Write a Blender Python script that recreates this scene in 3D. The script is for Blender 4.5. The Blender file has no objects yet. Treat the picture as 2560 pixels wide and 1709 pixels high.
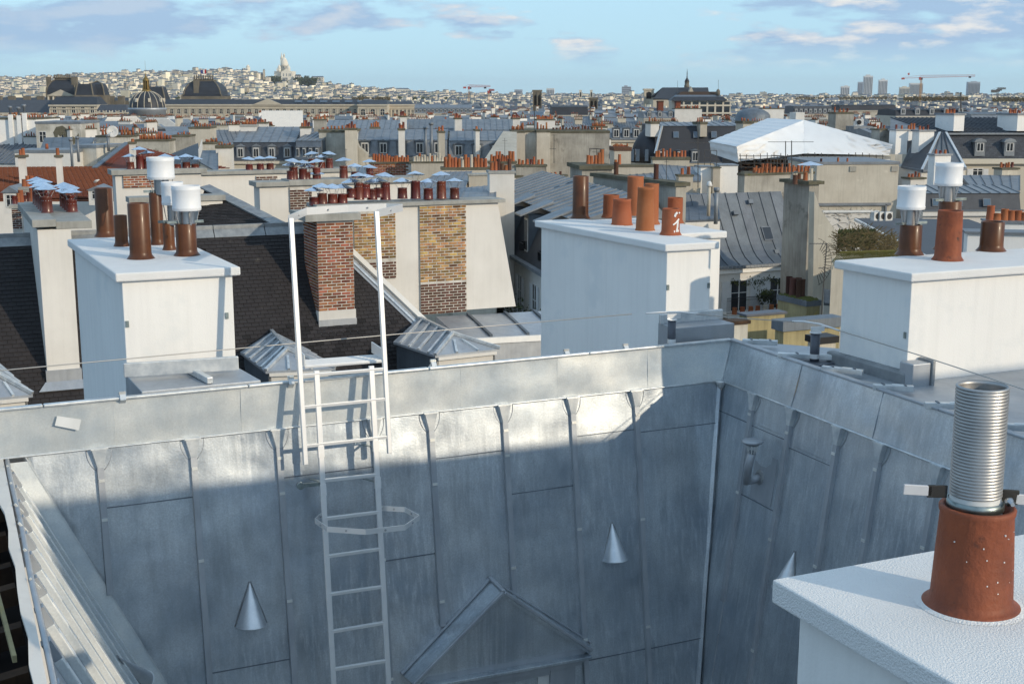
import bpy, math, random
from mathutils import Vector as V
rnd = random.Random(7)
SC = bpy.context.scene
COL = SC.collection
rad = math.radians
# ------------------------------------------------------------------ camera, sky, sun, exposure
CZ = 30.0            # eye height above the street
F = 3200.0           # focal length in photo pixels (photo is 2560 x 1709)
PITCH = rad(10.87)
cam = bpy.data.cameras.new('camera'); camo = bpy.data.objects.new('camera', cam); COL.objects.link(camo)
camo.location = (0, 0, CZ); camo.rotation_euler = (rad(90) - PITCH, 0, 0)
cam.sensor_width = 36; cam.lens = 36 * F / 2560; cam.clip_start = 0.1; cam.clip_end = 40000
SC.camera = camo
SUN_B, SUN_E = 126.0, 19.0     # bearing from the view direction (clockwise), elevation
sd = V((math.sin(rad(SUN_B)) * math.cos(rad(SUN_E)), math.cos(rad(SUN_B)) * math.cos(rad(SUN_E)), math.sin(rad(SUN_E))))
sl = bpy.data.lights.new('sun', 'SUN'); sl.energy = 2.0; sl.angle = rad(0.5); sl.color = (1.0, 0.85, 0.64)
so = bpy.data.objects.new('sun', sl); COL.objects.link(so); so.rotation_euler = sd.to_track_quat('Z', 'Y').to_euler(); so.location = (0, 0, 200)
SC.view_settings.view_transform = 'Standard'; SC.view_settings.look = 'None'
SC.view_settings.exposure = 0.5; SC.view_settings.gamma = 1; SC.view_settings.use_curve_mapping = False
W = bpy.data.worlds.new('World'); SC.world = W; W.use_nodes = True

class NT:
    def __init__(s, t): s.t = t
    def n(s, kind, **k):
        x = s.t.nodes.new(kind)
        for a, b in k.items(): setattr(x, a, b)
        return x
    def l(s, a, b): s.t.links.new(a, b)
    def math(s, op, a, b=None, c=None):
        m = s.n('ShaderNodeMath', operation=op)
        for i, v in enumerate((a, b, c)):
            if v is None: continue
            if isinstance(v, (int, float)): m.inputs[i].default_value = v
            else: s.l(v, m.inputs[i])
        return m.outputs[0]
    def ramp(s, v, lo, hi, a=0.0, b=1.0):
        m = s.n('ShaderNodeMapRange'); m.clamp = True
        s.l(v, m.inputs[0])
        for i, q in enumerate((lo, hi, a, b)): m.inputs[i + 1].default_value = q
        return m.outputs[0]
    def mix(s, fac, a, b, blend='MIX'):
        m = s.n('ShaderNodeMix', data_type='RGBA', blend_type=blend)
        if isinstance(fac, (int, float)): m.inputs[0].default_value = fac
        else: s.l(fac, m.inputs[0])
        for i, q in ((6, a), (7, b)):
            if isinstance(q, (tuple, list)): m.inputs[i].default_value = (*q[:3], 1)
            else: s.l(q, m.inputs[i])
        return m.outputs[2]
    def noise(s, vec, scale, detail=4, rough=0.55):
        m = s.n('ShaderNodeTexNoise'); m.inputs['Scale'].default_value = scale
        m.inputs['Detail'].default_value = detail; m.inputs['Roughness'].default_value = rough
        if vec is not None: s.l(vec, m.inputs['Vector'])
        return m.outputs[0]
    def mapping(s, vec, sc, loc=(0, 0, 0)):
        m = s.n('ShaderNodeMapping'); m.inputs['Scale'].default_value = sc; m.inputs['Location'].default_value = loc
        s.l(vec, m.inputs[0]); return m.outputs[0]

def world():
    W.node_tree.nodes.clear(); t = NT(W.node_tree)
    sky = t.n('ShaderNodeTexSky', sky_type='NISHITA'); sky.sun_disc = False
    sky.sun_elevation = rad(SUN_E); sky.sun_rotation = rad(SUN_B)
    sky.air_density = 1.0; sky.dust_density = 0.4; sky.ozone_density = 1.6; sky.altitude = 60
    tc = t.n('ShaderNodeTexCoord').outputs['Generated']
    sep = t.n('ShaderNodeSeparateXYZ'); t.l(tc, sep.inputs[0])
    z = t.math('MAXIMUM', sep.outputs[2], 0.0)
    big = t.noise(t.mapping(tc, (3.2, 3.2, 17), (0.35, 0.0, 0.42)), 1.0, 3, 0.5)
    fine = t.noise(t.mapping(tc, (15, 15, 58), (1.7, 2.3, 0.3)), 1.0, 8, 0.56)
    fine2 = t.noise(t.mapping(tc, (15, 15, 58), (1.52, 2.3, 0.85)), 1.0, 8, 0.56)
    v = t.math('ADD', t.math('MULTIPLY', fine, 0.55), t.math('MULTIPLY', big, 0.45))
    # broken cloud all round, with a clear gap low in the middle of the view and a soft bank at its left
    X = sep.outputs[0]
    gap = t.math('MULTIPLY', t.ramp(X, -0.42, -0.16, 0, 1), t.ramp(X, 0.07, 0.19, 1, 0))
    gap = t.math('MULTIPLY', gap, t.math('MULTIPLY', t.ramp(z, 0.10, 0.30, 1, 0), t.ramp(sep.outputs[1], 0.2, 0.6, 0, 1)))
    bank = t.math('MULTIPLY', t.math('MULTIPLY', t.ramp(X, -0.10, -0.26, 0, 1), t.math('MULTIPLY', t.ramp(z, 0.026, 0.038, 0, 1), t.ramp(z, 0.058, 0.070, 1, 0))), t.ramp(sep.outputs[1], 0.2, 0.6, 0, 1))
    v = t.math('ADD', t.math('ADD', v, 0.052), t.math('ADD', t.math('MULTIPLY', gap, -0.135), t.math('MULTIPLY', bank, 0.12)))
    lowcut = t.ramp(z, 0.018, 0.040, 0.0, 1.0)
    cov = t.math('MULTIPLY', t.ramp(v, 0.475, 0.54), lowcut)
    lit = t.math('MULTIPLY', t.ramp(t.math('SUBTRACT', fine, fine2), 0.0, 0.16), t.ramp(X, -0.22, 0.05, 0.25, 1.0))
    ccol = t.mix(lit, (1.9, 2.75, 3.9), (4.5, 4.35, 4.25))
    base = t.mix(0.86, sky.outputs[0], (2.3, 3.8, 4.9))
    band = t.ramp(z, 0.0, 0.075, 1.0, 0.0)
    base = t.mix(t.math('MULTIPLY', band, 0.55), base, (2.25, 3.75, 4.5))
    col = t.mix(t.math('MULTIPLY', cov, 0.88), base, ccol)
    bg = t.n('ShaderNodeBackground'); bg.inputs[1].default_value = 0.14
    t.l(col, bg.inputs[0]); out = t.n('ShaderNodeOutputWorld'); t.l(bg.outputs[0], out.inputs[0])
world()

# ------------------------------------------------------------------ pixel -> place helpers
fw = V((0, math.cos(PITCH), -math.sin(PITCH))); upv = V((0, math.sin(PITCH), math.cos(PITCH))); EYE = V((0, 0, CZ))
def ray(px, py): return fw + V(((px - 1280) / F, 0, 0)) + upv * (-(py - 854.5) / F)
def atr(px, py, d):
    r = ray(px, py); return EYE + r * (d / r.y)
DMAP = ((0, 0), (44, 44), (47, 52), (50, 60), (56, 70), (66, 88), (75, 100), (85, 110), (110, 132), (150, 165), (200, 205), (300, 300))
def dm(d):
    for (a, A), (b, B) in zip(DMAP, DMAP[1:]):
        if d <= b: return A + (B - A) * (d - a) / (b - a)
    return d
def at(px, py, d): return atr(px, py, dm(d))
def Pz(px, py, z):                      # z relative to the eye
    r = ray(px, py); return EYE + r * (z / r.z)
def zatr(py, d):                        # absolute height seen at photo row py at distance d
    r = ray(1280, py); return CZ + r.z / r.y * d
def zat(py, d): return zatr(py, dm(d))
def hit(px, py, p0, n):
    r = ray(px, py); return EYE + r * ((p0 - EYE).dot(n) / r.dot(n))
TH = rad(24)
def axes(th): return V((math.cos(th), math.sin(th), 0)), V((-math.sin(th), math.cos(th), 0))
U, VV = axes(TH)
def width_to(px, py, o, u):             # length along u from o until it projects to column px
    r = ray(px, py); k = r.x / r.y
    return (k * o.y - o.x) / (u.x - k * u.y)
Z = V((0, 0, 1))

# ------------------------------------------------------------------ materials
MATS = {}
def mat(name, col, rough=0.7, metal=0.0, col2=None, ns=3.0, amt=1.0, bump=0.0, bs=40.0, streak=0.0, rvar=0.0, rand=0.0,
        spot=None, spot_s=6.0, spot_lo=0.62, runs=None, grain=0.0, big=0.0, bigs=1.0, spec=0.5, island=False, coat=0.0):
    """procedural surface: base colour broken by noise, optional vertical streaks, blotches, relief, per-object variation"""
    m = bpy.data.materials.new(name); m.use_nodes = True; t = NT(m.node_tree)
    b = m.node_tree.nodes['Principled BSDF']
    tc = t.n('ShaderNodeTexCoord').outputs['Object']
    oi = t.n('ShaderNodeObjectInfo')
    add = t.n('ShaderNodeVectorMath', operation='ADD'); t.l(tc, add.inputs[0])
    sc = t.n('ShaderNodeVectorMath', operation='SCALE'); t.l(oi.outputs['Location'], sc.inputs[0]); sc.inputs['Scale'].default_value = 1.0
    t.l(sc.outputs[0], add.inputs[1]); P = add.outputs[0]
    c2 = col2 or tuple(x * 0.78 for x in col)
    n1 = t.noise(P, ns, 5, 0.6)
    f = t.ramp(n1, 0.32, 0.68, 0, amt)
    c = t.mix(f, col, c2)
    if streak:
        n2 = t.noise(t.mapping(P, (7, 7, 0.35)), 1.6, 4, 0.65)
        c = t.mix(t.ramp(n2, 0.45, 0.75, 0, streak), c, tuple(x * 0.5 for x in c2))
    if runs:                        # pale run-off streaks
        n4 = t.noise(t.mapping(P, (22, 22, 0.7), (3, 1, 2)), 1.3, 5, 0.7)
        n5 = t.noise(P, 0.9, 2, 0.5)
        c = t.mix(t.math('MULTIPLY', t.ramp(n4, 0.47, 0.72), t.ramp(n5, 0.38, 0.58, 0, 0.85)), c, runs)
    if grain:
        n6 = t.noise(P, 75, 2, 0.7)
        c = t.mix(t.ramp(n6, 0.35, 0.65, 0, grain), c, tuple(x * 0.45 for x in col))
    if spot:
        n3 = t.noise(P, spot_s, 6, 0.62)
        c = t.mix(t.ramp(n3, spot_lo, spot_lo + 0.1), c, spot)
    if rand or island:
        src = oi.outputs['Random']
        if island:
            g = t.n('ShaderNodeNewGeometry'); src = g.outputs['Random Per Island']
        hs = t.n('ShaderNodeHueSaturation'); t.l(c, hs.inputs['Color'])
        t.l(t.ramp(src, 0, 1, 1 - rand, 1 + rand), hs.inputs['Value'])
        w = t.n('ShaderNodeMath', operation='FRACT'); t.l(t.math('MULTIPLY', src, 7.31), w.inputs[0])
        t.l(t.ramp(w.outputs[0], 0, 1, 0.5 - rand * 0.035, 0.5 + rand * 0.035), hs.inputs['Hue'])
        c = hs.outputs[0]
    t.l(c, b.inputs['Base Color'])
    b.inputs['Metallic'].default_value = metal
    b.inputs['Specular IOR Level'].default_value = spec
    if coat: b.inputs['Coat Weight'].default_value = coat; b.inputs['Coat Roughness'].default_value = 0.12
    if rvar:
        nr = t.noise(P, ns * 1.7, 4, 0.6); t.l(t.ramp(nr, 0.3, 0.7, rough - rvar, rough + rvar), b.inputs['Roughness'])
    else: b.inputs['Roughness'].default_value = rough
    h = None
    if bump:
        bn = t.n('ShaderNodeBump'); bn.inputs['Strength'].default_value = min(1, bump); bn.inputs['Distance'].default_value = 0.02
        nb = t.noise(P, bs, 3, 0.6)
        t.l(nb, bn.inputs['Height']); h = bn
    if big:
        bb = t.n('ShaderNodeBump'); bb.inputs['Strength'].default_value = min(1, big); bb.inputs['Distance'].default_value = 0.06
        nb = t.noise(P, bigs, 2, 0.5); t.l(nb, bb.inputs['Height'])
        if h: t.l(h.outputs[0], bb.inputs['Normal'])
        h = bb
    if h: t.l(h.outputs[0], b.inputs['Normal'])
    MATS[name] = m
    return m
M = MATS
mat('new_zinc', (0.68, 0.72, 0.745), 0.40, 0.84, (0.40, 0.455, 0.515), 1.7, 1.0, bump=0.05, bs=70, streak=0.35, rvar=0.12, big=0.5, bigs=1.5, runs=(0.78, 0.82, 0.85), grain=0.35)
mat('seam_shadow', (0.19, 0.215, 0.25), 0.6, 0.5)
mat('zinc_fascia', (0.84, 0.85, 0.82), 0.40, 0.35, (0.56, 0.62, 0.66), 2.4, 1.0, bump=0.05, bs=60, streak=0.10, rvar=0.12, big=0.5, bigs=1.7, grain=0.2)
mat('zinc_edge', (0.78, 0.79, 0.78), 0.42, 0.6, (0.46, 0.50, 0.53), 8, 1.0, bump=0.05, bs=60)
mat('zinc_matt', (0.46, 0.485, 0.51), 0.5, 0.55, (0.36, 0.385, 0.42), 2.5, 1.0, bump=0.05, bs=60, streak=0.25, rvar=0.08, big=0.2, bigs=1.5)
mat('zinc_old', (0.27, 0.295, 0.32), 0.58, 0.45, (0.185, 0.205, 0.23), 1.2, 1.0, streak=0.3, rvar=0.08, rand=0.14)
mat('zinc_blue', (0.165, 0.19, 0.22), 0.58, 0.4, (0.11, 0.13, 0.155), 0.9, 1.0, streak=0.35, rvar=0.08, rand=0.18)
mat('lead', (0.34, 0.355, 0.36), 0.6, 0.5, (0.22, 0.235, 0.25), 6, 1.0, bump=0.2, bs=25)
mat('bright_clip', (0.8, 0.8, 0.76), 0.35, 0.6)
mat('sticker', (0.78, 0.8, 0.8), 0.5)
mat('white_render', (0.86, 0.85, 0.82), 0.92, 0, (0.81, 0.80, 0.775), 1.1, 1.0, bump=0.12, bs=90, streak=0.13, spec=0.2, spot=(0.76, 0.765, 0.75), spot_s=1.7, spot_lo=0.55)
mat('white_slab', (0.88, 0.875, 0.86), 0.9, 0, (0.82, 0.82, 0.81), 4, 1.0, bump=0.6, bs=160, spec=0.2)
mat('soft_white', (0.72, 0.70, 0.66), 0.9, 0, (0.62, 0.60, 0.56), 0.8, 1.0, streak=0.12, spec=0.2, rand=0.05)
mat('plaster_beige', (0.56, 0.52, 0.44), 0.92, 0, (0.46, 0.42, 0.35), 0.6, 1.0, streak=0.25, spec=0.2, spot=(0.62, 0.58, 0.49), spot_s=0.9, rand=0.1)
mat('plaster_grey', (0.46, 0.44, 0.39), 0.92, 0, (0.27, 0.255, 0.225), 0.5, 1.0, streak=0.45, spec=0.2, spot=(0.15, 0.14, 0.125), spot_s=0.55, spot_lo=0.6, rand=0.1)
mat('plaster_stained', (0.64, 0.615, 0.55), 0.92, 0, (0.34, 0.325, 0.28), 0.35, 1.0, streak=0.4, spec=0.2, spot=(0.60, 0.58, 0.53), spot_s=0.5, spot_lo=0.56)
mat('plaster_yellow', (0.42, 0.36, 0.20), 0.92, 0, (0.30, 0.26, 0.15), 1.2, 1.0, streak=0.5, spec=0.2, spot=(0.50, 0.38, 0.08), spot_s=1.2, spot_lo=0.62)
mat('concrete', (0.40, 0.40, 0.375), 0.9, 0, (0.29, 0.29, 0.27), 2.5, 1.0, streak=0.3, spec=0.2, bump=0.2, bs=30)
mat('mossy_cap', (0.16, 0.15, 0.115), 0.95, 0, (0.09, 0.085, 0.06), 1.5, 1.0, spec=0.1, spot=(0.10, 0.12, 0.03), spot_s=2.5)
mat('mortar', (0.66, 0.64, 0.60), 0.95, 0, (0.40, 0.38, 0.34), 5, 1.0, spec=0.1)
mat('brick_red', (0.33, 0.125, 0.060), 0.9, 0, (0.18, 0.070, 0.042), 9, 1.0, spec=0.2, rand=0.5, bump=0.2, bs=60)
mat('brick_yellow', (0.42, 0.25, 0.085), 0.9, 0, (0.20, 0.105, 0.055), 5, 1.0, spec=0.2, rand=0.6, bump=0.2, bs=60)
mat('brick_dark', (0.13, 0.062, 0.045), 0.9, 0, (0.075, 0.04, 0.03), 9, 1.0, spec=0.2, rand=0.38)
mat('tile_dark', (0.028, 0.025, 0.026), 0.75, 0, (0.020, 0.018, 0.019), 4, 1.0, spec=0.3, rand=0.45, spot=(0.085, 0.075, 0.065), spot_s=2.2, spot_lo=0.66)
mat('tile_base', (0.022, 0.018, 0.017), 0.9, 0, spec=0.1)
mat('tile_orange', (0.185, 0.060, 0.035), 0.85, 0, (0.125, 0.043, 0.027), 2, 1.0, spec=0.2, rand=0.25)
mat('slate', (0.060, 0.068, 0.082), 0.55, 0, (0.040, 0.045, 0.058), 2.0, 1.0, rand=0.2, streak=0.3)
mat('slate_far', (0.030, 0.034, 0.044), 0.6, 0, (0.020, 0.023, 0.031), 0.3, 1.0)
mat('pot_orange', (0.35, 0.128, 0.060), 0.8, 0, (0.34, 0.105, 0.042), 5, 1.0, bump=0.15, bs=30, spec=0.3, rand=0.16, streak=0.18)
mat('pot_terracotta', (0.33, 0.088, 0.034), 0.62, 0, (0.17, 0.046, 0.022), 5, 1.0, bump=0.25, bs=40, spec=0.4, spot=(0.05, 0.025, 0.018), spot_s=15, spot_lo=0.61, streak=0.35)
mat('pot_glazed', (0.150, 0.052, 0.016), 0.40, 0, (0.075, 0.026, 0.010), 4, 1.0, spec=0.35, streak=0.6, coat=0.05)
mat('pot_red', (0.150, 0.028, 0.015), 0.42, 0, (0.085, 0.016, 0.01), 4, 1.0, rand=0.25, coat=0.2)
mat('pot_far', (0.34, 0.125, 0.06), 0.85, 0, (0.22, 0.075, 0.04), 0.8, 1.0, rand=0.4, spec=0.2, island=True)
mat('soot_and_shade', (0.012, 0.011, 0.010), 0.95, spec=0.1)  # soot inside flues; elsewhere near-black sheets painted for shade in openings
mat('flue_steel', (0.50, 0.505, 0.51), 0.38, 1.0, (0.38, 0.385, 0.39), 6, 1.0)
mat('flue_dull', (0.47, 0.465, 0.455), 0.48, 0.9, (0.36, 0.36, 0.36), 9, 1.0)
mat('cone_zinc', (0.74, 0.76, 0.78), 0.36, 0.8, (0.60, 0.63, 0.66), 8, 1.0, grain=0.12)
mat('cowl_white', (0.80, 0.81, 0.82), 0.5, 0.0, (0.74, 0.75, 0.76), 4, 1.0)
mat('hat_steel', (0.85, 0.90, 0.97), 0.25, 1.0, (0.62, 0.67, 0.76), 3, 1.0, rand=0.1)
mat('alu_white', (0.80, 0.80, 0.79), 0.38, 0.45, (0.74, 0.74, 0.74), 6, 1.0)
mat('alu_grey', (0.62, 0.62, 0.63), 0.45, 0.3)
mat('galva', (0.36, 0.42, 0.42), 0.4, 0.9, (0.2, 0.24, 0.24), 20, 1.0)
mat('bolt_steel', (0.55, 0.57, 0.6), 0.3, 1.0)
mat('post_grey', (0.11, 0.12, 0.145), 0.5, 0.2)
mat('cable_steel', (0.50, 0.48, 0.45), 0.42, 0.6)
mat('black_rubber', (0.015, 0.014, 0.013), 0.6, spot=(0.10, 0.05, 0.02), spot_s=20)
mat('white_plastic', (0.72, 0.72, 0.70), 0.45)
mat('white_paint', (0.85, 0.85, 0.83), 0.8)
mat('stone', (0.56, 0.50, 0.40), 0.9, 0, (0.45, 0.40, 0.315), 0.4, 1.0, streak=0.2, spec=0.2)
mat('stone_pale', (0.62, 0.575, 0.485), 0.9, 0, (0.52, 0.475, 0.39), 0.12, 1.0, spec=0.2, rand=0.08)
mat('stone_dark', (0.20, 0.175, 0.135), 0.9, 0, (0.12, 0.105, 0.08), 0.2, 1.0, spec=0.2)
mat('gold', (0.26, 0.17, 0.05), 0.5, 0.6)
mat('glass_dark', (0.028, 0.034, 0.042), 0.08, 0, spec=0.8)
mat('glass_sky', (0.09, 0.13, 0.18), 0.08, 0, spec=0.9)
mat('frame_white', (0.72, 0.72, 0.70), 0.6)
mat('shutter', (0.66, 0.67, 0.67), 0.7, 0, (0.58, 0.59, 0.60), 2, 1.0)
mat('iron', (0.018, 0.018, 0.02), 0.5, 0.3)
mat('antenna', (0.10, 0.095, 0.09), 0.5, 0.6)
mat('tarp', (0.84, 0.84, 0.83), 0.7, 0, (0.78, 0.78, 0.78), 0.5, 1.0, bump=0.4, bs=1.5, streak=0.0, big=0.5, bigs=0.35)
mat('timber', (0.085, 0.045, 0.022), 0.9, 0, (0.03, 0.017, 0.01), 4, 1.0, streak=0.5)
mat('foliage', (0.075, 0.085, 0.030), 0.8, 0, (0.035, 0.048, 0.018), 1.5, 1.0, rand=0.4, island=True, spec=0.2)
mat('foliage_dry', (0.16, 0.125, 0.065), 0.9, 0, (0.09, 0.07, 0.035), 1.5, 1.0, rand=0.3, island=True, spec=0.1)
mat('moss', (0.075, 0.085, 0.022), 0.95, 0, (0.13, 0.12, 0.05), 6, 1.0, spec=0.1)
mat('asphalt', (0.05, 0.05, 0.052), 0.9, 0, (0.04, 0.04, 0.042), 0.3, 1.0)
mat('tower_grey', (0.36, 0.39, 0.44), 0.6, 0, (0.28, 0.31, 0.36), 0.05, 1.0)
mat('tower_white', (0.66, 0.65, 0.63), 0.6, 0, (0.56, 0.55, 0.54), 0.05, 1.0)
mat('tower_band', (0.15, 0.17, 0.20), 0.4)
mat('crane_red', (0.42, 0.07, 0.05), 0.6, 0)
mat('crane_yellow', (0.45, 0.22, 0.05), 0.6, 0)
mat('flag_blue', (0.03, 0.05, 0.25), 0.8); mat('flag_white', (0.75, 0.75, 0.75), 0.8); mat('flag_red', (0.5, 0.03, 0.03), 0.8)
mat('ac_unit', (0.66, 0.66, 0.64), 0.6)

# ------------------------------------------------------------------ mesh helpers (all in world coordinates while building)
class MB:
    def __init__(s): s.v = []; s.f = []; s.mi = []; s.cur = 0; s.sm = []
    def face(s, idx, smooth=False): s.f.append(idx); s.mi.append(s.cur); s.sm.append(smooth)
    def poly(s, pts):
        k = len(s.v); s.v += [V(p) for p in pts]; s.face(list(range(k, k + len(pts)))); return s
    def slab(s, pts, dvec):                     # polygon extruded by dvec
        k = len(s.v); n = len(pts); d = V(dvec)
        s.v += [V(p) for p in pts] + [V(p) + d for p in pts]
        s.face(list(range(k, k + n))); s.face(list(range(k + 2 * n - 1, k + n - 1, -1)))
        for i in range(n):
            j = (i + 1) % n; s.face([k + j, k + i, k + n + i, k + n + j])
        return s
    def hexa(s, a, b):                          # two quads joined (bottom, top)
        k = len(s.v); s.v += [V(p) for p in a] + [V(p) for p in b]
        for q in ([3, 2, 1, 0], [4, 5, 6, 7], [0, 1, 5, 4], [1, 2, 6, 5], [2, 3, 7, 6], [3, 0, 4, 7]): s.face([k + i for i in q])
        return s
    def box(s, o, u, v, w, a0, a1, b0, b1, c0, c1):
        o = V(o)
        P = lambda a, b, c: o + u * a + v * b + w * c
        return s.hexa([P(a0, b0, c0), P(a1, b0, c0), P(a1, b1, c0), P(a0, b1, c0)], [P(a0, b0, c1), P(a1, b0, c1), P(a1, b1, c1), P(a0, b1, c1)])
    def abox(s, x0, x1, y0, y1, z0, z1): return s.box((0, 0, 0), V((1, 0, 0)), V((0, 1, 0)), Z, x0, x1, y0, y1, z0, z1)
    def bar(s, a, b, w, h=None, up=Z):          # rectangular bar from a to b
        a = V(a); b = V(b); h = h or w; d = (b - a)
        if d.length < 1e-9: return s
        d.normalize(); x = d.cross(up)
        if x.length < 1e-4: x = d.cross(V((1, 0, 0)))
        x.normalize(); y = x.cross(d).normalized()
        x = x * w / 2; y = y * h / 2
        return s.hexa([a - x - y, a + x - y, a + x + y, a - x + y], [b - x - y, b + x - y, b + x + y, b - x + y])
    def lathe(s, o, prof, n=20, ax=Z, smooth=True, caps=True, half=None):
        o = V(o); ax = V(ax).normalized()
        x = ax.cross(V((0, 1, 0)));
        if x.length < 1e-3: x = V((1, 0, 0))
        x.normalize(); y = ax.cross(x).normalized()
        k = len(s.v)
        for r, h in prof:
            for i in range(n):
                a = 2 * math.pi * i / n
                s.v.append(o + ax * h + x * (r * math.cos(a)) + y * (r * math.sin(a)))
        for j in range(len(prof) - 1):
            for i in range(n):
                i2 = (i + 1) % n
                s.face([k + j * n + i, k + j * n + i2, k + (j + 1) * n + i2, k + (j + 1) * n + i], smooth)
        if caps:
            if prof[0][0] > 1e-5: s.face([k + i for i in range(n)][::-1])
            if prof[-1][0] > 1e-5: s.face([k + (len(prof) - 1) * n + i for i in range(n)])
        return s
    def tube(s, pts, r, n=8, smooth=True):
        pts = [V(p) for p in pts]; k = len(s.v); m = len(pts)
        for j, p in enumerate(pts):
            d = (pts[min(j + 1, m - 1)] - pts[max(j - 1, 0)]).normalized()
            x = d.cross(Z)
            if x.length < 1e-3: x = V((1, 0, 0))
            x.normalize(); y = x.cross(d).normalized()
            for i in range(n):
                a = 2 * math.pi * i / n; s.v.append(p + x * (r * math.cos(a)) + y * (r * math.sin(a)))
        for j in range(m - 1):
            for i in range(n):
                i2 = (i + 1) % n; s.face([k + j * n + i, k + j * n + i2, k + (j + 1) * n + i2, k + (j + 1) * n + i], smooth)
        s.face([k + i for i in range(n)][::-1]); s.face([k + (m - 1) * n + i for i in range(n)])
        return s

def rootloc(p):
    while p.parent: p = p.parent
    return p.location.copy()
def O(name, mb, m, parent=None, bevel=0.0):
    """links a builder as one mesh object; parent's root may stand anywhere (unrotated)"""
    me = bpy.data.meshes.new(name); base = rootloc(parent) if parent else V((0, 0, 0))
    me.from_pydata([tuple(p - base) for p in mb.v], [], mb.f)
    for q in (m if isinstance(m, (list, tuple)) else [m]): me.materials.append(M[q] if isinstance(q, str) else q)
    me.polygons.foreach_set('use_smooth', mb.sm); me.polygons.foreach_set('material_index', mb.mi); me.update()
    o = bpy.data.objects.new(name, me); COL.objects.link(o)
    if parent: o.parent = parent
    if bevel:
        b = o.modifiers.new('bevel', 'BEVEL'); b.width = bevel; b.segments = 2; b.limit_method = 'ANGLE'; b.angle_limit = rad(40)
    return o
def T(name, label, cat, loc=(0, 0, 0), group=None, kind=None):
    o = bpy.data.objects.new(name, None); COL.objects.link(o); o.location = V(loc); o.empty_display_size = 0.2
    return tag(o, label, cat, group, kind)
def tag(o, label=None, cat=None, group=None, kind=None):
    if label: o['label'] = label
    if cat: o['category'] = cat
    if group: o['group'] = group
    if kind: o['kind'] = kind
    return o
def S(name, mb, m):
    return tag(O(name, mb, m), kind='structure')
def kids(o): return [c for c in CH.get(o.name, [])] if False else list(o.children)
def copy_thing(root, loc, rotz=None, label=None, scale=None, tree=None):
    r = root.copy(); COL.objects.link(r); r.location = V(loc)
    if rotz is not None: r.rotation_euler = (0, 0, rotz)
    if scale is not None: r.scale = scale if not isinstance(scale, (int, float)) else (scale,) * 3
    if label: r['label'] = label
    for ch, gs in (tree if tree is not None else tree_of(root)):
        c = ch.copy(); COL.objects.link(c); c.parent = r
        for g in gs:
            d = g.copy(); COL.objects.link(d); d.parent = c
    return r
def tree_of(root): return [(c, list(c.children)) for c in root.children]
def pieces(name, me, xf, parent, limit=300, rest_name=None, rest_mat=None):
    """xf: list of (world location, u, v, w) frames, largest-looking first; past limit they join into one 'stuff' part"""
    base = rootloc(parent)
    from mathutils import Matrix
    for i, (p, u, v, w) in enumerate(xf[:limit]):
        o = bpy.data.objects.new(name, me); COL.objects.link(o); o.parent = parent
        mt = Matrix(((u.x, v.x, w.x, p.x - base.x), (u.y, v.y, w.y, p.y - base.y), (u.z, v.z, w.z, p.z - base.z), (0, 0, 0, 1)))
        o.matrix_local = mt
    if len(xf) > limit:
        mb = MB(); vs = [v.co.copy() for v in me.vertices]; fs = [list(q.vertices) for q in me.polygons]
        for (p, u, v, w) in xf[limit:]:
            k = len(mb.v); mb.v += [p + u * c.x + v * c.y + w * c.z for c in vs]
            for q in fs: mb.face([k + i for i in q])
        o = O(rest_name or name + '_field', mb, rest_mat or me.materials[0], parent); o['kind'] = 'stuff'
def unitbox(name, m, sx, sy, sz):               # box from origin corner, shared by alike pieces
    mb = MB().abox(0, sx, 0, sy, 0, sz); me = bpy.data.meshes.new(name)
    me.from_pydata([tuple(p) for p in mb.v], [], mb.f); me.materials.append(M[m]); me.update(); return me
# ================================================================== THE NEAR COURTYARD (zinc mansard on three sides)
ZT, ZF = -2.20, -2.56          # parapet edge and foot of the fascia, relative to the eye
def R(z): return CZ + z
aT0, aT1 = Pz(0, 1026, ZT), Pz(1828, 850, ZT)
a0, a1 = Pz(15, 1143, ZF), Pz(1805, 950, ZF)
bT1 = Pz(2383, 1036, ZT); b1 = Pz(2369, 1168, ZF)
SL = 0.135                      # how far the mansard leans out per metre of fall
class Face:
    """a leaning zinc face: e1 along the eaves, e2 down the slope, n outwards"""
    def __init__(s, p, q, flip=1, sl=SL):
        s.o = V(p); s.e1 = (V(q) - V(p)); s.e1.z = 0; s.e1.normalize()
        s.nh = V((s.e1.y, -s.e1.x, 0)) * flip
        s.e2 = (s.nh * sl - Z).normalized(); s.n = (s.nh + Z * sl).normalized()
    def P(s, a, t, h=0.0): return s.o + s.e1 * a + s.e2 * t + s.n * h
    def at(s, px, py, h=0.0):
        p = hit(px, py, s.o + s.n * h, s.n) - s.o
        return p.dot(s.e1), p.dot(s.e2)
FA = Face(a0, a1)
FB = Face(a1, b1, 1)
TB = 3.55                       # length of the slope built in zinc

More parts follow.
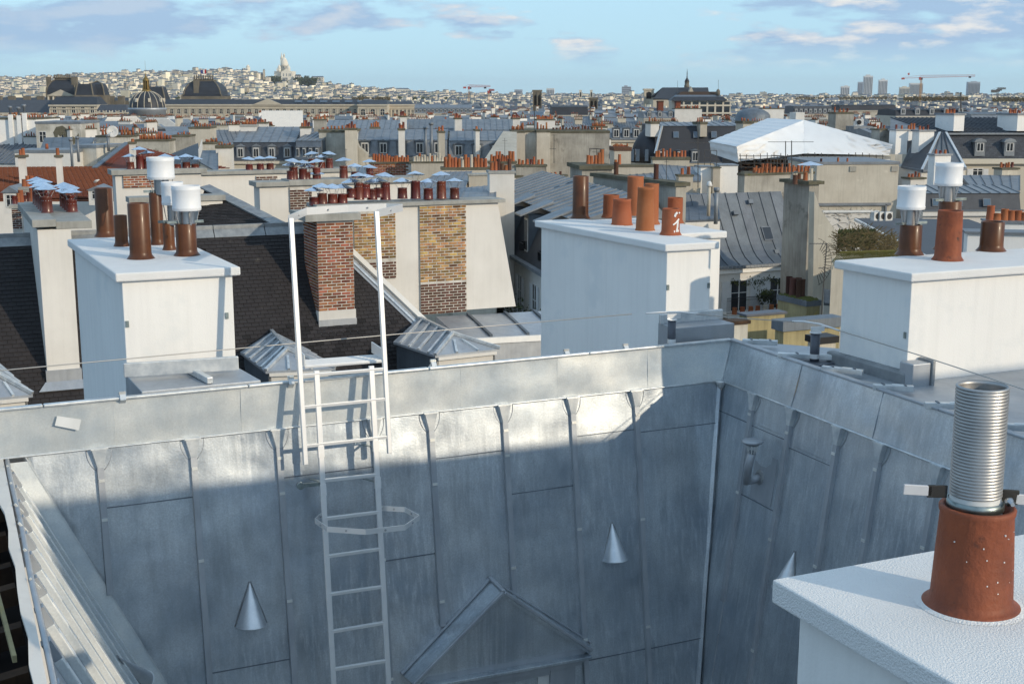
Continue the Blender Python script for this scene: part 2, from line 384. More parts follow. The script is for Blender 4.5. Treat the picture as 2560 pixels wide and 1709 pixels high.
def sheet(mb, face, a0_, a1_, t0, t1, h, seed, clip=None, amp=0.0042):
    """a dented zinc sheet as a small grid, with a turned lower lip"""
    r = random.Random(seed); nx, ny = 7, max(3, int((t1 - t0) / 0.14))
    ph = [(r.uniform(2, 6), r.uniform(2, 7), r.uniform(0, 6), r.uniform(0.4, 1)) for _ in range(4)]
    k = len(mb.v)
    for j in range(ny + 1):
        for i in range(nx + 1):
            u = i / nx; v = j / ny; a = a0_ + (a1_ - a0_) * u; t = t0 + (t1 - t0) * v
            if clip: a = max(a, clip(t))
            w = math.sin(u * math.pi) ** 0.5 if 0 < u < 1 else 0
            dz = sum(q * math.sin(fx * a + p) * math.cos(fy * t + p * 2) for fx, fy, p, q in ph) * amp * w
            mb.v.append(face.P(a, t, h + dz))
    for j in range(ny):
        for i in range(nx):
            mb.face([k + j * (nx + 1) + i, k + j * (nx + 1) + i + 1, k + (j + 1) * (nx + 1) + i + 1, k + (j + 1) * (nx + 1) + i], True)
    # lip
    m = len(mb.v)
    for i in range(nx + 1):
        a = a0_ + (a1_ - a0_) * i / nx
        if clip: a = max(a, clip(t1))
        mb.v += [face.P(a, t1, h), face.P(a, t1 + 0.004, h - 0.006)]
    for i in range(nx): mb.face([m + 2 * i, m + 2 * i + 2, m + 2 * i + 3, m + 2 * i + 1])
    return mb

def batten(root, face, a, t0, t1, clips, w=0.046, flare=True, mt='zinc_matt'):
    mb = MB(); ts = t0 + (0.15 if flare else 0)
    def sec(t, w0, w1, h0, h1):
        return [face.P(a - w0, t, h0), face.P(a - w1, t, h1), face.P(a + w1, t, h1), face.P(a + w0, t, h0)]
    A_ = sec(ts, w / 2 + 0.004, w / 2, 0.0, 0.034); B_ = sec(t1, w / 2 + 0.004, w / 2, 0.0, 0.030)
    mb.hexa(A_, B_)
    if flare:
        C_ = sec(t0 + 0.002, 0.058, 0.056, 0.0, 0.050)
        fl_ = MB().hexa(C_, sec(ts, w / 2 + 0.004, w / 2 - 0.002, 0.0, 0.036))
        fl_.hexa(sec(t0 + 0.002, 0.064, 0.062, 0.046, 0.053), sec(t0 + 0.012, 0.064, 0.062, 0.046, 0.053))
    o = O('batten', mb, mt, root)
    if flare: O('flared_top', fl_, 'zinc_edge', o)
    if flare:                      # the folded gusset lines either side of the flare
        for sgn in (-1, 1):
            pts = [face.P(a + sgn * (0.088 - 0.01 * math.sin(q * 1.5)) * (1 - q ** 2.4) + sgn * 0.03 * q, t0 + 0.004 + 0.165 * q, 0.004) for q in (0, .2, .4, .6, .75, .88, 1)]
            O('gusset_fold', MB().tube(pts, 0.0028, 5), 'zinc_matt', o)
    for c in clips:
        O('clip', MB().box(face.P(a, c, 0.026), face.e1, face.e2, face.n, -0.021, 0.021, 0, 0.022, 0, 0.014), 'bright_clip', o)
    return o

# ---- facing side
rA = T('zinc_roof', 'steep new zinc roof side with bright fascia facing the camera behind the ladder', 'zinc roof', FA.P(0, 0) - Z * 0)
bat = [((247, 1127), (273, 1485), [1198, 1297]), ((479, 1096), None, [1168, 1401]), ((692, 1069), None, [1142, 1231, 1503]),
       ((932, 1042), None, [1114, 1399, 1702]), ((1073, 1031), (1110, 1562), [1097, 1208, 1505]), ((1257, 1012), (1285, 1488), [1073, 1136, 1420]),
       ((1427, 992), None, [1053, 1322, 1602]), ((1586, 973), None, [1034, 1297, 1569])]
ab = []
for i, (tp, bt, cl) in enumerate(bat):
    a, _ = FA.at(*tp); ab.append(a)
LA = (a1 - a0).length
vb = FA.at(362, 1709); vt = FA.at(15, 1158)
def valley(t): return vt[0] + (vb[0] - vt[0]) * (t - vt[1]) / (vb[1] - vt[1])
def fl(t): return valley(t) + 0.15
seams = {0: [], 1: [(1254, 370)], 2: [(1665, 610)], 3: [(1178, 823)], 4: [(1390, 1027)], 5: [(1134, 1174)], 6: [(1222, 1357)],
         7: [(1080, 1513), (1632, 1549)], 8: [(1067, 1692), (1605, 1689)]}
edges = [0.0] + ab + [LA - 0.012]
for i in range(9):
    ts = [0.0] + [FA.at(x, y)[1] for (y, x) in seams[i]] + [TB]
    for j in range(len(ts) - 1):
        clip = (lambda t: fl(t) - 0.02) if i < 3 else None
        O('zinc_sheet', sheet(MB(), FA, edges[i] + 0.004, edges[i + 1] - 0.004, ts[j] - (0.0 if j == 0 else 0.02), ts[j + 1], 0.003 if j < len(ts) - 2 else 0.0, i * 10 + j, clip), 'new_zinc', rA)
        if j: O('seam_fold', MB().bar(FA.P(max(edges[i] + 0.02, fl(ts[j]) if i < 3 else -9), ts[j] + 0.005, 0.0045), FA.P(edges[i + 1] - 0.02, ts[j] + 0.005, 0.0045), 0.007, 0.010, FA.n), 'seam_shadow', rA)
for i, (tp, bt, cl) in enumerate(bat):
    tb = FA.at(*bt)[1] if bt else TB
    batten(rA, FA, ab[i], 0.0, tb, [FA.at(tp[0], y, 0.03)[1] for y in cl])
# valley flashing, a folded strip lying against the leaning face
mb = MB(); n = 14
for i in range(n):
    t0, t1 = vt[1] + (TB - vt[1]) * i / n, vt[1] + (TB - vt[1]) * (i + 1) / n
    mb.poly([FA.P(valley(t0), t0, 0.010), FA.P(fl(t0), t0, 0.006), FA.P(fl(t1), t1, 0.006), FA.P(valley(t1), t1, 0.010)])
O('valley_flashing', mb, 'zinc_fascia', rA)
O('flashing_fold', MB().bar(FA.P(fl(0), 0, 0.008), FA.P(fl(TB), TB, 0.008), 0.007, 0.007, FA.n), 'zinc_edge', rA)
# scrap tape and fascia panels
def lerp(p, q, f): return p + (q - p) * f
def fascia(root, T0, T1, B0, B1, cuts, nrm, mt='zinc_fascia', seed=0, cap=True):
    Bd = V(B1) - V(B0); Bu = V((Bd.x, Bd.y, 0)); Bl = Bu.length; Bu.normalize()
    bp_ = lambda f: V(B0) + Bd * max(0, min(1, (lerp(V(T0), V(T1), f) - V(B0)).dot(Bu) / Bl))
    """cuts are fractions along the edge"""
    for i in range(len(cuts) - 1):
        f0, f1 = cuts[i], cuts[i + 1]; r = random.Random(seed + i); k0 = 0
        mb = MB(); nx, ny = 10, 5
        ph = [(r.uniform(3, 7), r.uniform(6, 14), r.uniform(0, 6)) for _ in range(4)]
        L = (V(T1) - V(T0)).length
        for j in range(ny + 1):
            for q in range(nx + 1):
                f = f0 + (f1 - f0) * q / nx; v = j / ny
                p = lerp(lerp(V(T0), V(T1), f), bp_(f), v)
                w = math.sin(math.pi * v) ** .6
                dz = sum(math.sin(fx * f * L + pp) * math.cos(fy * v * .36 + pp) for fx, fy, pp in ph) * 0.0022 * w
                lap = 0.004 * (q / nx)
                mb.v.append(p + V(nrm) * (0.006 + dz + lap))
        for j in range(ny):
            for q in range(nx):
                b = j * (nx + 1) + q; mb.face([b, b + 1, b + nx + 2, b + nx + 1], True)
        mb.bar(lerp(V(T0), V(T1), f1) + V(nrm) * 0.009, bp_(f1) + V(nrm) * 0.009, 0.005, 0.005, V(nrm))
        O('fascia_panel', mb, mt, root)
    O('drip_bead', MB().tube([lerp(V(B0), V(B1), q / 12) + V(nrm) * (0.016 + 0.002 * math.sin(q * 2.1)) - Z * 0.002 for q in range(13)], 0.0085, 8), 'zinc_edge', root)
aTl = aT0 + (aT0 - aT1).normalized() * 1.2; aBl = a0 - FA.e1 * 1.05
LT = (aT1 - aTl).length
def fr(px):
    y = 1026 + (850 - 1026) * px / 1828
    return (Pz(px, y, ZT) - aTl).dot((aT1 - aTl).normalized()) / LT
cutsA = [0.0] + [fr(x) for x in (283, 601, 889, 1151, 1392, 1618)] + [1.0]
fascia(rA, aTl, aT1, aBl, a1, cutsA, FA.nh, seed=3)
for q in range(5):
    f0, f1 = q / 5, (q + 1) / 5
    p, p2 = lerp(aTl, aT1, f0), lerp(aTl, aT1, f1)
    o = O('edge_roll', MB().bar(p + Z * 0.008 + FA.nh * 0.005, p2 + Z * 0.008 - FA.e1 * 0.006 + FA.nh * 0.005, 0.055, 0.022), 'zinc_edge', rA, bevel=0.007)
tp = hit(170, 1057, aT0 + FA.nh * 0.02, FA.nh)
tag(O('tape_strip', MB().slab([hit(x, y, aT0 + FA.nh * 0.018, FA.nh) for x, y in ((143, 1039), (203, 1048), (197, 1075), (137, 1063))], FA.nh * 0.002), 'sticker', rA), 'strip of pale tape stuck on the fascia')
# back slope dropping away behind the parapet, tasseau ends poking over it
back = V((-FA.nh.x, -FA.nh.y, 0))
O('back_slope', MB().slab([aTl - Z * 0.01, aT1 - Z * 0.01, aT1 + back * 0.9 - Z * 0.68, aT1 + back * 3 - Z * 2.2, aTl + back * 3 - Z * 2.2], (0, 0, -0.05)), 'zinc_matt', rA)
for (x, y) in ((1088, 912), (1422, 885), (1570, 871), (309, 995), (731, 955)):
    p = Pz(x, y + 6, ZT + 0.0)
    mbb = MB().bar(p + back * 0.02 + Z * 0.022, p + back * 0.75 - Z * 0.50, 0.042, 0.045)
    O('back_batten', mbb, 'zinc_edge', rA)
    O('batten_stop', MB().box(p + back * 0.05 + Z * 0.044, FA.e1, back, Z, -0.024, 0.024, -0.012, 0.012, -0.01, 0.014), 'bright_clip', rA)

# ---- cones (vent cowls) lying on the zinc
def cone(root, face, tip, base, rpx, lab=None):
    p = face.P(*face.at(*tip)); q = face.P(*face.at(*base)); ax = (q - p); L = ax.length; ax.normalize()
    d = p.y; r = rpx / F * d
    side = face.n.cross(ax).normalized(); mb = MB(); n = 18
    apex = p + face.n * 0.004; ring = []
    for i in range(n + 1):
        an = math.pi * i / n
        ring.append(q + side * (math.cos(an) * r) + face.n * (math.sin(an) * r * 1.25 + 0.002))
    k = len(mb.v)
    for f_ in (0.04, 0.5, 1.0): mb.v += [apex.lerp(v, f_) for v in ring]
    for j in range(2):
        for i in range(n): mb.face([k + j * (n + 1) + i, k + j * (n + 1) + i + 1, k + (j + 1) * (n + 1) + i + 1, k + (j + 1) * (n + 1) + i], True)
    # rolled mouth rim
    mb.tube([v + ax * 0.002 for v in ring], 0.0035, 5)
    o = O('vent_cone', mb, 'cone_zinc', root)
    for sgn in (-1, 1):
        rr = random.Random(int(tip[0]) + sgn)
        pts = [apex.lerp(q + side * (sgn * r), f_) + side * sgn * (0.003 + rr.uniform(0, 0.005)) for f_ in [x / 12 for x in range(13)]]
        O('solder_bead', MB().tube(pts, 0.0055, 6), 'lead', o)
    O('vent_hole', MB().poly([q - ax * 0.03 + side * (math.cos(math.pi * i / 10) * r * .93) + face.n * (math.sin(math.pi * i / 10) * r * 1.1 + 0.003) for i in range(11)]), 'soot_and_shade', o)  # near-black sheet painted for the shade inside the cone mouth
    return o
cone(rA, FA, (624, 1452), (627, 1560), 41)
cone(rA, FA, (1529, 1304), (1535, 1396), 34)

# ---- right side
rB = T('zinc_roof', 'shaded zinc roof side running from the inner corner towards the near terracotta pot', 'zinc roof', FB.P(0, 0))
LB = 7.2
batB = [((1890, 981), (1791, 1488), [1032, 1227]), ((1985, 1020), None, [1078, 1345, 1622]), ((2103, 1069), None, [1130, 1412]), ((2207, 1113), None, [1170, 1347]), ((2350, 1173), None, [1365])]
aB = [FB.at(*t[0])[0] for t in batB]
dB = (aB[-1] - aB[0]) / 4
ext = [aB[-1] + dB * k for k in range(1, 6)]
edB = [0.012] + aB + ext
sB = {0: [1040], 1: [1080, 1255], 2: [1140], 3: [], 4: [], 5: [1420]}
for i in range(len(edB) - 1):
    ts = [0.0]
    for y in sB.get(i, []):
        am = (edB[i] + edB[i + 1]) / 2; lo, hi = 0, TB
        for _ in range(30):
            m_ = (lo + hi) / 2; p = FB.P(am, m_) - EYE; yy = 854.5 - F * p.dot(upv) / p.dot(fw)
            if yy < y: lo = m_
            else: hi = m_
        ts.append(lo)
    if i in (0, 1, 2): ts.append(2.75 + 0.1 * i)
    ts.append(TB)
    for j in range(len(ts) - 1):
        O('zinc_sheet', sheet(MB(), FB, edB[i] + 0.004, edB[i + 1] - 0.004, ts[j] - (0 if j == 0 else 0.02), ts[j + 1], 0.003 if j < len(ts) - 2 else 0.0, 200 + i * 10 + j), 'new_zinc', rB)
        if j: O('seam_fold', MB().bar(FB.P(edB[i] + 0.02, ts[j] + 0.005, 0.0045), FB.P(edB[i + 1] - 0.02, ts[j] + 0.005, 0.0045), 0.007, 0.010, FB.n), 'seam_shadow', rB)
for i, a in enumerate(aB + ext):
    tb = FB.at(*batB[i][1])[1] if i < 5 and batB[i][1] else TB
    cl = []
    if i < 5:
        for y in batB[i][2]:
            lo, hi = 0, TB
            for _ in range(30):
                m_ = (lo + hi) / 2; p = FB.P(a, m_, 0.03) - EYE; yy = 854.5 - F * p.dot(upv) / p.dot(fw)
                if yy < y: lo = m_
                else: hi = m_
            cl.append(lo)
    batten(rB, FB, a, 0.0, tb, cl)
bTe = aT1 + (bT1 - aT1).normalized() * LB; bBe = a1 + FB.e1 * LB
fascia(rB, aT1, bTe, a1, bBe, [0, 0.16, 0.31, 0.46, 0.6, 0.8, 1.0], FB.nh, 'new_zinc', seed=40)
for q in range(5):
    d_ = (bTe - aT1) / 5
    O('edge_roll', MB().bar(aT1 + d_ * q + Z * 0.008, aT1 + d_ * (q + 1) - FB.e1 * 0.006 + Z * 0.008, 0.055, 0.022), 'zinc_matt', rB, bevel=0.007)
# inner corner strip with its little rain head
mb = MB().bar(FA.P(LA - 0.03, 0.02, 0.004) + FB.nh * 0.02, FA.P(LA - 0.03, TB, 0.004) + FB.nh * 0.02 + FA.e1 * (-TB * SL), 0.06, 0.004, (FA.nh + FB.nh).normalized())
O('corner_strip', mb, 'new_zinc', rB)
pc = lerp(a1, a1, 0) + (FA.nh + FB.nh) * 0.035
O('rain_head', MB().lathe(pc - Z * 0.07, [(0.012, 0), (0.03, 0.02), (0.05, 0.06), (0.055, 0.08)], 10), 'zinc_edge', rB)
O('corner_seam', MB().bar(aT1 + (FA.nh + FB.nh) * 0.012, a1 + (FA.nh + FB.nh) * 0.014, 0.014, 0.012), 'zinc_edge', rB)
# mushroom vent
pb = FB.P(*FB.at(1900, 1192)); pcap = None
r0 = 0.036
r_ = ray(1881, 1099); # cap stands 22 cm off the face
o_ = hit(1881, 1102, FB.o + FB.nh * 0.20, FB.n); capd = o_
bend = pb + FB.nh * 0.13 - Z * 0.03
mb = MB().tube([pb - FB.nh * 0.02, pb + FB.nh * 0.06 - Z * 0.015, bend, bend.lerp(capd, 0.35) + FB.nh * 0.01, V((capd.x, capd.y, capd.z - 0.10))], r0, 12)
vp = O('vent_pipe', mb, 'zinc_matt', rB)
O('vent_cap', MB().lathe(V((capd.x, capd.y, capd.z)), [(0.052, -0.035), (0.088, -0.012), (0.100, 0.0), (0.075, 0.012), (0.03, 0.018), (0.001, 0.02)], 20), 'zinc_matt', vp)
mb = MB()
for i in range(10):
    an = 2 * math.pi * i / 10; c_, s_ = math.cos(an), math.sin(an)
    mb.bar(V((capd.x + c_ * 0.036, capd.y + s_ * 0.036, capd.z - 0.105)), V((capd.x + c_ * 0.05, capd.y + s_ * 0.05, capd.z - 0.02)), 0.008, 0.006)
O('vent_grille', mb, 'zinc_edge', vp)
O('vent_flange', MB().lathe(pb, [(0.075, 0.002), (0.06, 0.012), (0.036, 0.02)], 14, FB.n), 'lead', vp)
pq = FB.at(1905, 1220)
O('patch_plate', MB().box(FB.P(pq[0], pq[1], 0.003), FB.e1, FB.e2, FB.n, -0.155, 0.17, -0.3, 0.12, 0, 0.004), 'zinc_matt', rB)
cone(rB, FB, (1988, 1376), (1968, 1470), 34)

# flat zinc top of the right wing with its battens, and the kerbs round the chimneys
mb = MB()
out = -FB.nh
pA = aT1 - Z * 0.03 - FB.e1 * 0.9; pB = bTe - Z * 0.03
mb.slab([aT1 - Z * .03, pB, pB + out * 3.3, Pz(2560, 905, ZT - .03), Pz(2100, 871, ZT - .03), Pz(1780, 847, ZT - .03), Pz(1700, 863, ZT - .03)], (0, 0, -0.06))
O('flat_top', mb, 'zinc_matt', rB)
for (x0, y0, x1, y1, st) in ((1856, 853, 1944, 857, 1950), (1944, 887, 2140, 896, 2030), (2055, 920, 2158, 931, 2110), (2182, 966, 2284, 971, 2235), (2311, 1012, 2440, 1015, 2372), (2480, 1064, 2600, 1070, 2550)):
    p, q = Pz(x0, y0, ZT + 0.02), Pz(x1, y1, ZT + 0.02)
    o = O('top_batten', MB().bar(p, q, 0.05, 0.045), 'zinc_edge', rB, bevel=0.005)
    c = p.lerp(q, 0.62 if st else 0.5)
    O('sticker', MB().box(c + Z * 0.0235, (q - p).normalized(), V((-(q - p).normalized().y, (q - p).normalized().x, 0)), Z, -0.045, 0.045, -0.02, 0.02, 0, 0.002), 'sticker', o)
    for f_ in (0.25, 0.78):
        c = p.lerp(q, f_); O('clip', MB().box(c + Z * 0.023, (q - p).normalized(), V((0, 1, 0)), Z, -0.008, 0.008, -0.03, 0.03, 0, 0.006), 'zinc_blue', o)

# ---- left side
vd = (FA.P(vb[0], vb[1]) - FA.P(vt[0], vt[1])).normalized()
cdir = -VV                               # its eaves run towards the camera
nC = cdir.cross(vd); nC = nC if nC.z > 0 else -nC; nC.normalize()
cO = FA.P(vt[0], vt[1])
rC = T('zinc_roof', 'zinc roof slope with close set stickered battens along the left edge', 'zinc roof', cO)
dC = nC.cross(cdir).normalized(); dC = dC if dC.z < 0 else -dC
def PC(c, t, h=0): return cO + cdir * c + dC * t + nC * h
vdl = FA.P(valley(TB), TB) - cO
tv = vdl.dot(dC); cv = vdl.dot(cdir)
cw = [0, 0.36, 0.70, 1.04, 1.38, 1.72, 2.1, 2.5, 2.95, 3.4, 3.9, 4.5, 5.1]
for i in range(len(cw) - 1):
    c0_, c1_ = cw[i], cw[i + 1]
    tt0 = 0.0; mb = MB()
    # lower edge follows the valley
    def tmax(c): return tv
    def cstart(t): return max(c0_, cv * t / tv)
    N = 12; k = 0
    for j in range(N):
        ta, tb_ = tv * j / N, tv * (j + 1) / N
        ca, cb_ = min(cstart(ta), c1_), min(cstart(tb_), c1_)
        if ca >= c1_ - 1e-4 and cb_ >= c1_ - 1e-4: break
        mb.poly([PC(ca, ta), PC(c1_, ta), PC(c1_, tb_), PC(cb_, tb_)])
    if mb.f: O('zinc_sheet', mb, 'zinc_matt', rC)
    tEnd = tv if c1_ >= cv else tv * c1_ / cv if cv > 0 else tv
    tEnd = min(tv, tEnd)
    bt = O('batten', MB().bar(PC(c1_, 0.10, 0.02), PC(c1_, tEnd, 0.02), 0.075, 0.045, nC), 'zinc_fascia', rC, bevel=0.004)
    O('batten_foot', MB().bar(PC(c1_, -0.01, 0.02), PC(c1_, 0.10, 0.02), 0.06, 0.05, nC), 'zinc_matt', bt)
    O('sticker', MB().box(PC(c1_, 0.16, 0.041), cdir, dC, nC, -0.033, 0.033, 0, 0.17, 0, 0.004), 'sticker', bt)
    for q in (0.42, 0.8, 1.2, 1.6): O('clip', MB().box(PC(c1_, q, 0.041), cdir, dC, nC, -0.025, 0.025, 0, 0.014, 0, 0.004), 'bright_clip', bt)
pt = (vdl.dot(dC) * 0.80)
cp = PC(cv * 0.8 + 0.10, pt * 0.86, 0.0)
class FakeFace: pass
fc = FakeFace(); fc.n = nC
fc.at = lambda px, py: (px, py); fc.P = lambda a, t: hit(a, t, cO + nC * .03, nC)
cone(rC, fc, (292, 1640), (352, 1702), 30)
O('edge_roll', MB().tube([PC(c, -0.02 - 0.008 * math.sin(c * 3), 0.02) for c in [x * 0.25 - 0.05 for x in range(22)]], 0.016, 8), 'zinc_matt', rC)
for c in (0.25, 0.7, 1.2, 1.6, 2.1, 2.6): O('clip', MB().bar(PC(c, -0.05, 0.02), PC(c, 0.03, 0.035), 0.02, 0.012), 'bright_clip', rC)
lft = V((-dC.x, -dC.y, 0)).normalized()
# pale membrane beyond the edge and the open dark eave with its timbers
mb = MB(); N = 16
for i in range(N):
    c0_, c1_ = i * 0.34, (i + 1) * 0.34
    w = lambda c: 0.055 + 0.14 * max(0, 1.2 - c) + 0.010 * math.sin(c * 7)
    mb.slab([PC(c0_, -0.04) + Z * 0.0, PC(c0_, -0.04) + lft * w(c0_) + Z * 0.02, PC(c1_, -0.04) + lft * w(c1_) + Z * 0.02, PC(c1_, -0.04)], (0, 0, -0.02))
O('roof_membrane', mb, 'soft_white', rC)
rV = T('roof_framing', 'dark open timber framing in the gap at the bottom left edge', 'roof framing', cO + lft * 0.8 - Z * 1.2)
for i in range(9):
    p = cO + cdir * (i * 0.55 + 0.2) + lft * 0.05 - Z * (0.30 + 0.03 * (i % 3))
    O('rafter', MB().bar(p, p + lft * 2.2 - Z * 0.35, 0.09, 0.11), 'timber', rV)
O('decking', MB().slab([cO - cdir * 0.5 - Z * 0.45 - lft * .02, cO + cdir * 5 - Z * 0.45 - lft * .02, cO + cdir * 5 - Z * 0.9 + lft * 3, cO - cdir * .5 - Z * 0.9 + lft * 3], (0, 0, -0.05)), 'tile_base', rV)
O('purlin', MB().bar(cO + cdir * 0.3 + lft * 0.42 - Z * 0.24, cO + cdir * 5 + lft * 0.42 - Z * 0.24, 0.10, 0.16), 'timber', rV)
O('warning_strip', MB().bar(cO + cdir * 1.2 + lft * 0.22 - Z * 0.05, cO + cdir * 3.4 + lft * 0.13 - Z * 0.05, 0.02, 0.035), 'plaster_yellow', rV)

# courtyard facades and floor below the zinc, street-level ground
pa, pb_, pc_ = FA.P(-0.3, TB), FA.P(LA + TB * 0, TB), FB.P(LB, TB)
cn = FA.P(LA, TB)
S('courtyard_wall', MB().slab([pa - Z * 0.02, cn - Z * 0.02, V((cn.x, cn.y, 0)), V((pa.x, pa.y, 0))], -FA.nh * 0.4), 'soft_white')
cb2 = FB.P(0, TB)
S('courtyard_wall', MB().slab([cb2 - Z * 0.02, pc_ - Z * 0.02, V((pc_.x, pc_.y, 0)), V((cb2.x, cb2.y, 0))], -FB.nh * 0.4), 'soft_white')
S('ground', MB().poly([(-9000, -3000, 0), (9000, -3000, 0), (9000, 12000, 0), (-9000, 12000, 0)]), 'asphalt')

# added unseen wall beyond the right frame edge, shaped to shade the courtyard
own = T('zinc_roof', 'added unseen zinc topped wall outside the frame on the right, shades the courtyard', 'zinc roof', (9, 1.5, 0))
SHZ = 1.56
o_ = V((6.95, 1.25, 0))
O('roof', MB().hexa([o_ + Z * 20, o_ + U * 9 + Z * 20, o_ + U * 9 - VV * .8 + Z * 20, o_ - VV * .8 + Z * 20],
                    [o_ + Z * R(SHZ), o_ + U * 9 + Z * R(SHZ), o_ + U * 9 - VV * .8 + Z * R(SHZ - .1), o_ - VV * .8 + Z * R(SHZ - .1)]), 'zinc_matt', own)
O('wall', MB().box(o_, U, -VV, Z, 0, 9, 0, .8, 0, 20), 'soft_white', own)

# the wing under the photographer's feet closes the courtyard on the near side
ow = T('zinc_roof', 'zinc roofed wing under the camera closing the near side of the courtyard', 'zinc roof', (0, -3, 0))
q_ = V((0, 0, 0)) + VV * 0.2
O('mansard', MB().hexa([q_ - U * 5 + VV * .45 + Z * R(-5.8), q_ + U * 5.4 + VV * .45 + Z * R(-5.8), q_ + U * 5.4 - VV * 7 + Z * R(-5.8), q_ - U * 5 - VV * 7 + Z * R(-5.8)],
                       [q_ - U * 5 + Z * R(-1.75), q_ + U * 5.4 + Z * R(-1.75), q_ + U * 5.4 - VV * 7 + Z * R(-1.75), q_ - U * 5 - VV * 7 + Z * R(-1.75)]), 'new_zinc', ow)
O('wall', MB().box(q_ + VV * .3, U, -VV, Z, -5, 5.4, 0, 7, 0, R(-5.81)), 'soft_white', ow)

# ================================================================== WHITE RENDERED CHIMNEYS
ST, SB = -1.35, -1.42
def corner_chimney(label, corner, wu, dv, zbot, vx=None, inset=0.055):
    global UC, VC
    VC = vx or VV; UC = U
    """corner: photo pixel of the slab's near lower corner; wu along the roof, dv away from the camera"""
    c = Pz(*corner, SB); r = T('chimney', label, 'chimney', V((c.x, c.y, R(zbot))))
    O('cap_slab', MB().box(V((c.x, c.y, CZ)), U, VC, Z, 0, wu, 0, dv, SB, ST), 'white_slab', r, bevel=0.012)
    O('shaft', MB().box(V((c.x, c.y, CZ)), U, VC, Z, inset, wu - inset, inset, dv - inset, zbot, SB), 'white_render', r, bevel=0.006)
    return r, c
def solve_uv(c, q):                       # u,v components from c to q
    d = V(q) - V(c); d.z = 0; return d.dot(U), d.dot(VV)
cL = Pz(289, 706, SB); wL = solve_uv(cL, Pz(603, 689, SB))[0]; vL = Pz(169, 616, SB) - cL; dL = vL.length; vL.normalize()
chL, _ = corner_chimney('white rendered chimney on the left with six glazed brown pots and three cowls', (289, 706), wL, dL, -3.6, vL)
cR = Pz(2278, 706, SB); vR = Pz(2084, 671, SB) - cR; dR = vR.length; vR.normalize()
chR, _ = corner_chimney('broad white chimney at the right edge with one orange and three brown pots', (2278, 706), 3.2, dR, -3.2, vR)
cM = Pz(1663, 630, SB); wM = solve_uv(cM, Pz(1802, 623, SB))[0]; vM = Pz(1336, 567, SB) - cM; dM = vM.length; vM.normalize()
chM, _ = corner_chimney('white chimney in the centre carrying seven terracotta pots and a brown pipe', (1663, 630), wM, dM, -3.6, vM)
q = solve_uv(cM, Pz(1818, 594, SB))
print('dims', wL, dL, dR, wM, dM, q)
o_ = V((cM.x, cM.y, CZ))
O('cap_slab', MB().box(o_, U, VV, Z, wM * 0.45, q[0], q[1], dM - 0.15, SB - 0.003, ST - 0.004), 'white_slab', chM, bevel=0.012)
O('shaft', MB().box(o_, U, VV, Z, wM * 0.45, q[0] - 0.05, q[1] + 0.05, dM - 0.2, -3.6, SB - 0.003), 'white_render', chM)
# near chimney at bottom right
cNb = Pz(1928, 1505, SB); wN = solve_uv(cNb, Pz(2450, 1372, ST))[0]
dN = 2.4
cN = cNb - VV * dN
chN = T('chimney', 'nearest white chimney at the bottom right carrying one terracotta pot', 'chimney', V((cN.x, cN.y, R(-3.5))))
o_ = V((cN.x, cN.y, CZ))
print('wN', wN, cNb, cN)
O('cap_slab', MB().box(o_, U, VV, Z, 0, wN + 0.25, 0, dN, SB, ST), 'white_slab', chN, bevel=0.006)
O('shaft', MB().box(o_, U, VV, Z, 0.055, wN + 0.2, 0.05, dN - 0.06, -29.9, SB), 'white_render', chN, bevel=0.006)

def pot(root, x0, x1, yt, yb, kind, name='chimney_pot', taper=0.0, zp=ST, mt=None):
    d_ = x1 - x0; xc = (x0 + x1) / 2
    p = Pz(xc, yb - 0.10 * d_, zp); r = (d_ / 2) / F * p.y * 1.0
    top = atr(xc, yt + 0.03 * d_, p.y).z; h = top - p.z
    w = 0.1 * r
    if kind == 'glazed': prof = [(r * 1.33, 0), (r * 1.22, 0.012), (r * 1.04, 0.035), (r, 0.06), (r, h - 0.004), (r * .97, h), (r * 0.86, h), (r * 0.86, h - 0.15)]
    elif kind == 'taper': prof = [(r * 1.10, 0), (r * 1.0, 0.02), (r * (1 - taper * .5), h * .5), (r * (1 - taper), h - 0.03), (r * (1.03 - taper), h - 0.028), (r * (1.03 - taper), h - 0.006), (r * (1 - taper), h), (r * (0.86 - taper), h), (r * (0.84 - taper), h - 0.15)]
    else: prof = [(r * 1.24, 0), (r * 1.14, 0.014), (r * 1.02, 0.035), (r, 0.05), (r * (1 - taper), h * .97), (r * (1.02 - taper), h), (r * (0.88 - taper), h), (r * (0.88 - taper), h - 0.15)]
    o = O(name, MB().lathe(V((p.x, p.y, p.z - 0.003)), prof, 32, caps=False), mt or {'glazed': 'pot_glazed'}.get(kind, 'pot_orange'), root)
    O('flue_shadow', MB().lathe(V((p.x, p.y, p.z)), [(r * .87 - r * taper, h - 0.12), (0.0001, h - 0.12)], 24, caps=False), 'soot_and_shade', o)
    return o, p, r, h
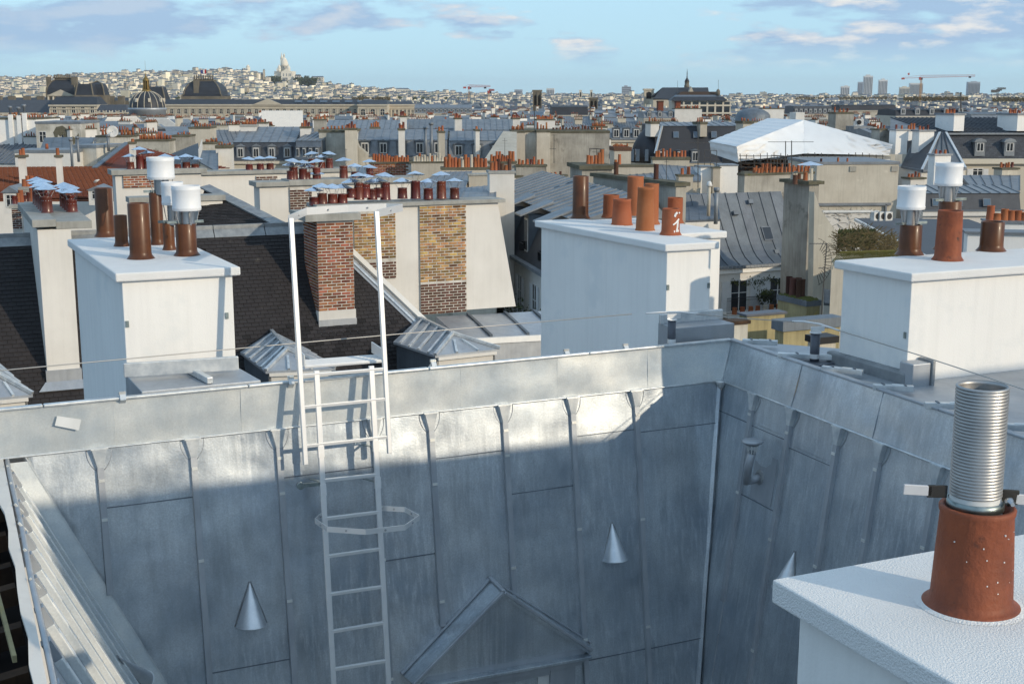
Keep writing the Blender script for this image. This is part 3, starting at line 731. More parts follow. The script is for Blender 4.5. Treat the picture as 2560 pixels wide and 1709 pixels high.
def cowl(root, p, h, r, x0, x1, yt, yb, ynb=None):
    """white louvred drum on a ribbed steel neck above a pot"""
    xc = (x0 + x1) / 2; d = p.y; rr = (x1 - x0) / 2 / F * d
    q = atr(xc, (yt + yb) / 2, d); zt, zb = atr(xc, yt, d).z, atr(xc, yb, d).z
    z0 = p.z + h - 0.02; nr = rr * 0.52; prof = []
    n = 9
    for i in range(n):
        a = z0 + (zb + 0.03 - z0) * i / n; b = z0 + (zb + 0.03 - z0) * (i + 0.5) / n
        prof += [(nr, a - z0), (nr * 1.08, b - z0)]
    ng = O('flexible_neck', MB().lathe(V((q.x, q.y, z0)), prof, 20), 'flue_steel', root)
    H = zt - zb; c = V((q.x, q.y, zb))
    pr = [(rr * .96, 0), (rr, 0.004), (rr, H * .08), (rr * 1.015, H * .10), (rr * 1.015, H * .13), (rr * .985, H * .16), (rr * .985, H * .80), (rr * 1.015, H * .84), (rr * 1.015, H * .87), (rr * .99, H * .9), (rr, H), (rr * .95, H), (rr * .95, H * .3), (0.001, H * .3)]
    O('cowl_drum', MB().lathe(c, pr, 36, caps=False), 'cowl_white', root)
    for i in range(4):
        an = 2 * math.pi * i / 4 + 0.6; e = V((math.cos(an), math.sin(an), 0))
        O('cowl_strut', MB().bar(V((q.x, q.y, z0)) + e * nr * 1.15, c + e * rr * .93 + Z * .02, 0.018, 0.003), 'flue_steel', root)
    bd = MB().box(V((p.x, p.y, p.z + h)), U, VV, Z, -r * 1.75, r * 1.75, -0.012, 0.012, 0.0, 0.022)
    O('clamp_strap', bd, 'galva', root)
for (x0, x1, yt, yb, cw_) in ((240, 289, 468, 594, None), (286, 324, 536, 618, None), (376, 414, 480, 614, (368, 435, 393, 448)), (323, 382, 505, 651, None),
                             (407, 441, 556, 627, (404, 458, 455, 512)), (439, 496, 556, 643, (430, 501, 464, 526))):
    o, p, r, h = pot(chL, x0 + 3, x1 - 3, yt, yb, 'glazed')
    if cw_: cowl(o, p, h, r, *cw_)
for (x0, x1, yt, yb, cw_) in ((2246, 2301, 559, 641, (2244, 2313, 465, 523)), (2340, 2396, 500, 628, (2339, 2406, 407, 464)), (2449, 2506, 551, 632, None)):
    o, p, r, h = pot(chR, x0, x1, yt, yb, 'glazed')
    if cw_: cowl(o, p, h, r, *cw_)
tag(pot(chR, 2336, 2401, 523, 656, 'clay', taper=0.07, mt='pot_terracotta')[0], 'ringed orange terracotta pot')
tag(pot(chM, 1431, 1471, 438, 549, 'glazed')[0], 'tall dark brown glazed pipe')
pot(chM, 1507, 1548, 485, 547, 'clay', taper=0.04)
pot(chM, 1567, 1608, 439, 541, 'clay', taper=0.02)
pot(chM, 1529, 1580, 495, 566, 'taper', taper=0.14)
pot(chM, 1609, 1646, 457, 563, 'clay', taper=0.03)
pot(chM, 1589, 1636, 466, 580, 'taper', taper=0.16)
pot(chM, 1668, 1706, 492, 560, 'clay', taper=0.0)
op, pp, rp, hp = pot(chM, 1653, 1699, 519, 591, 'clay', taper=0.06)
tag(op, 'orange pot daubed with a white painted arrow and dots')
# the daubed white marks, following the curve of the pot
def daub(pts, w):
    mb = MB()
    for i in range(len(pts) - 1):
        q = []
        for (x, y) in (pts[i], pts[i + 1]):
            b = atr(x, y, pp.y); ang = math.asin(max(-.95, min(.95, (b.x - pp.x) / (rp * .99))))
            q.append(V((pp.x + math.sin(ang) * rp * 1.02, pp.y - math.cos(ang) * rp * 1.02, b.z)))
        mb.bar(q[0], q[1], w, 0.004, V((0, -1, 0)))
    O('paint_mark', mb, 'white_paint', op)
daub([(1680, 560), (1687, 555), (1692, 549), (1695, 546)], 0.014); daub([(1692, 549), (1691, 565), (1688, 578)], 0.018); daub([(1682, 577), (1694, 575)], 0.022)
daub([(1684, 540), (1687, 532), (1691, 530)], 0.02); daub([(1695, 532), (1697, 530)], 0.014)
oo, pp, rp, hp = pot(chM, 1549, 1550, 547, 548, 'clay')[0], pp, rp, hp
bpy.data.objects.remove(oo.children[0]); bpy.data.objects.remove(oo)
# small fixings and lead on the white chimneys
def fixing(root, px, py, face_o, n_):
    p = hit(px, py, face_o, n_)
    O('anchor_plate', MB().box(p, V((-n_.y, n_.x, 0)), Z, n_, -0.012, 0.012, -0.03, 0.02, 0, 0.012), 'galva', root)
def bodyface(c): return V((c.x, c.y, CZ)) + U * 0.055 + VV * 0.055
for x, y in ((318, 808), (567, 787)): fixing(chL, x, y, bodyface(cL), -VV)
for x, y in ((1669, 717), (1771, 712)): fixing(chM, x, y, bodyface(cM), -VV)
fixing(chR, 2264, 836, bodyface(cR) + VV * 0.1 , -U)
# tall narrow edge of pale metal beside the left chimney
O('pipe_casing', MB().box(V((cL.x, cL.y, CZ)), U, VV, Z, -0.03, 0.055, dL - 0.02, dL + 0.12, -3.2, ST - 0.16), 'zinc_fascia', chL)

# ---- near pot with steel flue
p0 = Pz(2426, 1512, ST); r0 = 104 / F * p0.y * 1.0
hN = atr(2440, 1262, p0.y).z - p0.z
prof = [(r0 * 1.21, 0), (r0 * 1.20, 0.007), (r0 * 1.12, 0.012), (r0 * 1.04, 0.019), (r0 * 1.005, 0.032), (r0 * .955, hN * .5), (r0 * .89, hN - .022), (r0 * .92, hN - .016), (r0 * .93, hN - .004), (r0 * .90, hN), (r0 * .80, hN), (r0 * .78, hN - .1)]
for i in range(7): pass
potN = O('chimney_pot', MB().lathe(V((p0.x, p0.y, p0.z)), prof, 56, caps=False), 'pot_terracotta', chN)
rf = random.Random(3)
for i in range(13):
    a_ = rf.uniform(-2.6, -.5); h_ = rf.uniform(.04, hN * .9); rr0 = r0 * (1.0 - .095 * h_ / hN) + .0012; sz = rf.choice([.0008, .001, .0015])
    q = V((p0.x + math.cos(a_) * rr0, p0.y + math.sin(a_) * rr0, p0.z + h_)); e = V((-math.sin(a_), math.cos(a_), 0))
    O('lime_fleck', MB().box(q, e, V((math.cos(a_), math.sin(a_), 0)), Z, -sz, sz, -.003, .0006, -sz * rf.uniform(.8, 2), sz), 'white_paint', potN)
mb = MB(); 
for i in range(40):
    a = 2 * math.pi * i / 40
    mb.v.append(p0 + V((math.cos(a) * r0 * (1.36 + .05 * math.sin(a * 3)), math.sin(a) * r0 * (1.36 + .05 * math.cos(a * 2)), 0.001)))
mb.face(list(range(40))); k = 40
mb.v += [p0 + V((math.cos(2 * math.pi * i / 40) * r0 * 1.2, math.sin(2 * math.pi * i / 40) * r0 * 1.2, 0.007)) for i in range(40)]
for i in range(40): mb.face([i, (i + 1) % 40, 40 + (i + 1) % 40, 40 + i], True)
O('mortar_bed', mb, 'white_slab', chN)
fr_ = 66 / F * p0.y; zt = atr(2457, 962, p0.y).z; z0 = p0.z + hN - 0.02
xt = atr(2457, 962, p0.y).x; xb = atr(2439, 1240, p0.y).x
ax = V((xt - xb, 0.0, zt - z0)); Lx = ax.length; prof = []
nrib = 34
for i in range(nrib):
    a = 0.05 + (Lx - 0.05) * i / nrib; st = (Lx - .05) / nrib
    prof += [(fr_ * .97, a), (fr_, a + st * .28), (fr_, a + st * .55), (fr_ * .97, a + st * .85)]
prof += [(fr_ * .93, Lx), (fr_ * .90, Lx - .01)]
for i in range(10): prof += [(fr_ * .93, Lx - .02 - i * .012), (fr_ * .90, Lx - .026 - i * .012)]
base = V((xb, p0.y, z0))
O('flexible_flue', MB().lathe(base, prof, 48, ax, caps=False), 'flue_dull', potN)
O('flue_inside', MB().lathe(base, [(fr_ * .9, Lx - .16), (0.001, Lx - .16)], 24, ax, caps=False), 'soot_and_shade', potN)
O('flue_collar', MB().lathe(base, [(fr_ * 1.0, -0.015), (fr_ * 1.03, -0.01), (fr_ * 1.03, 0.034), (fr_ * .98, 0.04), (fr_ * .96, 0.052)], 40, ax, caps=False), 'white_plastic', potN)
O('pot_throat', MB().lathe(V((p0.x, p0.y, p0.z + hN)), [(r0 * .81, -0.004), (r0 * .8, -.03), (0.001, -.03)], 32, caps=False), 'soot_and_shade', potN)
zc = z0 + 0.026
pl, pr = atr(2345, 1227, p0.y), atr(2535, 1240, p0.y)
cs = MB().lathe(V((base.x, base.y, zc)), [(fr_ * 1.04, -0.012), (fr_ * 1.09, -0.012), (fr_ * 1.09, 0.012), (fr_ * 1.04, 0.012)], 32, caps=False)
O('clamp_ring', cs, 'galva', potN)
for (A_, B_, m_, w_) in (((2258, 1222), (2330, 1226), 'alu_grey', .028), ((2318, 1227), (2368, 1228), 'black_rubber', .034), ((2505, 1240), (2546, 1243), 'black_rubber', .040), ((2538, 1246), (2600, 1252), 'alu_grey', .028)):
    a_ = atr(*A_, p0.y - 0.015); b_ = atr(*B_, p0.y - 0.015)
    O('clamp_strap' if m_ == 'alu_grey' else 'rubber_pad', MB().bar(a_, b_, 0.008, w_), m_, potN, bevel=0.002)
O('clamp_bolt', MB().lathe(atr(2521, 1252, p0.y - 0.04), [(0.012, 0), (0.012, 0.012), (0.006, 0.014), (0.006, 0.03)], 6, V((0, -1, 0))), 'bolt_steel', potN)

# crickets: zinc boxes in front of chimney feet
rK = rA
cz = R(-2.13)
def edgept(px): return Pz(px, 1026 + (850 - 1026) * px / 1828, ZT)
f0_, f1_ = edgept(356) + back * .03, edgept(655) + back * .03
pts = [Pz(313, 935, -2.13), Pz(594, 917, -2.13), V((f1_.x, f1_.y, R(-2.165))), V((f0_.x, f0_.y, R(-2.165)))]
ck = O('chimney_saddle', MB().slab(pts, (0, 0, -0.5)), 'zinc_matt', rA, bevel=0.006)
f2_ = edgept(530) + back * .05
O('saddle_rib', MB().bar(Pz(456, 914, -2.10), V((f2_.x, f2_.y, R(-2.135))), 0.05, 0.05), 'zinc_edge', ck, bevel=0.006)
O('saddle_upstand', MB().bar(Pz(309, 925, -2.06), Pz(596, 907, -2.06), 0.04, 0.11), 'zinc_edge', ck, bevel=0.006)
pM = [V((cM.x, cM.y, 0)) + U * a + VV * b for a, b in ((0.0, 0.1), (wM + 0.05, 0.1), (wM + 0.05, -0.22), (0.0, -0.22))]
sm = O('chimney_saddle', MB().slab([V((p.x, p.y, R(-2.10))) for p in pM], (0, 0, -0.5)), 'zinc_matt', rB, bevel=0.006)
O('saddle_upstand', MB().box(V((cM.x, cM.y, R(-2.105))), U, VV, Z, -0.02, wM + 0.08, 0.02, 0.06, 0, 0.10), 'zinc_edge', sm, bevel=0.01)
# kerb round the right chimney
o_ = V((cR.x, cR.y, CZ))
kr = O('chimney_kerb', MB().box(o_, U, VV, Z, -0.03, 0.055, -0.02, dR + 0.05, -2.30, -2.13), 'lead', rB, bevel=0.02)
O('chimney_kerb', MB().box(o_, U, VV, Z, -0.02, 0.16, -0.10, 0.055, -2.30, -2.05), 'zinc_matt', rB, bevel=0.008)
O('kerb_edge', MB().box(o_, U, VV, Z, 0.16, 0.19, -0.12, 0.05, -2.30, -2.03), 'lead', rB, bevel=0.008)

# ================================================================== LIFELINE
ZL = -1.935
posts = []
for i, (x0, x1, ytop, ybase) in enumerate(((1668, 1689, 800, 880), (2024, 2048, 832, 898))):
    xc = (x0 + x1) / 2
    b = Pz(xc, ybase, ZT) if i else atr(xc, 860, Pz(xc, 868, ZT).y + 0.15)
    d = b.y; r = (x1 - x0) / 2 / F * d
    zt_ = atr(xc, ytop, d).z; zb_ = R(ZT) - 0.05
    ps = T('lifeline_post', ['dark grey lifeline post in front of the central white chimney', 'dark grey lifeline post on a plate right of the inner roof corner'][i], 'post', V((b.x, b.y, zb_)))
    O('tube', MB().lathe(V((b.x, b.y, zb_)), [(r, 0), (r, zt_ - zb_)], 20), 'post_grey', ps)
    O('top_plate', MB().lathe(V((b.x, b.y, zt_)), [(r * 1.25, 0), (r * 1.25, 0.008)], 20), 'alu_white', ps)
    O('cable_bracket', MB().box(V((b.x, b.y, zt_)), U, VV, Z, -0.05, 0.09, -0.003, 0.003, 0.01, 0.055), 'alu_white', ps)
    O('label_band', MB().lathe(V((b.x, b.y, zb_)), [(r * 1.03, 0.06), (r * 1.03, 0.10)], 20, caps=False), 'alu_white', ps)
    if i: O('base_plate', MB().box(V((b.x, b.y, R(ZT) - 0.028)), (U + VV * .2).normalized(), (VV - U * .2).normalized(), Z, -.16, .2, -.15, .15, 0, 0.012), 'post_grey', ps)
    posts.append(b)
cab = T('lifeline_cable', 'thin steel safety cable stretched above the parapet across the whole picture', 'cable', Pz(1000, 838, ZL))
seg = [(-150, 938), (0, 926), (400, 889), (800, 852), (1200, 817), (1580, 785)]
O('wire', MB().tube([Pz(x, y, ZL) for x, y in seg], 0.0042, 8), 'cable_steel', cab)
seg = [(1740, 785), (1850, 795), (1985, 804)]
O('wire', MB().tube([Pz(x, y, ZL) for x, y in seg], 0.0042, 8), 'cable_steel', cab)
seg = [(2094, 825), (2300, 888), (2560, 973), (2900, 1092)]
O('wire', MB().tube([Pz(x, y, ZL) for x, y in seg], 0.0042, 8), 'cable_steel', cab)
O('guide_tube', MB().tube([Pz(x, y, ZL) for x, y in ((1614, 783), (1650, 780.5), (1700, 780), (1746, 785))], 0.008, 10), 'alu_white', cab)
O('guide_tube', MB().tube([Pz(x, y, ZL) for x, y in ((1980, 803), (2010, 803.5), (2050, 810), (2098, 826))], 0.008, 10), 'alu_white', cab)

# ================================================================== LADDER
OFF = 0.25
lp = FA.o + FA.n * OFF
def LP(px, py, off=0.0): return hit(px, py, lp + FA.n * off, FA.n)
lad = T('roof_ladder', 'white aluminium roof ladder with handrails and hexagonal hoops hooked over the parapet', 'ladder', LP(900, 1709))
ILt, ILb = LP(791, 926), LP(834, 1709); IRt, IRb = LP(928, 914), LP(971, 1709)
OLt, OLb = LP(727, 545), LP(764, 1161); ORt, ORb = LP(941, 528), LP(974, 1133)
dn = (ILb - ILt).normalized()
for a_, b_, w_ in ((ILt, ILb + (ILb - ILt) * .12, .042), (IRt, IRb + (IRb - IRt) * .12, .042)):
    O('ladder_rail', MB().bar(a_, b_, w_, .026, FA.nh), 'alu_white', lad, bevel=0.003)
for a_, b_ in ((OLt, OLb), (ORt, ORb)):
    O('handrail', MB().bar(a_, b_, .036, .036, FA.nh), 'alu_white', lad, bevel=0.004)
def onrail(t, b, py):
    lo, hi = -0.2, 1.3
    for _ in range(30):
        m_ = (lo + hi) / 2; p = t.lerp(b, m_) - EYE
        if 854.5 - F * p.dot(upv) / p.dot(fw) < py: lo = m_
        else: hi = m_
    return t.lerp(b, lo)
for (yl, yr, outer) in ((937, 922, 1), (1016, 997, 1), (1113, 1091, 1), (1201, 1186, 0), (1296, 1279, 0), (1390, 1371, 0), (1485, 1465, 0), (1578, 1555, 0), (1672, 1650, 0), (1766, 1744, 0)):
    tl, bl, tr, br = (OLt, OLb, ORt, ORb) if outer else (ILt, ILb, IRt, IRb)
    ex = 0 if not outer else 0
    O('rung', MB().bar(onrail(tl, bl, yl + (2 if outer else 0)), onrail(tr, br, yr), .026, .026, FA.nh), 'alu_white', lad, bevel=0.003)
# joint sleeves
for t_, b_, ys in ((ILt, ILb, (1128, 1224)), (IRt, IRb, (1114, 1206))):
    for y in ys:
        a_ = onrail(t_, b_, y - 14); c_ = onrail(t_, b_, y + 14)
        O('rail_sleeve', MB().bar(a_, c_, .048, .033, FA.nh), 'alu_white', lad)
# wall brackets
for y, xs in ((1118, 0), (1205, 1)):
    for t_, b_ in ((ILt, ILb), (IRt, IRb)):
        p = onrail(t_, b_, y); 
        O('wall_bracket', MB().bar(p, p - FA.n * OFF * .96 - FA.e1 * 0.03, .03, .006, Z), 'galva', lad)
p = onrail(ILt, ILb, 1208)
O('wall_bracket', MB().bar(p - FA.e1 * .02, p - FA.e1 * .17 - FA.n * .03, .03, .012, FA.nh).lathe(p - FA.e1 * .17 - FA.n * .03, [(0.028, -0.01), (0.028, 0.02)], 12, FA.nh), 'galva', lad)
# hoops
def hoop(zrel, pts, hb, name, m_, close=False):
    ws = [Pz(x, y, zrel) if not isinstance(x, V) else x for x, y in pts]
    for i in range(len(ws) - 1):
        a_, b_ = ws[i], ws[i + 1]; d_ = (b_ - a_).normalized()
        O(name, MB().bar(a_ - d_ * .002, b_ + d_ * .002, .005, hb, Z), m_, lad)
        if i < len(ws) - 1:
            c_ = a_.lerp(b_, .5); nn = d_.cross(Z).normalized()
            for s_ in (-1, 1): O('hoop_bolt', MB().lathe(c_ + nn * s_ * .003, [(0.009, 0), (0.009, 0.006)], 6, nn * s_), 'bolt_steel', lad)
zh = onrail(ILt, ILb, 1290).z - CZ
def hz(px, py): return (px, py)
hoop(zh - 0.02, [(950, 1270), (958, 1270), (1012, 1273), (1048, 1293), (1012, 1318), (914, 1329), (818, 1322), (788, 1301), (812, 1280)], .042, 'hoop_band', 'alu_white')
zh2 = OLt.z - CZ
hoop(zh2 - 0.02, [(722, 548), (767, 528), (870, 521), (966, 518), (1006, 519), (943, 534)], .062, 'top_hoop_band', 'alu_white')
# step-over platform
zp_ = (ILt.z - CZ) + 0.012
P0, P1 = Pz(762, 915, zp_), Pz(958, 900, zp_)
dd = (P1 - P0); dd.z = 0; dd.normalize(); bk = V((-dd.y, dd.x, 0))
O('step_platform', MB().box(P0, dd, bk, Z, 0, (P1 - P0).length, 0, 0.24, -0.02, 0.0), 'alu_white', lad, bevel=0.003)
for i in range(7):
    O('platform_rib', MB().box(P0, dd, bk, Z, 0.01, (P1 - P0).length - .01, 0.015 + i * .033, 0.028 + i * .033, 0.0, 0.005), 'alu_white', lad)
for e in (0, (P1 - P0).length):
    O('toe_board', MB().box(P0, dd, bk, Z, e - .004, e + .004, 0.0, 0.34, 0.0, 0.09), 'alu_white', lad)

# ================================================================== PEDIMENT DORMER at the bottom
od = 0.27
def DF(px, py, off): return hit(px, py, FA.o + FA.n * 0 + FA.nh * off, FA.nh)
apF = DF(1257, 1488, .4); 
fp = FA.P(*FA.at(1224, 1447)); apB = fp
# plane of the gable front: vertical, containing apF
apF = V((apB.x, apB.y, apB.z)) + FA.nh * 0.26 - Z * 0.02
def GF(px, py): return hit(px, py, apF, FA.nh)
dorm = T('pediment_dormer', 'zinc dormer with triangular pediment at the bottom centre of the courtyard', 'dormer', GF(1260, 1690))
eL, eR = GF(1046, 1694), GF(1466, 1618)
L_ = (eR - apF); 
kneeL = FA.P(*FA.at(1014, 1672)); kneeR = FA.P(*FA.at(1466, 1600))
O('gable', MB().slab([apF - Z * .03, eR + Z * .0, eL + Z * 0], -FA.nh * 0.05), 'new_zinc', dorm)
def slope(pf, ef, pb, eb):
    n_ = (ef - pf).cross(pb - pf).normalized(); n_ = n_ if n_.z > 0 else -n_
    return MB().slab([pf + FA.nh * .03, ef + FA.nh * .03, eb, pb], -n_ * 0.03), n_
for pf, ef, pb, eb in ((apF, eL + (eL - apF) * .06, apB, kneeL + (kneeL - apB) * .05), (apF, eR + (eR - apF) * .04, apB, kneeR + (kneeR - apB) * .04)):
    mb_, n_ = slope(pf, ef, pb, eb); s_ = O('roof_slope', mb_, 'new_zinc', dorm)
    O('verge_roll', MB().bar(pf + FA.nh * .03 + n_ * .01, ef + FA.nh * .03 + n_ * .01, .032, .03), 'zinc_matt', s_, bevel=.006)
    O('head_flashing', MB().bar(pb + n_ * .01 + FA.n * .012, eb + n_ * .01 + FA.n * .012, .04, .02), 'zinc_matt', s_, bevel=.006)
O('ridge_roll', MB().bar(apF + FA.nh * .03 + Z * .015, apB + Z * .015, .035, .03), 'zinc_matt', dorm, bevel=.006)
cL_, cR_ = GF(1040, 1722) , GF(1466, 1640)
O('frieze', MB().slab([eL + (eR - eL) * .02, eR - (eR - eL) * .01, eR - (eR - eL) * .01 - Z * .13, eL + (eR - eL) * .02 - Z * .13], -FA.nh * .04), 'zinc_matt', dorm)
O('cornice', MB().bar(GF(1066, 1707) + FA.nh * .03, GF(1470, 1634) + FA.nh * .03, .10, .025), 'new_zinc', dorm, bevel=.004)
O('cornice_board', MB().bar(GF(1090, 1719) + FA.nh * .0, GF(1452, 1650) + FA.nh * .0, .06, .05), 'zinc_matt', dorm)
wd = (eR - eL); wd.z = 0; wd.normalize()
j0 = GF(1090, 1728); j1 = GF(1445, 1662); wl = (j1 - j0).dot(wd)
O('cheek', MB().box(V((j0.x, j0.y, j0.z - 1.4)), wd, -FA.nh, Z, 0, wl, .05, .4, 0, 1.4), 'new_zinc', dorm)
O('jamb', MB().box(V((j0.x, j0.y, j0.z - 1.4)), wd, FA.nh, Z, wl * .80, wl * .98, -.1, .0, 0, 1.41), 'zinc_matt', dorm)
O('window_head', MB().box(V((j0.x, j0.y, j0.z)), wd, FA.nh, Z, 0, wl * .8, -.1, -.01, -.06, .02), 'zinc_matt', dorm)
O('jamb', MB().box(V((j0.x, j0.y, j0.z - 1.4)), wd, FA.nh, Z, 0, wl * .16, -.1, .0, 0, 1.41), 'zinc_matt', dorm)
O('window_frame', MB().box(V((j0.x, j0.y, j0.z - 1.4)), wd, FA.nh, Z, wl * .72, wl * .80, -.09, -.03, 0, 1.34).box(V((j0.x, j0.y, j0.z - 1.4)), wd, FA.nh, Z, wl * .16, wl * .22, -.09, -.03, 0, 1.34), 'frame_white', dorm)
O('pane', MB().box(V((j0.x, j0.y, j0.z - 1.4)), wd, FA.nh, Z, wl * .2, wl * .73, -.08, -.07, 0, 1.34), 'glass_sky', dorm)
# ================================================================== ROOFSCAPE BUILDERS
def mesh_of(name, mb, m):
    me = bpy.data.meshes.new(name); me.from_pydata([tuple(p) for p in mb.v], [], mb.f)
    for q in (m if isinstance(m, (list, tuple)) else [m]): me.materials.append(M[q])
    me.polygons.foreach_set('use_smooth', mb.sm); me.polygons.foreach_set('material_index', mb.mi); me.update(); return me
def inst(name, me, parent, loc, scale=1.0, rz=0.0):
    o = bpy.data.objects.new(name, me); COL.objects.link(o); o.parent = parent
    o.location = V(loc) - rootloc(parent); o.rotation_euler = (0, 0, rz)
    o.scale = (scale,) * 3 if isinstance(scale, (int, float)) else scale
    return o
def potmesh(name, m, taper=0.15, n=12):
    mb = MB().lathe((0, 0, 0), [(1.12, 0), (1.0, 0.06), (1 - taper, 0.9), (1.06 - taper, 0.92), (1.06 - taper, 1.0), (0.86 - taper, 1.0), (0.84 - taper, 0.8)], n, caps=False)
    mb.cur = 1; mb.lathe((0, 0, 0), [(.85 - taper, .82), (0.001, .82)], n, caps=False)
    return mesh_of(name, mb, [m, 'soot_and_shade'])
PM = {'o': potmesh('pot', 'pot_orange'), 'r': potmesh('pot', 'pot_red', 0.08), 'd': potmesh('pot', 'brick_dark', 0.05), 'c': potmesh('pot', 'plaster_beige', 0.1)}
# steel rain hat: pleated cone on three bent legs
mb = MB(); n = 16; k = 0
mb.v.append(V((0, 0, 1.0)))
for i in range(n):
    a = 2 * math.pi * i / n; r = 1.0 if i % 2 else 0.93; mb.v.append(V((math.cos(a) * r, math.sin(a) * r, 0.62 + (0.0 if i % 2 else 0.035))))
for i in range(n): mb.face([0, 1 + i, 1 + (i + 1) % n])
for i in range(n): mb.v.append(V((math.cos(2 * math.pi * i / n) * .9, math.sin(2 * math.pi * i / n) * .9, 0.60)))
for i in range(n): mb.face([1 + (i + 1) % n, 1 + i, 1 + n + i, 1 + n + (i + 1) % n])
mb.face([1 + n + i for i in range(n)][::-1])
HAT = mesh_of('rain_hat', mb, 'hat_steel')
mb = MB()
for i in range(4):
    a = 2 * math.pi * i / 4 + .5; e = V((math.cos(a), math.sin(a), 0))
    mb.bar(e * .40 + Z * -.55, e * .44 + Z * 0.0, .035, .02); mb.bar(e * .44, e * .82 + Z * .62, .035, .02)
mb.lathe((0, 0, -.35), [(.43, -.04), (.46, -.04), (.46, .04), (.43, .04)], 12, caps=False)
LEGS = mesh_of('hat_bracket', mb, 'flue_steel')
def hatpot(root, x, ybase, ytop, d, yhat=None, w=None):
    """red pot with a steel hat; pixel centre column, foot row, pot-top row, hat-top row, distance"""
    p = atr(x, ybase, d); h = atr(x, ytop, d).z - p.z; r = (w or 0.125)
    o = inst('chimney_pot', PM['r'], root, p, (r, r, h))
    zt = p.z + h; hh = 0.44
    q = bpy.data.objects.new('rain_hat', HAT); COL.objects.link(q); q.parent = o
    hs = 0.25; s = (hs / r, hs / r, hs / h); q.scale = s; q.location = (0, 0, 1.0)
    g = bpy.data.objects.new('hat_bracket', LEGS); COL.objects.link(g); g.parent = o; g.scale = s; g.location = (0, 0, 1.0)
    q.rotation_euler = (0, 0, rnd.uniform(0, 2)); g.rotation_euler = q.rotation_euler
    q.rotation_euler.x = rnd.uniform(-.05, .05)
    return o
def proj(p):
    p = V(p) - EYE; k = p.dot(fw); return 1280 + F * p.x / k, 854.5 - F * p.dot(upv) / k
def fpx(x0, x1, y, d, th=TH):
    o = at(x0, y, d); u, v = axes(th); return o, u, v, width_to(x1, y, o, u)
def potrow(root, o, u, v, w, dp, ztop, n, kind='o', size=0.11, hgt=0.5, f0=0.06, f1=0.94, single=True, rows=1, seed=0, name='chimney_pot'):
    r = random.Random(seed + n); L = []
    if o.y > 95: size *= .84; hgt *= .72
    for j in range(rows):
        for i in range(n):
            f = f0 + (f1 - f0) * (i + 0.5 + r.uniform(-.18, .18)) / n
            p = V((o.x, o.y, ztop - 0.01)) + u * (w * f) + v * (dp * (0.5 if rows == 1 else (0.27 + 0.5 * j)))
            L.append((p, size * r.uniform(.78, 1.0), hgt * r.choice([.55, .65, .7, .8, .9, 1.15])))
    ks = kind if len(kind) > 1 else kind * 2
    if single:
        for p, s, h in L: inst(name, PM[r.choice(ks)], root, p, (s, s, h))
    else:
        mb = MB()
        for p, s, h in L: mb.lathe(p, [(s, 0), (s * .85, h), (s * .6, h), (s * .5, h * .8)], 7)
        O('chimney_pots', mb, 'pot_far', root)['kind'] = 'stuff'
def stack(label, x0, x1, yt, d, dp, m, th=TH, zb=0.0, cap='concrete', caph=0.16, over=0.07, pots=None, right_lean=0.0, cat='chimney', ybot=None, single=None):
    """a chimney wall standing on its own building mass"""
    o, u, v, w = fpx(x0, x1, yt, d, th); zt = o.z
    if ybot is not None: zb = zat(ybot, d)
    r = T('chimney_wall', label, cat, V((o.x, o.y, zb)))
    base = V((o.x, o.y, 0)); zc = zt - caph
    A_ = [base + Z * zb, base + u * (w + right_lean) + Z * zb, base + u * (w + right_lean) + v * dp + Z * zb, base + v * dp + Z * zb]
    B_ = [base + Z * zc, base + u * w + Z * zc, base + u * w + v * dp + Z * zc, base + v * dp + Z * zc]
    O('wall', MB().hexa(A_, B_), m, r)
    if cap: O('cap', MB().box(base, u, v, Z, -over, w + over, -over, dp + over, zc, zt), cap, r)
    for q in (pots or []):
        q = dict(q); s = q.pop('single', d < 100 if single is None else single)
        potrow(r, V((o.x, o.y, 0)), u, v, w, dp, zt, seed=int(x0), single=s, **q)
    return r, V((o.x, o.y, 0)), u, v, w, zt
def seams(mb, p00, p10, p01, p11, step, wd=0.03, h=0.035):
    """raised standing seams on a slope from the p0. edge down to the p1. edge"""
    L = (V(p10) - V(p00)).length; n = max(2, int(L / step)); nn = (V(p10) - V(p00)).cross(V(p01) - V(p00)).normalized()
    if nn.z < 0: nn = -nn
    for i in range(n + 1):
        f = i / n; a = lerp(V(p00), V(p10), f); b = lerp(V(p01), V(p11), f)
        mb.bar(a + nn * h * .4, b + nn * h * .4, wd, h, nn)
    return mb
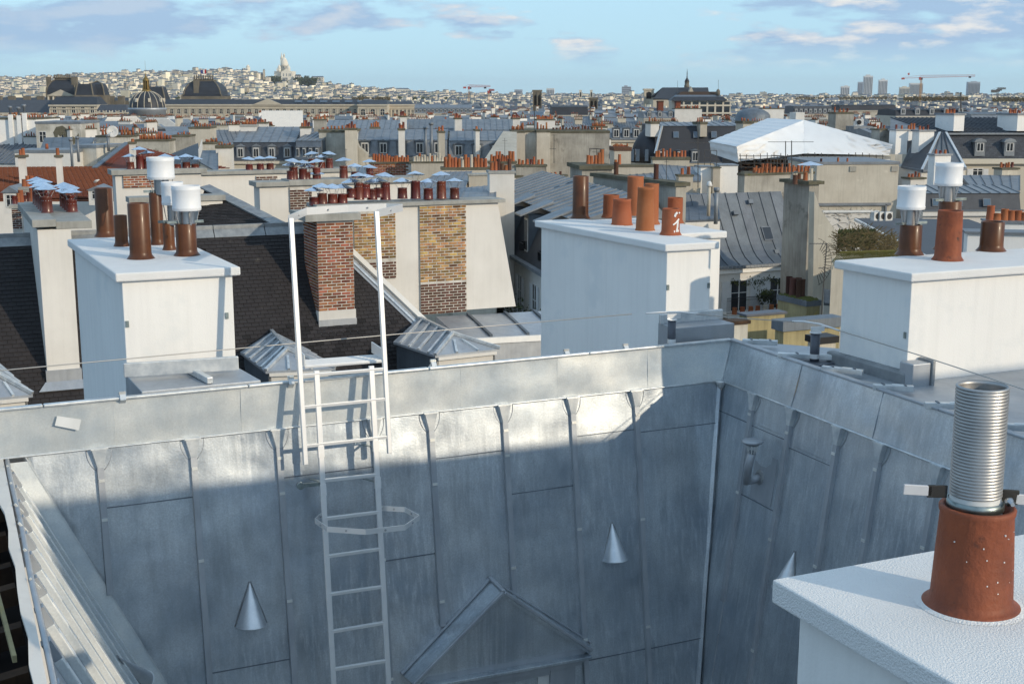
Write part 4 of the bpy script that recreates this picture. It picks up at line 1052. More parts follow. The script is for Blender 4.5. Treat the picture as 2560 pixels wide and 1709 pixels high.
def window(root, o, u, v, w, h, name='window', cross=True, fm='frame_white', pane='glass_dark', shutters=False, rail=False):
    """o: lower left corner on the wall face; v points into the wall"""
    t = min(.09, w * .12)
    mb = MB()
    mb.box(o, u, v, Z, -t, 0, -.03, .05, -t, h + t).box(o, u, v, Z, w, w + t, -.03, .05, -t, h + t).box(o, u, v, Z, 0, w, -.03, .05, h, h + t).box(o, u, v, Z, 0, w, -.05, .05, -t, 0)
    if cross:
        mb.box(o, u, v, Z, w / 2 - t * .4, w / 2 + t * .4, -.025, .04, 0, h)
        mb.box(o, u, v, Z, 0, w / 2 - t * .4, -.018, .03, h * .64, h * .64 + t * .5).box(o, u, v, Z, w / 2 + t * .4, w, -.018, .03, h * .64, h * .64 + t * .5)
    f = O(name, mb, fm, root)
    if rootish(root): O('pane', MB().box(o, u, v, Z, 0, w, -.004, .045, 0, h), pane, f)
    else: O('pane', MB().box(o, u, v, Z, 0, w, -.004, .045, 0, h), pane, root)
    if shutters:
        for s in (-1, 1):
            a = -t - w * .55 if s < 0 else w + t; mb = MB().box(o, u, v, Z, a, a + w * .55, -.06, -.02, 0, h)
            for q in range(12): mb.box(o, u, v, Z, a + .06, a + w * .55 - .06, -.075, -.06, h * (q + .2) / 12, h * (q + .75) / 12)
            O('shutter', mb, 'shutter', root)
    return f
def rootish(o): return o.parent is None
def dormer(root, o, u, v, w, h, dp, m='zinc_old', arch=False):
    """small mansard dormer: cheeks, roof, window"""
    c = O('dormer', MB().box(o, u, v, Z, 0, w, 0, dp, 0, h).slab([o + u * -.12 - v * .12 + Z * h, o + u * (w + .12) - v * .12 + Z * h, o + u * w / 2 - v * .12 + Z * (h + w * (.32 if arch else .2))], v * (dp + .1)), m, root)
    mb = MB().box(o, u, v, Z, w * .16, w * .84, -.03, 0.0, h * .1, h * .9)
    O('window_frame', mb, 'frame_white', c)
    mb = MB().box(o, u, v, Z, w * .23, w * .47, -.045, -.03, h * .16, h * .82).box(o, u, v, Z, w * .53, w * .77, -.045, -.03, h * .16, h * .82)
    O('pane', mb, 'glass_dark', c)
    return c
def skylight(root, p, u, dn, n, w, h, pane='glass_sky'):
    f = O('skylight', MB().box(p, u, dn, n, -w / 2 - .06, w / 2 + .06, -h / 2 - .06, h / 2 + .06, 0, .06), 'zinc_blue', root)
    q = MB().box(p, u, dn, n, -w / 2, w / 2, -h / 2, h / 2, .06, .07)
    O('pane', q, pane, f)
def house(label, x0, x1, yr, yk, ye, d, dp, th=TH, wall='plaster_beige', slope='slate', top='zinc_old', nd=0, dorm_h=1.5, dorm_w=1.1, nwin=0, arch=False, inset=1.1, cat='building', name='mansard_house', shutters=False, seam=0.9, arr=None):
    """mansard building: eaves row ye at distance d, kink row yk, ridge row yr"""
    o, u, v, w = fpx(x0, x1, ye, d, th); b = V((o.x, o.y, 0)); ze = o.z
    zk = zat(yk, d + inset); zr = zat(yr, d + dp / 2)
    r = T(name, label, cat, b)
    O('wall', MB().box(b, u, v, Z, 0, w, 0.05, dp, 0, ze), wall, r)
    O('cornice', MB().box(b, u, v, Z, -.1, w + .1, -.25, 0.05, ze - .35, ze), wall, r)
    O('gutter', MB().box(b, u, v, Z, -.1, w + .1, -.32, -.08, ze, ze + .12), 'zinc_blue', r)
    P = lambda a, c, z: b + u * a + v * c + Z * z
    O('mansard_slope', MB().hexa([P(0, 0, ze), P(w, 0, ze), P(w, dp, ze), P(0, dp, ze)], [P(0, inset, zk), P(w, inset, zk), P(w, dp - inset, zk), P(0, dp - inset, zk)]), slope, r)
    mbt = MB(); k = len(mbt.v)
    mbt.slab([P(0, inset - .12, zk + .002), P(0, dp - inset + .12, zk + .002), P(0, dp / 2, zr)], u * w)
    tp = O('zinc_top', mbt, top, r)
    O('standing_seam', seams(MB(), P(0, dp / 2, zr), P(w, dp / 2, zr), P(0, inset - .12, zk), P(w, inset - .12, zk), seam, .05, .07), top, tp)['kind'] = 'stuff'
    for i in range(nd):
        f = (i + .5) / nd; dormer(r, P(w * f - dorm_w / 2, .12, ze + .25), u, v, dorm_w, dorm_h, inset + .3, 'zinc_old' if slope != 'zinc_old' else 'zinc_blue', arch)
    for i in range(nwin):
        f = (i + .5) / nwin; window(r, P(w * f - .55, 0.05, ze - 2.9), u, v, 1.1, 1.9, shutters=shutters)
    return r, b, u, v, w, ze, zk, zr
def leanroof(label, pts, m, step=0.5, thick=0.12, body=None, cat='roof', name='zinc_roof', seam_m=None, zb=0.0):
    """pts: four (px, py, d): upper left, upper right, lower right, lower left; a sloping sheet on a solid mass"""
    q = [at(*p) for p in pts]; r = T(name, label, cat, (q[3] + q[2]) / 2 * 1.0 - Z * ((q[3].z + q[2].z) / 2 - zb))
    nn = (q[1] - q[0]).cross(q[3] - q[0]).normalized(); nn = nn if nn.z > 0 else -nn
    s_ = O('roof_sheet', MB().slab(q, -nn * thick), m, r)
    if step: O('standing_seam', seams(MB(), q[0], q[1], q[3], q[2], step, .04, .05), seam_m or m, s_)['kind'] = 'stuff'
    if body:
        O('wall', MB().hexa([V((p.x, p.y, zb)) for p in (q[3], q[2], q[1], q[0])], [p - Z * (thick * 1.1) for p in (q[3], q[2], q[1], q[0])]), body, r)
    return r, q, nn
BRK = {k: unitbox('brick', k, 0.194, 0.013, 0.048) for k in ('brick_red', 'brick_yellow', 'brick_dark')}
def brickwall(root, o, u, v, w, z0, z1, kind, backing='mortar', clipf=None, name='brick', pitch=(0.222, 0.070)):
    """running bond of single bricks proud of a mortar backing; o on the wall face, v into the wall"""
    L = []; n = int((z1 - z0) / pitch[1]); m = int(w / pitch[0]) + 2
    for j in range(n):
        for i in range(-1, m):
            a = i * pitch[0] + (j % 2) * pitch[0] / 2; z = z0 + j * pitch[1] + .008
            a0_, a1_ = max(a, 0), min(a + .208, w)
            if a1_ - a0_ < .05: continue
            if clipf and not clipf(a0_, z): continue
            sx = (a1_ - a0_) / .208
            L.append((V((o.x, o.y, z)) + u * a0_ - v * (.011 + rnd.uniform(0, .003)), u * sx, v, Z))
    pieces(name, BRK[kind], L, root, 300, 'brick_field')

# ================================================================== DARK TILED HIP ROOF behind the parapet
E = at(782, 563, 31.0); KS = 1.12
ndr = (-VV - Z * KS).normalized()            # down the slope
nR = U.cross(ndr).normalized(); nR = nR if nR.z > 0 else -nR
def DR(px, py): return hit(px, py, E, nR)
roofD = T('tiled_roof', 'dark brown plain tile roof with a diagonal zinc hip behind the parapet', 'tiled roof', E - U * 5 - VV * 3 - Z * 4)
LDR = 14.5; SLN = 7.5
hipr = lambda s: s * 0.63                 # how far the hip runs along the eaves per metre down slope
wl = [E - U * LDR, E, E + U * hipr(SLN) + ndr * SLN, E - U * LDR + ndr * SLN]
O('roof_deck', MB().slab([p - nR * .012 for p in wl], -nR * .15), 'tile_base', roofD)
endp = E + VV * 0.0
O('end_slope', MB().slab([E + Z * -.02, E + U * hipr(SLN) + ndr * SLN, E + U * hipr(SLN) + VV * 3 + Z * ndr.z * SLN], (0, 0, -.1)), 'zinc_matt', roofD)
O('back_slope', MB().slab([E - Z * .02, E - U * LDR, E - U * LDR + VV * 5 - Z * 5.5, E + U * 2 + VV * 5 - Z * 5.5], (0, 0, -.1)), 'tile_base', roofD)
bx = E - U * LDR
O('wall', MB().hexa([V((p.x, p.y, 0)) for p in (wl[3] + VV * .5, wl[2] + VV * .5 - U * .3, E + VV * 4 + U * 2, E - U * LDR + VV * 4)],
                    [V((p.x, p.y, wl[3].z)) for p in (wl[3] + VV * .5, wl[2] + VV * .5 - U * .3, E + VV * 4 + U * 2, E - U * LDR + VV * 4)]), 'soft_white', roofD)
tw, te = 0.172, 0.105
mb = MB().hexa([(0.004, 0, -0.004), (tw - .004, 0, -0.004), (tw - .004, te + .03, 0.010), (0.004, te + .03, 0.010)], [(0.004, 0, 0.006), (tw - .004, 0, 0.006), (tw - .004, te + .03, 0.022), (0.004, te + .03, 0.022)])
TILE = mesh_of('roof_tile', mb, 'tile_dark')
L = []; nrow = int(SLN / te)
blk = None
for j in range(nrow):
    s = j * te
    n0 = -int(LDR / tw); n1 = int(hipr(s) / tw) + 1
    for i in range(n0, n1 + 1):
        a = i * tw + (j % 2) * tw / 2
        if a + tw * .3 > hipr(s + te * .5): continue
        p = E + U * a + ndr * s + nR * rnd.uniform(0, .004)
        x, y = proj(p)
        if x < -40 or x > 1180 or y > 1060: continue
        if 205 < x < 500 and y > 620: continue
        L.append((p, (U + ndr * rnd.uniform(-.012, .012)).normalized(), ndr, nR))
L.sort(key=lambda q: -q[0].dot(-VV) * 1.0 if 500 < proj(q[0])[0] < 1100 and proj(q[0])[1] < 900 else 99)
pieces('roof_tile', TILE, L, roofD, 300, 'roof_tile_field')
nseg = 12
for i in range(nseg):
    a, b = E - U * (LDR * i / nseg), E - U * (LDR * (i + 1) / nseg - .02)
    O('ridge_cap', MB().box(a, (b - a).normalized(), ndr, nR, 0, (b - a).length, -.03, .26, .012, .035).bar(a + Z * .05, b + Z * .05, .09, .09), 'lead', roofD)
hp0, hp1 = E, E + U * hipr(SLN) + ndr * SLN
hd = (hp1 - hp0).normalized(); hl = (hp1 - hp0).length
sd_ = nR.cross(hd).normalized()
O('hip_flashing', MB().box(hp0 + nR * .02, hd, sd_, nR, -.1, hl, -.10, .10, 0, .02), 'zinc_matt', roofD)
O('hip_flashing', MB().box(hp0 + nR * .04, hd, sd_, nR, -.1, hl, -.03, .02, 0, .035), 'zinc_edge', roofD)
O('hip_coping', MB().box(hp0 + nR * .02, hd, sd_, nR, -.1, hl * .72, -.25 if sd_.dot(U) < 0 else .12, -.12 if sd_.dot(U) < 0 else .25, 0, .10), 'soft_white', roofD)

def px_plane_chimney(): pass
# red brick chimney on the dark roof
cb = DR(799, 812); cw = width_to(885, 700, cb, U)
d_ = cb.y; zt = zat(534, d_); zc = zat(553, d_)
rb = T('brick_chimney', 'red brick chimney with grey slab standing on the dark tiled roof between the handrails', 'chimney', cb)
base = V((cb.x, cb.y, 0)); dv = 1.15
O('core', MB().box(base, U, VV, Z, 0, cw, 0, dv, cb.z - .3, zc), 'mortar', rb)
zb_ = zat(778, d_)
brickwall(rb, base, U, VV, cw, zb_, zc, 'brick_red')
sde = T('x', None, None); bpy.data.objects.remove(sde)
L = []
nrow = int((zc - zb_) / .07)
for j in range(int((zc - (zb_ - .6)) / .07)):
    for i in range(-1, 6):
        a = i * .222 + (1 - j % 2) * .111; a0_, a1_ = max(a, 0), min(a + .208, dv)
        if a1_ - a0_ < .05: continue
        z = zc - (j + 1) * .07 + .008
        if z < cb.z + (a0_) * KS * .9 - .1: continue
        L.append((base + U * -.011 + VV * a1_ + Z * z, -VV * ((a1_ - a0_) / .208), U, Z))
pieces('brick', BRK['brick_red'], L, rb, 140, 'brick_field')
O('cap_slab', MB().box(base, U, VV, Z, -.30, cw + .16, -.14, dv + .1, zc, zt), 'concrete', rb, bevel=.01)
O('base_render', MB().box(base, U, VV, Z, -.02, cw + .02, -.03, .2, zat(800, d_), zb_), 'soft_white', rb)
O('lead_apron', MB().box(base, U, VV, Z, -.03, cw + .03, -.05, .2, zat(822, d_), zat(800, d_)), 'zinc_matt', rb)
e0 = base + Z * zat(822, d_)
O('apron_skirt', MB().slab([e0 - U * .05 - VV * .05, e0 + U * (cw + .05) - VV * .05, e0 + U * (cw + .12) - VV * .16 - Z * .10, e0 - U * .12 - VV * .16 - Z * .10], nR * .02), 'zinc_matt', rb)

# tall narrow white chimney left
cb = DR(120, 955); d_ = 25.6 if False else cb.y
cw = width_to(192, 800, cb, U); zc = zat(575, d_); zt = zat(556, d_)
rw = T('chimney_wall', 'tall narrow white chimney rising from the dark tiles at the left, hatted pots on its long slab', 'chimney', cb)
base = V((cb.x, cb.y, 0)); wlen = 4.6
O('shaft', MB().box(base, U, VV, Z, 0, cw, 0, wlen, cb.z - .6, zc), 'soft_white', rw)
O('cap_slab', MB().box(base, U, VV, Z, -.10, cw * .55, -.10, wlen + .1, zc + .06, zt + .06), 'concrete', rw, bevel=.01)
O('cap_slab', MB().box(base, U, VV, Z, cw * .56, cw + .42, -.02, wlen, zc, zt), 'concrete', rw, bevel=.01)
O('lead_apron', MB().box(base, U, VV, Z, -.03, cw + .03, -.05, .1, cb.z - .02, zat(926, d_)), 'zinc_matt', rw)
e0 = base + Z * cb.z
O('apron_skirt', MB().slab([e0 - U * .05 - VV * .04, e0 + U * (cw + .05) - VV * .04, e0 + U * (cw + .15) - VV * .2 - Z * .16, e0 - U * .2 - VV * .2 - Z * .16], nR * .02), 'zinc_matt', rw)
for i in range(6):
    p = base + U * (cw * .5) + VV * (1.6 + i * .52) + Z * (zt + .06); x, y = proj(p); 
    hatpot(rw, x, y, y - 40 + i * 2.4 - (i % 3) * 6, p.y)
for i in range(4):
    p = base + U * (cw + .25) + VV * (2.3 + i * .55) + Z * zt; x, y = proj(p)
    hatpot(rw, x, y, y - 30 + i * 2 - (i % 2) * 9, p.y)

# hipped zinc dormers on the dark roof
def hipdormer(label, rbk, hipe, FLp, FRp, BLp, drop=0.62, seedd=0, n1=4):
    a = DR(*rbk); zr_ = a.z - CZ; h = Pz(hipe[0], hipe[1], zr_)
    fl_, fr2 = Pz(FLp[0], FLp[1], zr_ - drop), Pz(FRp[0], FRp[1], zr_ - drop)
    bl = Pz(BLp[0], BLp[1], zr_ - drop); br = fr2 + (bl - fl_)
    r = T('roof_dormer', label, 'dormer', V((fl_.x, fl_.y, fl_.z - 1.4)))
    s1 = O('roof_slope', MB().slab([a, h, fl_, bl], (0, 0, -.05)), 'zinc_matt', r)
    s2 = O('roof_slope', MB().slab([a, h, fr2, br], (0, 0, -.05)), 'zinc_matt', r)
    s3 = O('hip_slope', MB().slab([h, fr2, fl_], (0, 0, -.05)), 'zinc_matt', r)
    mm = 'zinc_edge'
    for i in range(n1):
        f = (i + .5) / n1
        O('seam_batten', MB().bar(lerp(a, h, f * .95) + Z * .02, lerp(bl, fl_, f * .9 + .05) + Z * .02, .05, .045), mm, s1)
        O('seam_batten', MB().bar(lerp(a, h, f * .95) + Z * .02, lerp(br, fr2, f * .9 + .05) + Z * .02, .05, .045), mm, s2)
    for f in (.33, .66): O('seam_batten', MB().bar(h.lerp(lerp(fl_, fr2, f), .35) + Z * .02, lerp(fl_, fr2, f) + Z * .02, .05, .045), mm, s3)
    for p, q in ((h, fl_), (h, fr2), (a, h)): O('hip_roll', MB().bar(p + Z * .03, q + Z * .03, .07, .06), mm, r)
    dn_ = Z * 1.6; e = (fr2 - fl_).normalized(); f_ = (bl - fl_).normalized()
    i_ = fl_ + e * .08 + f_ * .08 - Z * .06; j_ = fr2 - e * .08 + f_ * .08 - Z * .06
    O('cheek', MB().slab([i_, bl + e * .08 - Z * .06, bl + e * .08 - dn_, i_ - dn_], e * .05), 'zinc_blue', r)
    O('cheek', MB().slab([j_, br - e * .08 - Z * .06, br - e * .08 - dn_, j_ - dn_], -e * .05), 'zinc_blue', r)
    O('front', MB().slab([i_ - Z * .01, j_ - Z * .01, j_ - dn_, i_ - dn_], f_ * .06), 'soft_white', r)
    O('cornice', MB().bar(i_ - f_ * .05 - Z * .02, j_ - f_ * .05 - Z * .02, .08, .07), 'soft_white', r)
    w_ = (j_ - i_).length; mb_ = MB(); c_ = i_ + e * w_ / 2 - f_ * .02 - Z * .62
    arc = [c_ + e * (math.cos(math.pi * q / 10) * w_ * .36) + Z * (math.sin(math.pi * q / 10) * .38) for q in range(11)]
    fr3 = O('window_frame', mb_.tube(arc, .03, 6), 'frame_white', r)
    mb_.__init__()
    O('window_mullion', MB().bar(c_ + Z * .36 - f_ * .02, c_ - Z * 1.0 - f_ * .02, .07, .05), 'frame_white', fr3)
    O('pane', MB().slab(arc + [c_ - e * w_ * .36 - Z * 1, c_ + e * w_ * .36 - Z * 1], f_ * .01), 'glass_sky', fr3)
    return r
hipdormer('zinc hipped dormer right of the ladder above the parapet', (1047, 795), (1132, 835), (1088, 889), (1250, 872), (983, 854), .30)
hipdormer('zinc hipped dormer seen through the ladder handrails', (679, 829), (718, 874), (664, 928), (839, 920), (600, 880), .30)
hipdormer('zinc hipped dormer cut by the left edge above the parapet', (-60, 862), (-2, 940), (-64, 1000), (82, 986), (-130, 930), .32)

# zinc lean-to right of the hip
r_, q_, n_ = leanroof('low zinc lean-to roof between the hipped dormer and the central white chimney', [(1090, 791, 31.4), (1360, 777, 33.4), (1420, 832, 31), (1150, 846, 29.6)], 'zinc_matt', 0, body='zinc_matt', zb=20)
for f in (.28, .62, .9): O('seam_batten', MB().bar(lerp(q_[0], q_[1], f) + Z * .03, lerp(q_[3], q_[2], f) + Z * .03, .07, .06), 'zinc_blue', r_)
O('eave_strip', MB().bar(q_[3] - Z * .08 - VV * .03, q_[2] - Z * .08 - VV * .03, .06, .14), 'white_render', r_)

# second dark roof with lead hip, far side
a_, b_, c_ = at(512, 470, 35.5), at(725, 578, 33), at(480, 585, 32.5)
r2 = T('tiled_roof', 'small dark tile slope with a broad grey lead hip behind the left white chimney', 'tiled roof', (b_ + c_) / 2)
O('roof_deck', MB().slab([a_, b_, c_], (0, .1, -.15)), 'tile_base', r2)
nn = (b_ - a_).cross(c_ - a_).normalized(); nn = nn if nn.z > 0 else -nn
u2 = (b_ - c_).normalized(); d2 = (nn.cross(u2)); d2 = d2 if d2.z < 0 else -d2
LL = []; H_ = (c_ - a_).dot(d2)
for j in range(int(H_ / te)):
    s = j * te; f = s / H_; l0 = lerp(a_, c_, f); l1 = lerp(a_, b_, f); wd = (l1 - l0).length
    for i in range(int(wd / tw)): LL.append((l0 + (l1 - l0).normalized() * (i * tw + (j % 2) * tw * .5) + nn * .01, u2, d2, nn))
LL.sort(key=lambda q: q[0].y)
pieces('roof_tile', TILE, LL, r2, 200, 'roof_tile_field')
hd = (b_ - a_).normalized(); sdv = nn.cross(hd).normalized()
for i in range(8):
    L8 = (b_ - a_).length / 8
    O('lead_hip_sheet', MB().box(a_ + hd * (L8 * i) + nn * .03, hd, sdv, nn, 0, L8 - .015, -.16, .16, 0, .04 + .006 * (i % 2)), 'lead', r2)

# ================================================================== WHITE AND BRICK STACK WALLS with hatted pots
def panelstack(label, x0, x1, yt, yc, d, dp, panels, zb_y, lean=0.0, m='soft_white', cuts=()):
    """white chimney wall with a grey slab; panels = (px0, px1, ytop, ybot, brick kind)"""
    o, u, v, w = fpx(x0, x1, yt, d); zt = o.z; zc = zat(yc, d); zb = zat(zb_y, d)
    r = T('chimney_wall', label, 'chimney', V((o.x, o.y, zb))); base = V((o.x, o.y, 0))
    A_ = [base + Z * zb, base + u * (w + lean) + Z * zb, base + u * (w + lean) + v * dp + Z * zb, base + v * dp + Z * zb]
    O('wall', MB().hexa(A_, [p - Z * (p.z - zc) + u * 0 for p in (base + Z * zc, base + u * (w - .05) + Z * zc, base + u * (w - .05) + v * dp + Z * zc, base + v * dp + Z * zc)]), m, r)
    c0 = 0
    for f in list(cuts) + [1.0]:
        O('cap_slab', MB().box(base, u, v, Z, c0 * w - .12 * (c0 == 0), f * w + .12 * (f == 1), -.12, dp + .1, zc + .01 * (len(cuts) and c0 > 0), zt + .03 * (c0 > 0)), 'concrete', r, bevel=.01); c0 = f
    for (p0, p1, y0, y1, kd) in panels:
        a0_ = width_to(p0, (y0 + y1) / 2, base + Z * zt, u); a1_ = width_to(p1, (y0 + y1) / 2, base + Z * zt, u)
        dd_ = (base + u * a0_).y; z1 = min(zc - .01, zat(y0, dd_)); z0 = zat(y1, dd_)
        pr = base + u * a0_ - v * .05
        O('pilaster', MB().box(pr, u, v, Z, 0, a1_ - a0_, 0, .1, z0, z1), 'mortar', r)
        if kd == 'brick_yellow':
            zm = z0 + (z1 - z0) * .30; rq = random.Random(int(p0))
            brickwall(r, pr, u, v, a1_ - a0_, zm, z1, kd); brickwall(r, pr, u, v, a1_ - a0_, z0, zm - .01, 'brick_dark')
        else: brickwall(r, pr, u, v, a1_ - a0_, z0, z1, kd)
    return r, base, u, v, w, zt
S3 = panelstack('front white stack wall with two yellow brick pilasters and a row of hatted red pots', 800, 1249, 512, 522, 30.6, .7,
                [(885, 988, 530, 700, 'brick_yellow'), (1049, 1164, 512, 786, 'brick_yellow')], 800, lean=.45)
for (cx, yb, ytp) in ((1335, 1380, 1275), (1455, 1380, 1212), (1570, 1385, 1280), (1690, 1380, 1215), (1810, 1380, 1275), (1180, 1390, 1225), (1060, 1390, 1285), (940, 1390, 1228),
                      (790, 1430, 1330), (605, 1438, 1325), (530, 1440, 1360), (1120, 1370, 1275), (1000, 1372, 1240), (870, 1372, 1280), (700, 1420, 1330)):
    x = 640 + cx * .2742; k = (x - 800) / 449; d = S3[1].y + S3[2].y * S3[4] * k + .3
    hatpot(S3[0], x, 120 + yb * .2742 - 2, 120 + ytp * .2742, d)
S2 = panelstack('middle white stack wall with a dark red brick panel, behind the yellow brick one', 648, 1030, 455, 467, 36, .7,
                [(724, 779, 468, 530, 'brick_dark')], 570, cuts=(.18,))
for (cx, yb, ytp) in ((345, 1212, 1085), (460, 1212, 1130), (555, 1235, 1090), (800, 1202, 1075), (905, 1205, 1130), (1035, 1210, 1140), (555, 1260, 1200), (320, 1210, 1120), (430, 1205, 1100)):
    x = 640 + cx * .2742; k = (x - 648) / 382; d = S2[1].y + S2[2].y * S2[4] * k + .3
    hatpot(S2[0], x, 120 + yb * .2742, 120 + ytp * .2742, d)
S1 = panelstack('long white stack wall furthest back of the hatted pot rows', 498, 880, 429, 438, 41, .7,
                [(640, 693, 440, 452, 'brick_dark'), (800, 844, 440, 453, 'brick_dark')], 560)
for (cx, yb, ytp) in ((40, 1125, 1055), (130, 1120, 1052), (510, 1115, 1010), (600, 1115, 1040), (670, 1113, 1008), (-60, 1130, 1060), (1035, 1160, 1080)):
    x = 640 + cx * .2742; k = (x - 498) / 382; d = S1[1].y + S1[2].y * S1[4] * k + .3
    hatpot(S1[0], x, 120 + yb * .2742, 120 + ytp * .2742, d)
S0 = panelstack('white stack wall with an exposed brick panel behind the tall cowl on the left', 287, 506, 425, 438, 38, .7,
                [(308, 386, 440, 470, 'brick_red')], 600)
for (cx, yb, ytp) in ((1190, 1110, 1040), (1280, 1110, 975), (1345, 1100, 1010), (1510, 1110, 1040), (1615, 1105, 1060), (1700, 1105, 1040), (1780, 1105, 1060)):
    x = cx * .2742; k = (x - 287) / 219; d = S0[1].y + S0[2].y * S0[4] * k + .3
    hatpot(S0[0], x, 120 + yb * .2742, 120 + ytp * .2742, d)
stack('low white wall with concrete coping behind the steel cowls', 328, 556, 494, 33.5, .5, 'soft_white', zb=22, caph=.14)

# ================================================================== RIGHT-HAND COURTYARD: curved zinc mansard, chimney walls, balcony
def curved_mansard():
    o, u, v, w = fpx(1700, 2020, 672, 61.0); ze = o.z; b = V((o.x, o.y, 0))
    r = T('mansard_house', 'house with curved zinc mansard, skylight and white balcony storey right of centre', 'building', b)
    ztop = zatr(478, dm(61) + 3.0 + (w * .41))
    prof = []
    for i in range(13):
        f = i / 12; prof.append((3.3 * (.26 * (1 - math.exp(-f * 11)) + .74 * f), ze + (ztop - ze) * f))
    P = lambda a, c, z: b + u * a + v * c + Z * z
    n = 11; st = w / n
    for k in range(n):
        mb = MB(); 
        for i in range(12):
            (c0, z0), (c1, z1) = prof[i], prof[i + 1]
            mb.poly([P(k * st, c0, z0), P((k + 1) * st, c0, z0), P((k + 1) * st, c1, z1), P(k * st, c1, z1)])
        s_ = O('zinc_sheet', mb, 'zinc_blue', r)
        mb = MB()
        for i in range(12):
            (c0, z0), (c1, z1) = prof[i], prof[i + 1]; mb.bar(P(k * st, c0 - .02, z0 + .02), P(k * st, c1 - .02, z1 + .02), .04, .05, v)
        O('seam_batten', mb, 'zinc_blue', s_)
    O('roof_body', MB().slab([P(0, .06, ze)] + [P(0, c + .05, z - .05) for c, z in prof[1:]] + [P(0, 3.35, ze)], u * w), 'zinc_blue', r)
    O('gutter', MB().box(b, u, v, Z, -.1, w + .1, -.30, .05, ze - .16, ze), 'zinc_old', r)
    g = MB()
    for i in range(int(w / .28)): g.box(b, u, v, Z, i * .28, i * .28 + .02, -.32, .05, ze - .18, ze + .02)
    O('gutter_bracket', g, 'zinc_matt', r)
    O('wall', MB().box(b, u, v, Z, 0, w, .02, 7, 0, ze - .16), 'soft_white', r)
    O('moulding', MB().box(b, u, v, Z, 0, w, -.12, .02, ze - .48, ze - .17), 'white_render', r)
    def col(x, y): return width_to(x, y, b + Z * ze, u)
    for (xa, xb) in ((1828, 1866), (1925, 1962)):
        a0_, a1_ = col(xa, 740), col(xb, 740); window(r, P(a0_, .02, ze - 3.2), u, v, a1_ - a0_, 2.2, cross=True)
    for (xa, xb) in ((1803, 1826), (1874, 1895), (1899, 1922), (1966, 1990)):
        a0_, a1_ = col(xa, 740), col(xb, 740); mb = MB().box(b, u, v, Z, a0_, a1_, -.05, .02, ze - 3.2, ze - 1.0)
        for q in range(16): mb.box(b, u, v, Z, a0_ + .03, a1_ - .03, -.065, -.05, ze - 3.15 + q * .13, ze - 3.07 + q * .13)
        O('shutter', mb, 'shutter', r)
    zr = zatr(735, dm(61) + 2); a0_, a1_ = col(1796, 740), col(1948, 740); rail = MB()
    rail.box(b, u, v, Z, a0_, a1_, -1.02, -.98, zr - .03, zr).box(b, u, v, Z, a0_, a1_, -1.01, -.99, zr - 1.0, zr - .97).box(b, u, v, Z, a0_, a1_, -1.01, -.99, zr - .2, zr - .18)
    k = a0_
    while k < a1_: rail.box(b, u, v, Z, k, k + .014, -1.007, -.993, zr - 1.0, zr); k += .075
    O('balcony_railing', rail, 'iron', r)
    O('balcony', MB().box(b, u, v, Z, a0_ - .1, a1_ + .1, -1.3, .02, zr - 1.25, zr - 1.02), 'soft_white', r)
    sk = hit(1918, 584, P(0, prof[6][0], prof[6][1]), (u.cross((P(0, prof[7][0], prof[7][1]) - P(0, prof[5][0], prof[5][1])).normalized())).normalized())
    dn_ = (P(0, prof[5][0], prof[5][1]) - P(0, prof[7][0], prof[7][1])).normalized(); nn_ = u.cross(dn_); nn_ = nn_ if nn_.z > 0 else -nn_
    skylight(r, sk + nn_ * .02, u, dn_, nn_, .62, .85, 'glass_dark')
    for (x, y) in ((1938, 632), (1873, 507), (1836, 535)):
        p = hit(x, y, P(0, prof[6][0], prof[6][1]), nn_)
        O('roof_vent', MB().box(p + nn_ * .0, u, dn_, nn_, -.18, .18, -.14, .14, -.1, .25), 'zinc_blue', r)
    for i, x in enumerate((1811, 1830, 1851, 1868, 1887, 1902, 1919)):
        a = col(x, 775); p = P(a, -1.15, zr - 1.02)
        t_ = T('flower_pot', ['terracotta flower pot at the left end of the balcony ledge', 'second terracotta flower pot from the left on the balcony ledge', 'third terracotta flower pot from the left on the balcony ledge', 'terracotta flower pot below the second balcony window jamb', 'pale flower pot among the orange ones on the balcony ledge', 'second last flower pot to the right on the balcony ledge', 'flower pot at the right end of the balcony ledge'][i], 'flower pot', p, 'flower pots on the balcony ledge')
        inst('pot', PM['c' if i == 4 else 'o'], t_, p, (.17, .17, .42))
    # straggling creeper over the windows
    rr = random.Random(5); mb = MB()
    for i in range(260):
        f = rr.random(); x = 1826 + 160 * f; y = 705 + 8 * math.sin(f * 9) + rr.gauss(0, 4) + (14 * rr.random() if .35 < f < .55 else 0)
        p = atr(x, y, b.y + u.y * col(x, 740) - .25 + rr.uniform(-.1, .1)); s = rr.uniform(.05, .11)
        mb.poly([p, p + V((s, rr.uniform(-s, s), s * .6)), p + V((s * .4, 0, s * 1.5))])
    cr = O('creeper', mb, 'foliage', None); tag(cr, 'thin green creeper trailing over the white balcony windows', 'plant')
    mb = MB()
    for i in range(200):
        x, y = 1912 + rr.gauss(0, 9), 742 + rr.gauss(0, 8); p = atr(x, y, b.y + u.y * col(x, 740) - .7 + rr.uniform(-.2, .2)); s = rr.uniform(.06, .16)
        mb.poly([p, p + V((s, rr.uniform(-s, s), s * .6)), p + V((s * .4, 0, s * 1.5))])
    cr = O('balcony_shrub', mb, 'foliage', None); tag(cr, 'bushy green shrub behind the balcony railing', 'plant')
    return r
curved_mansard()
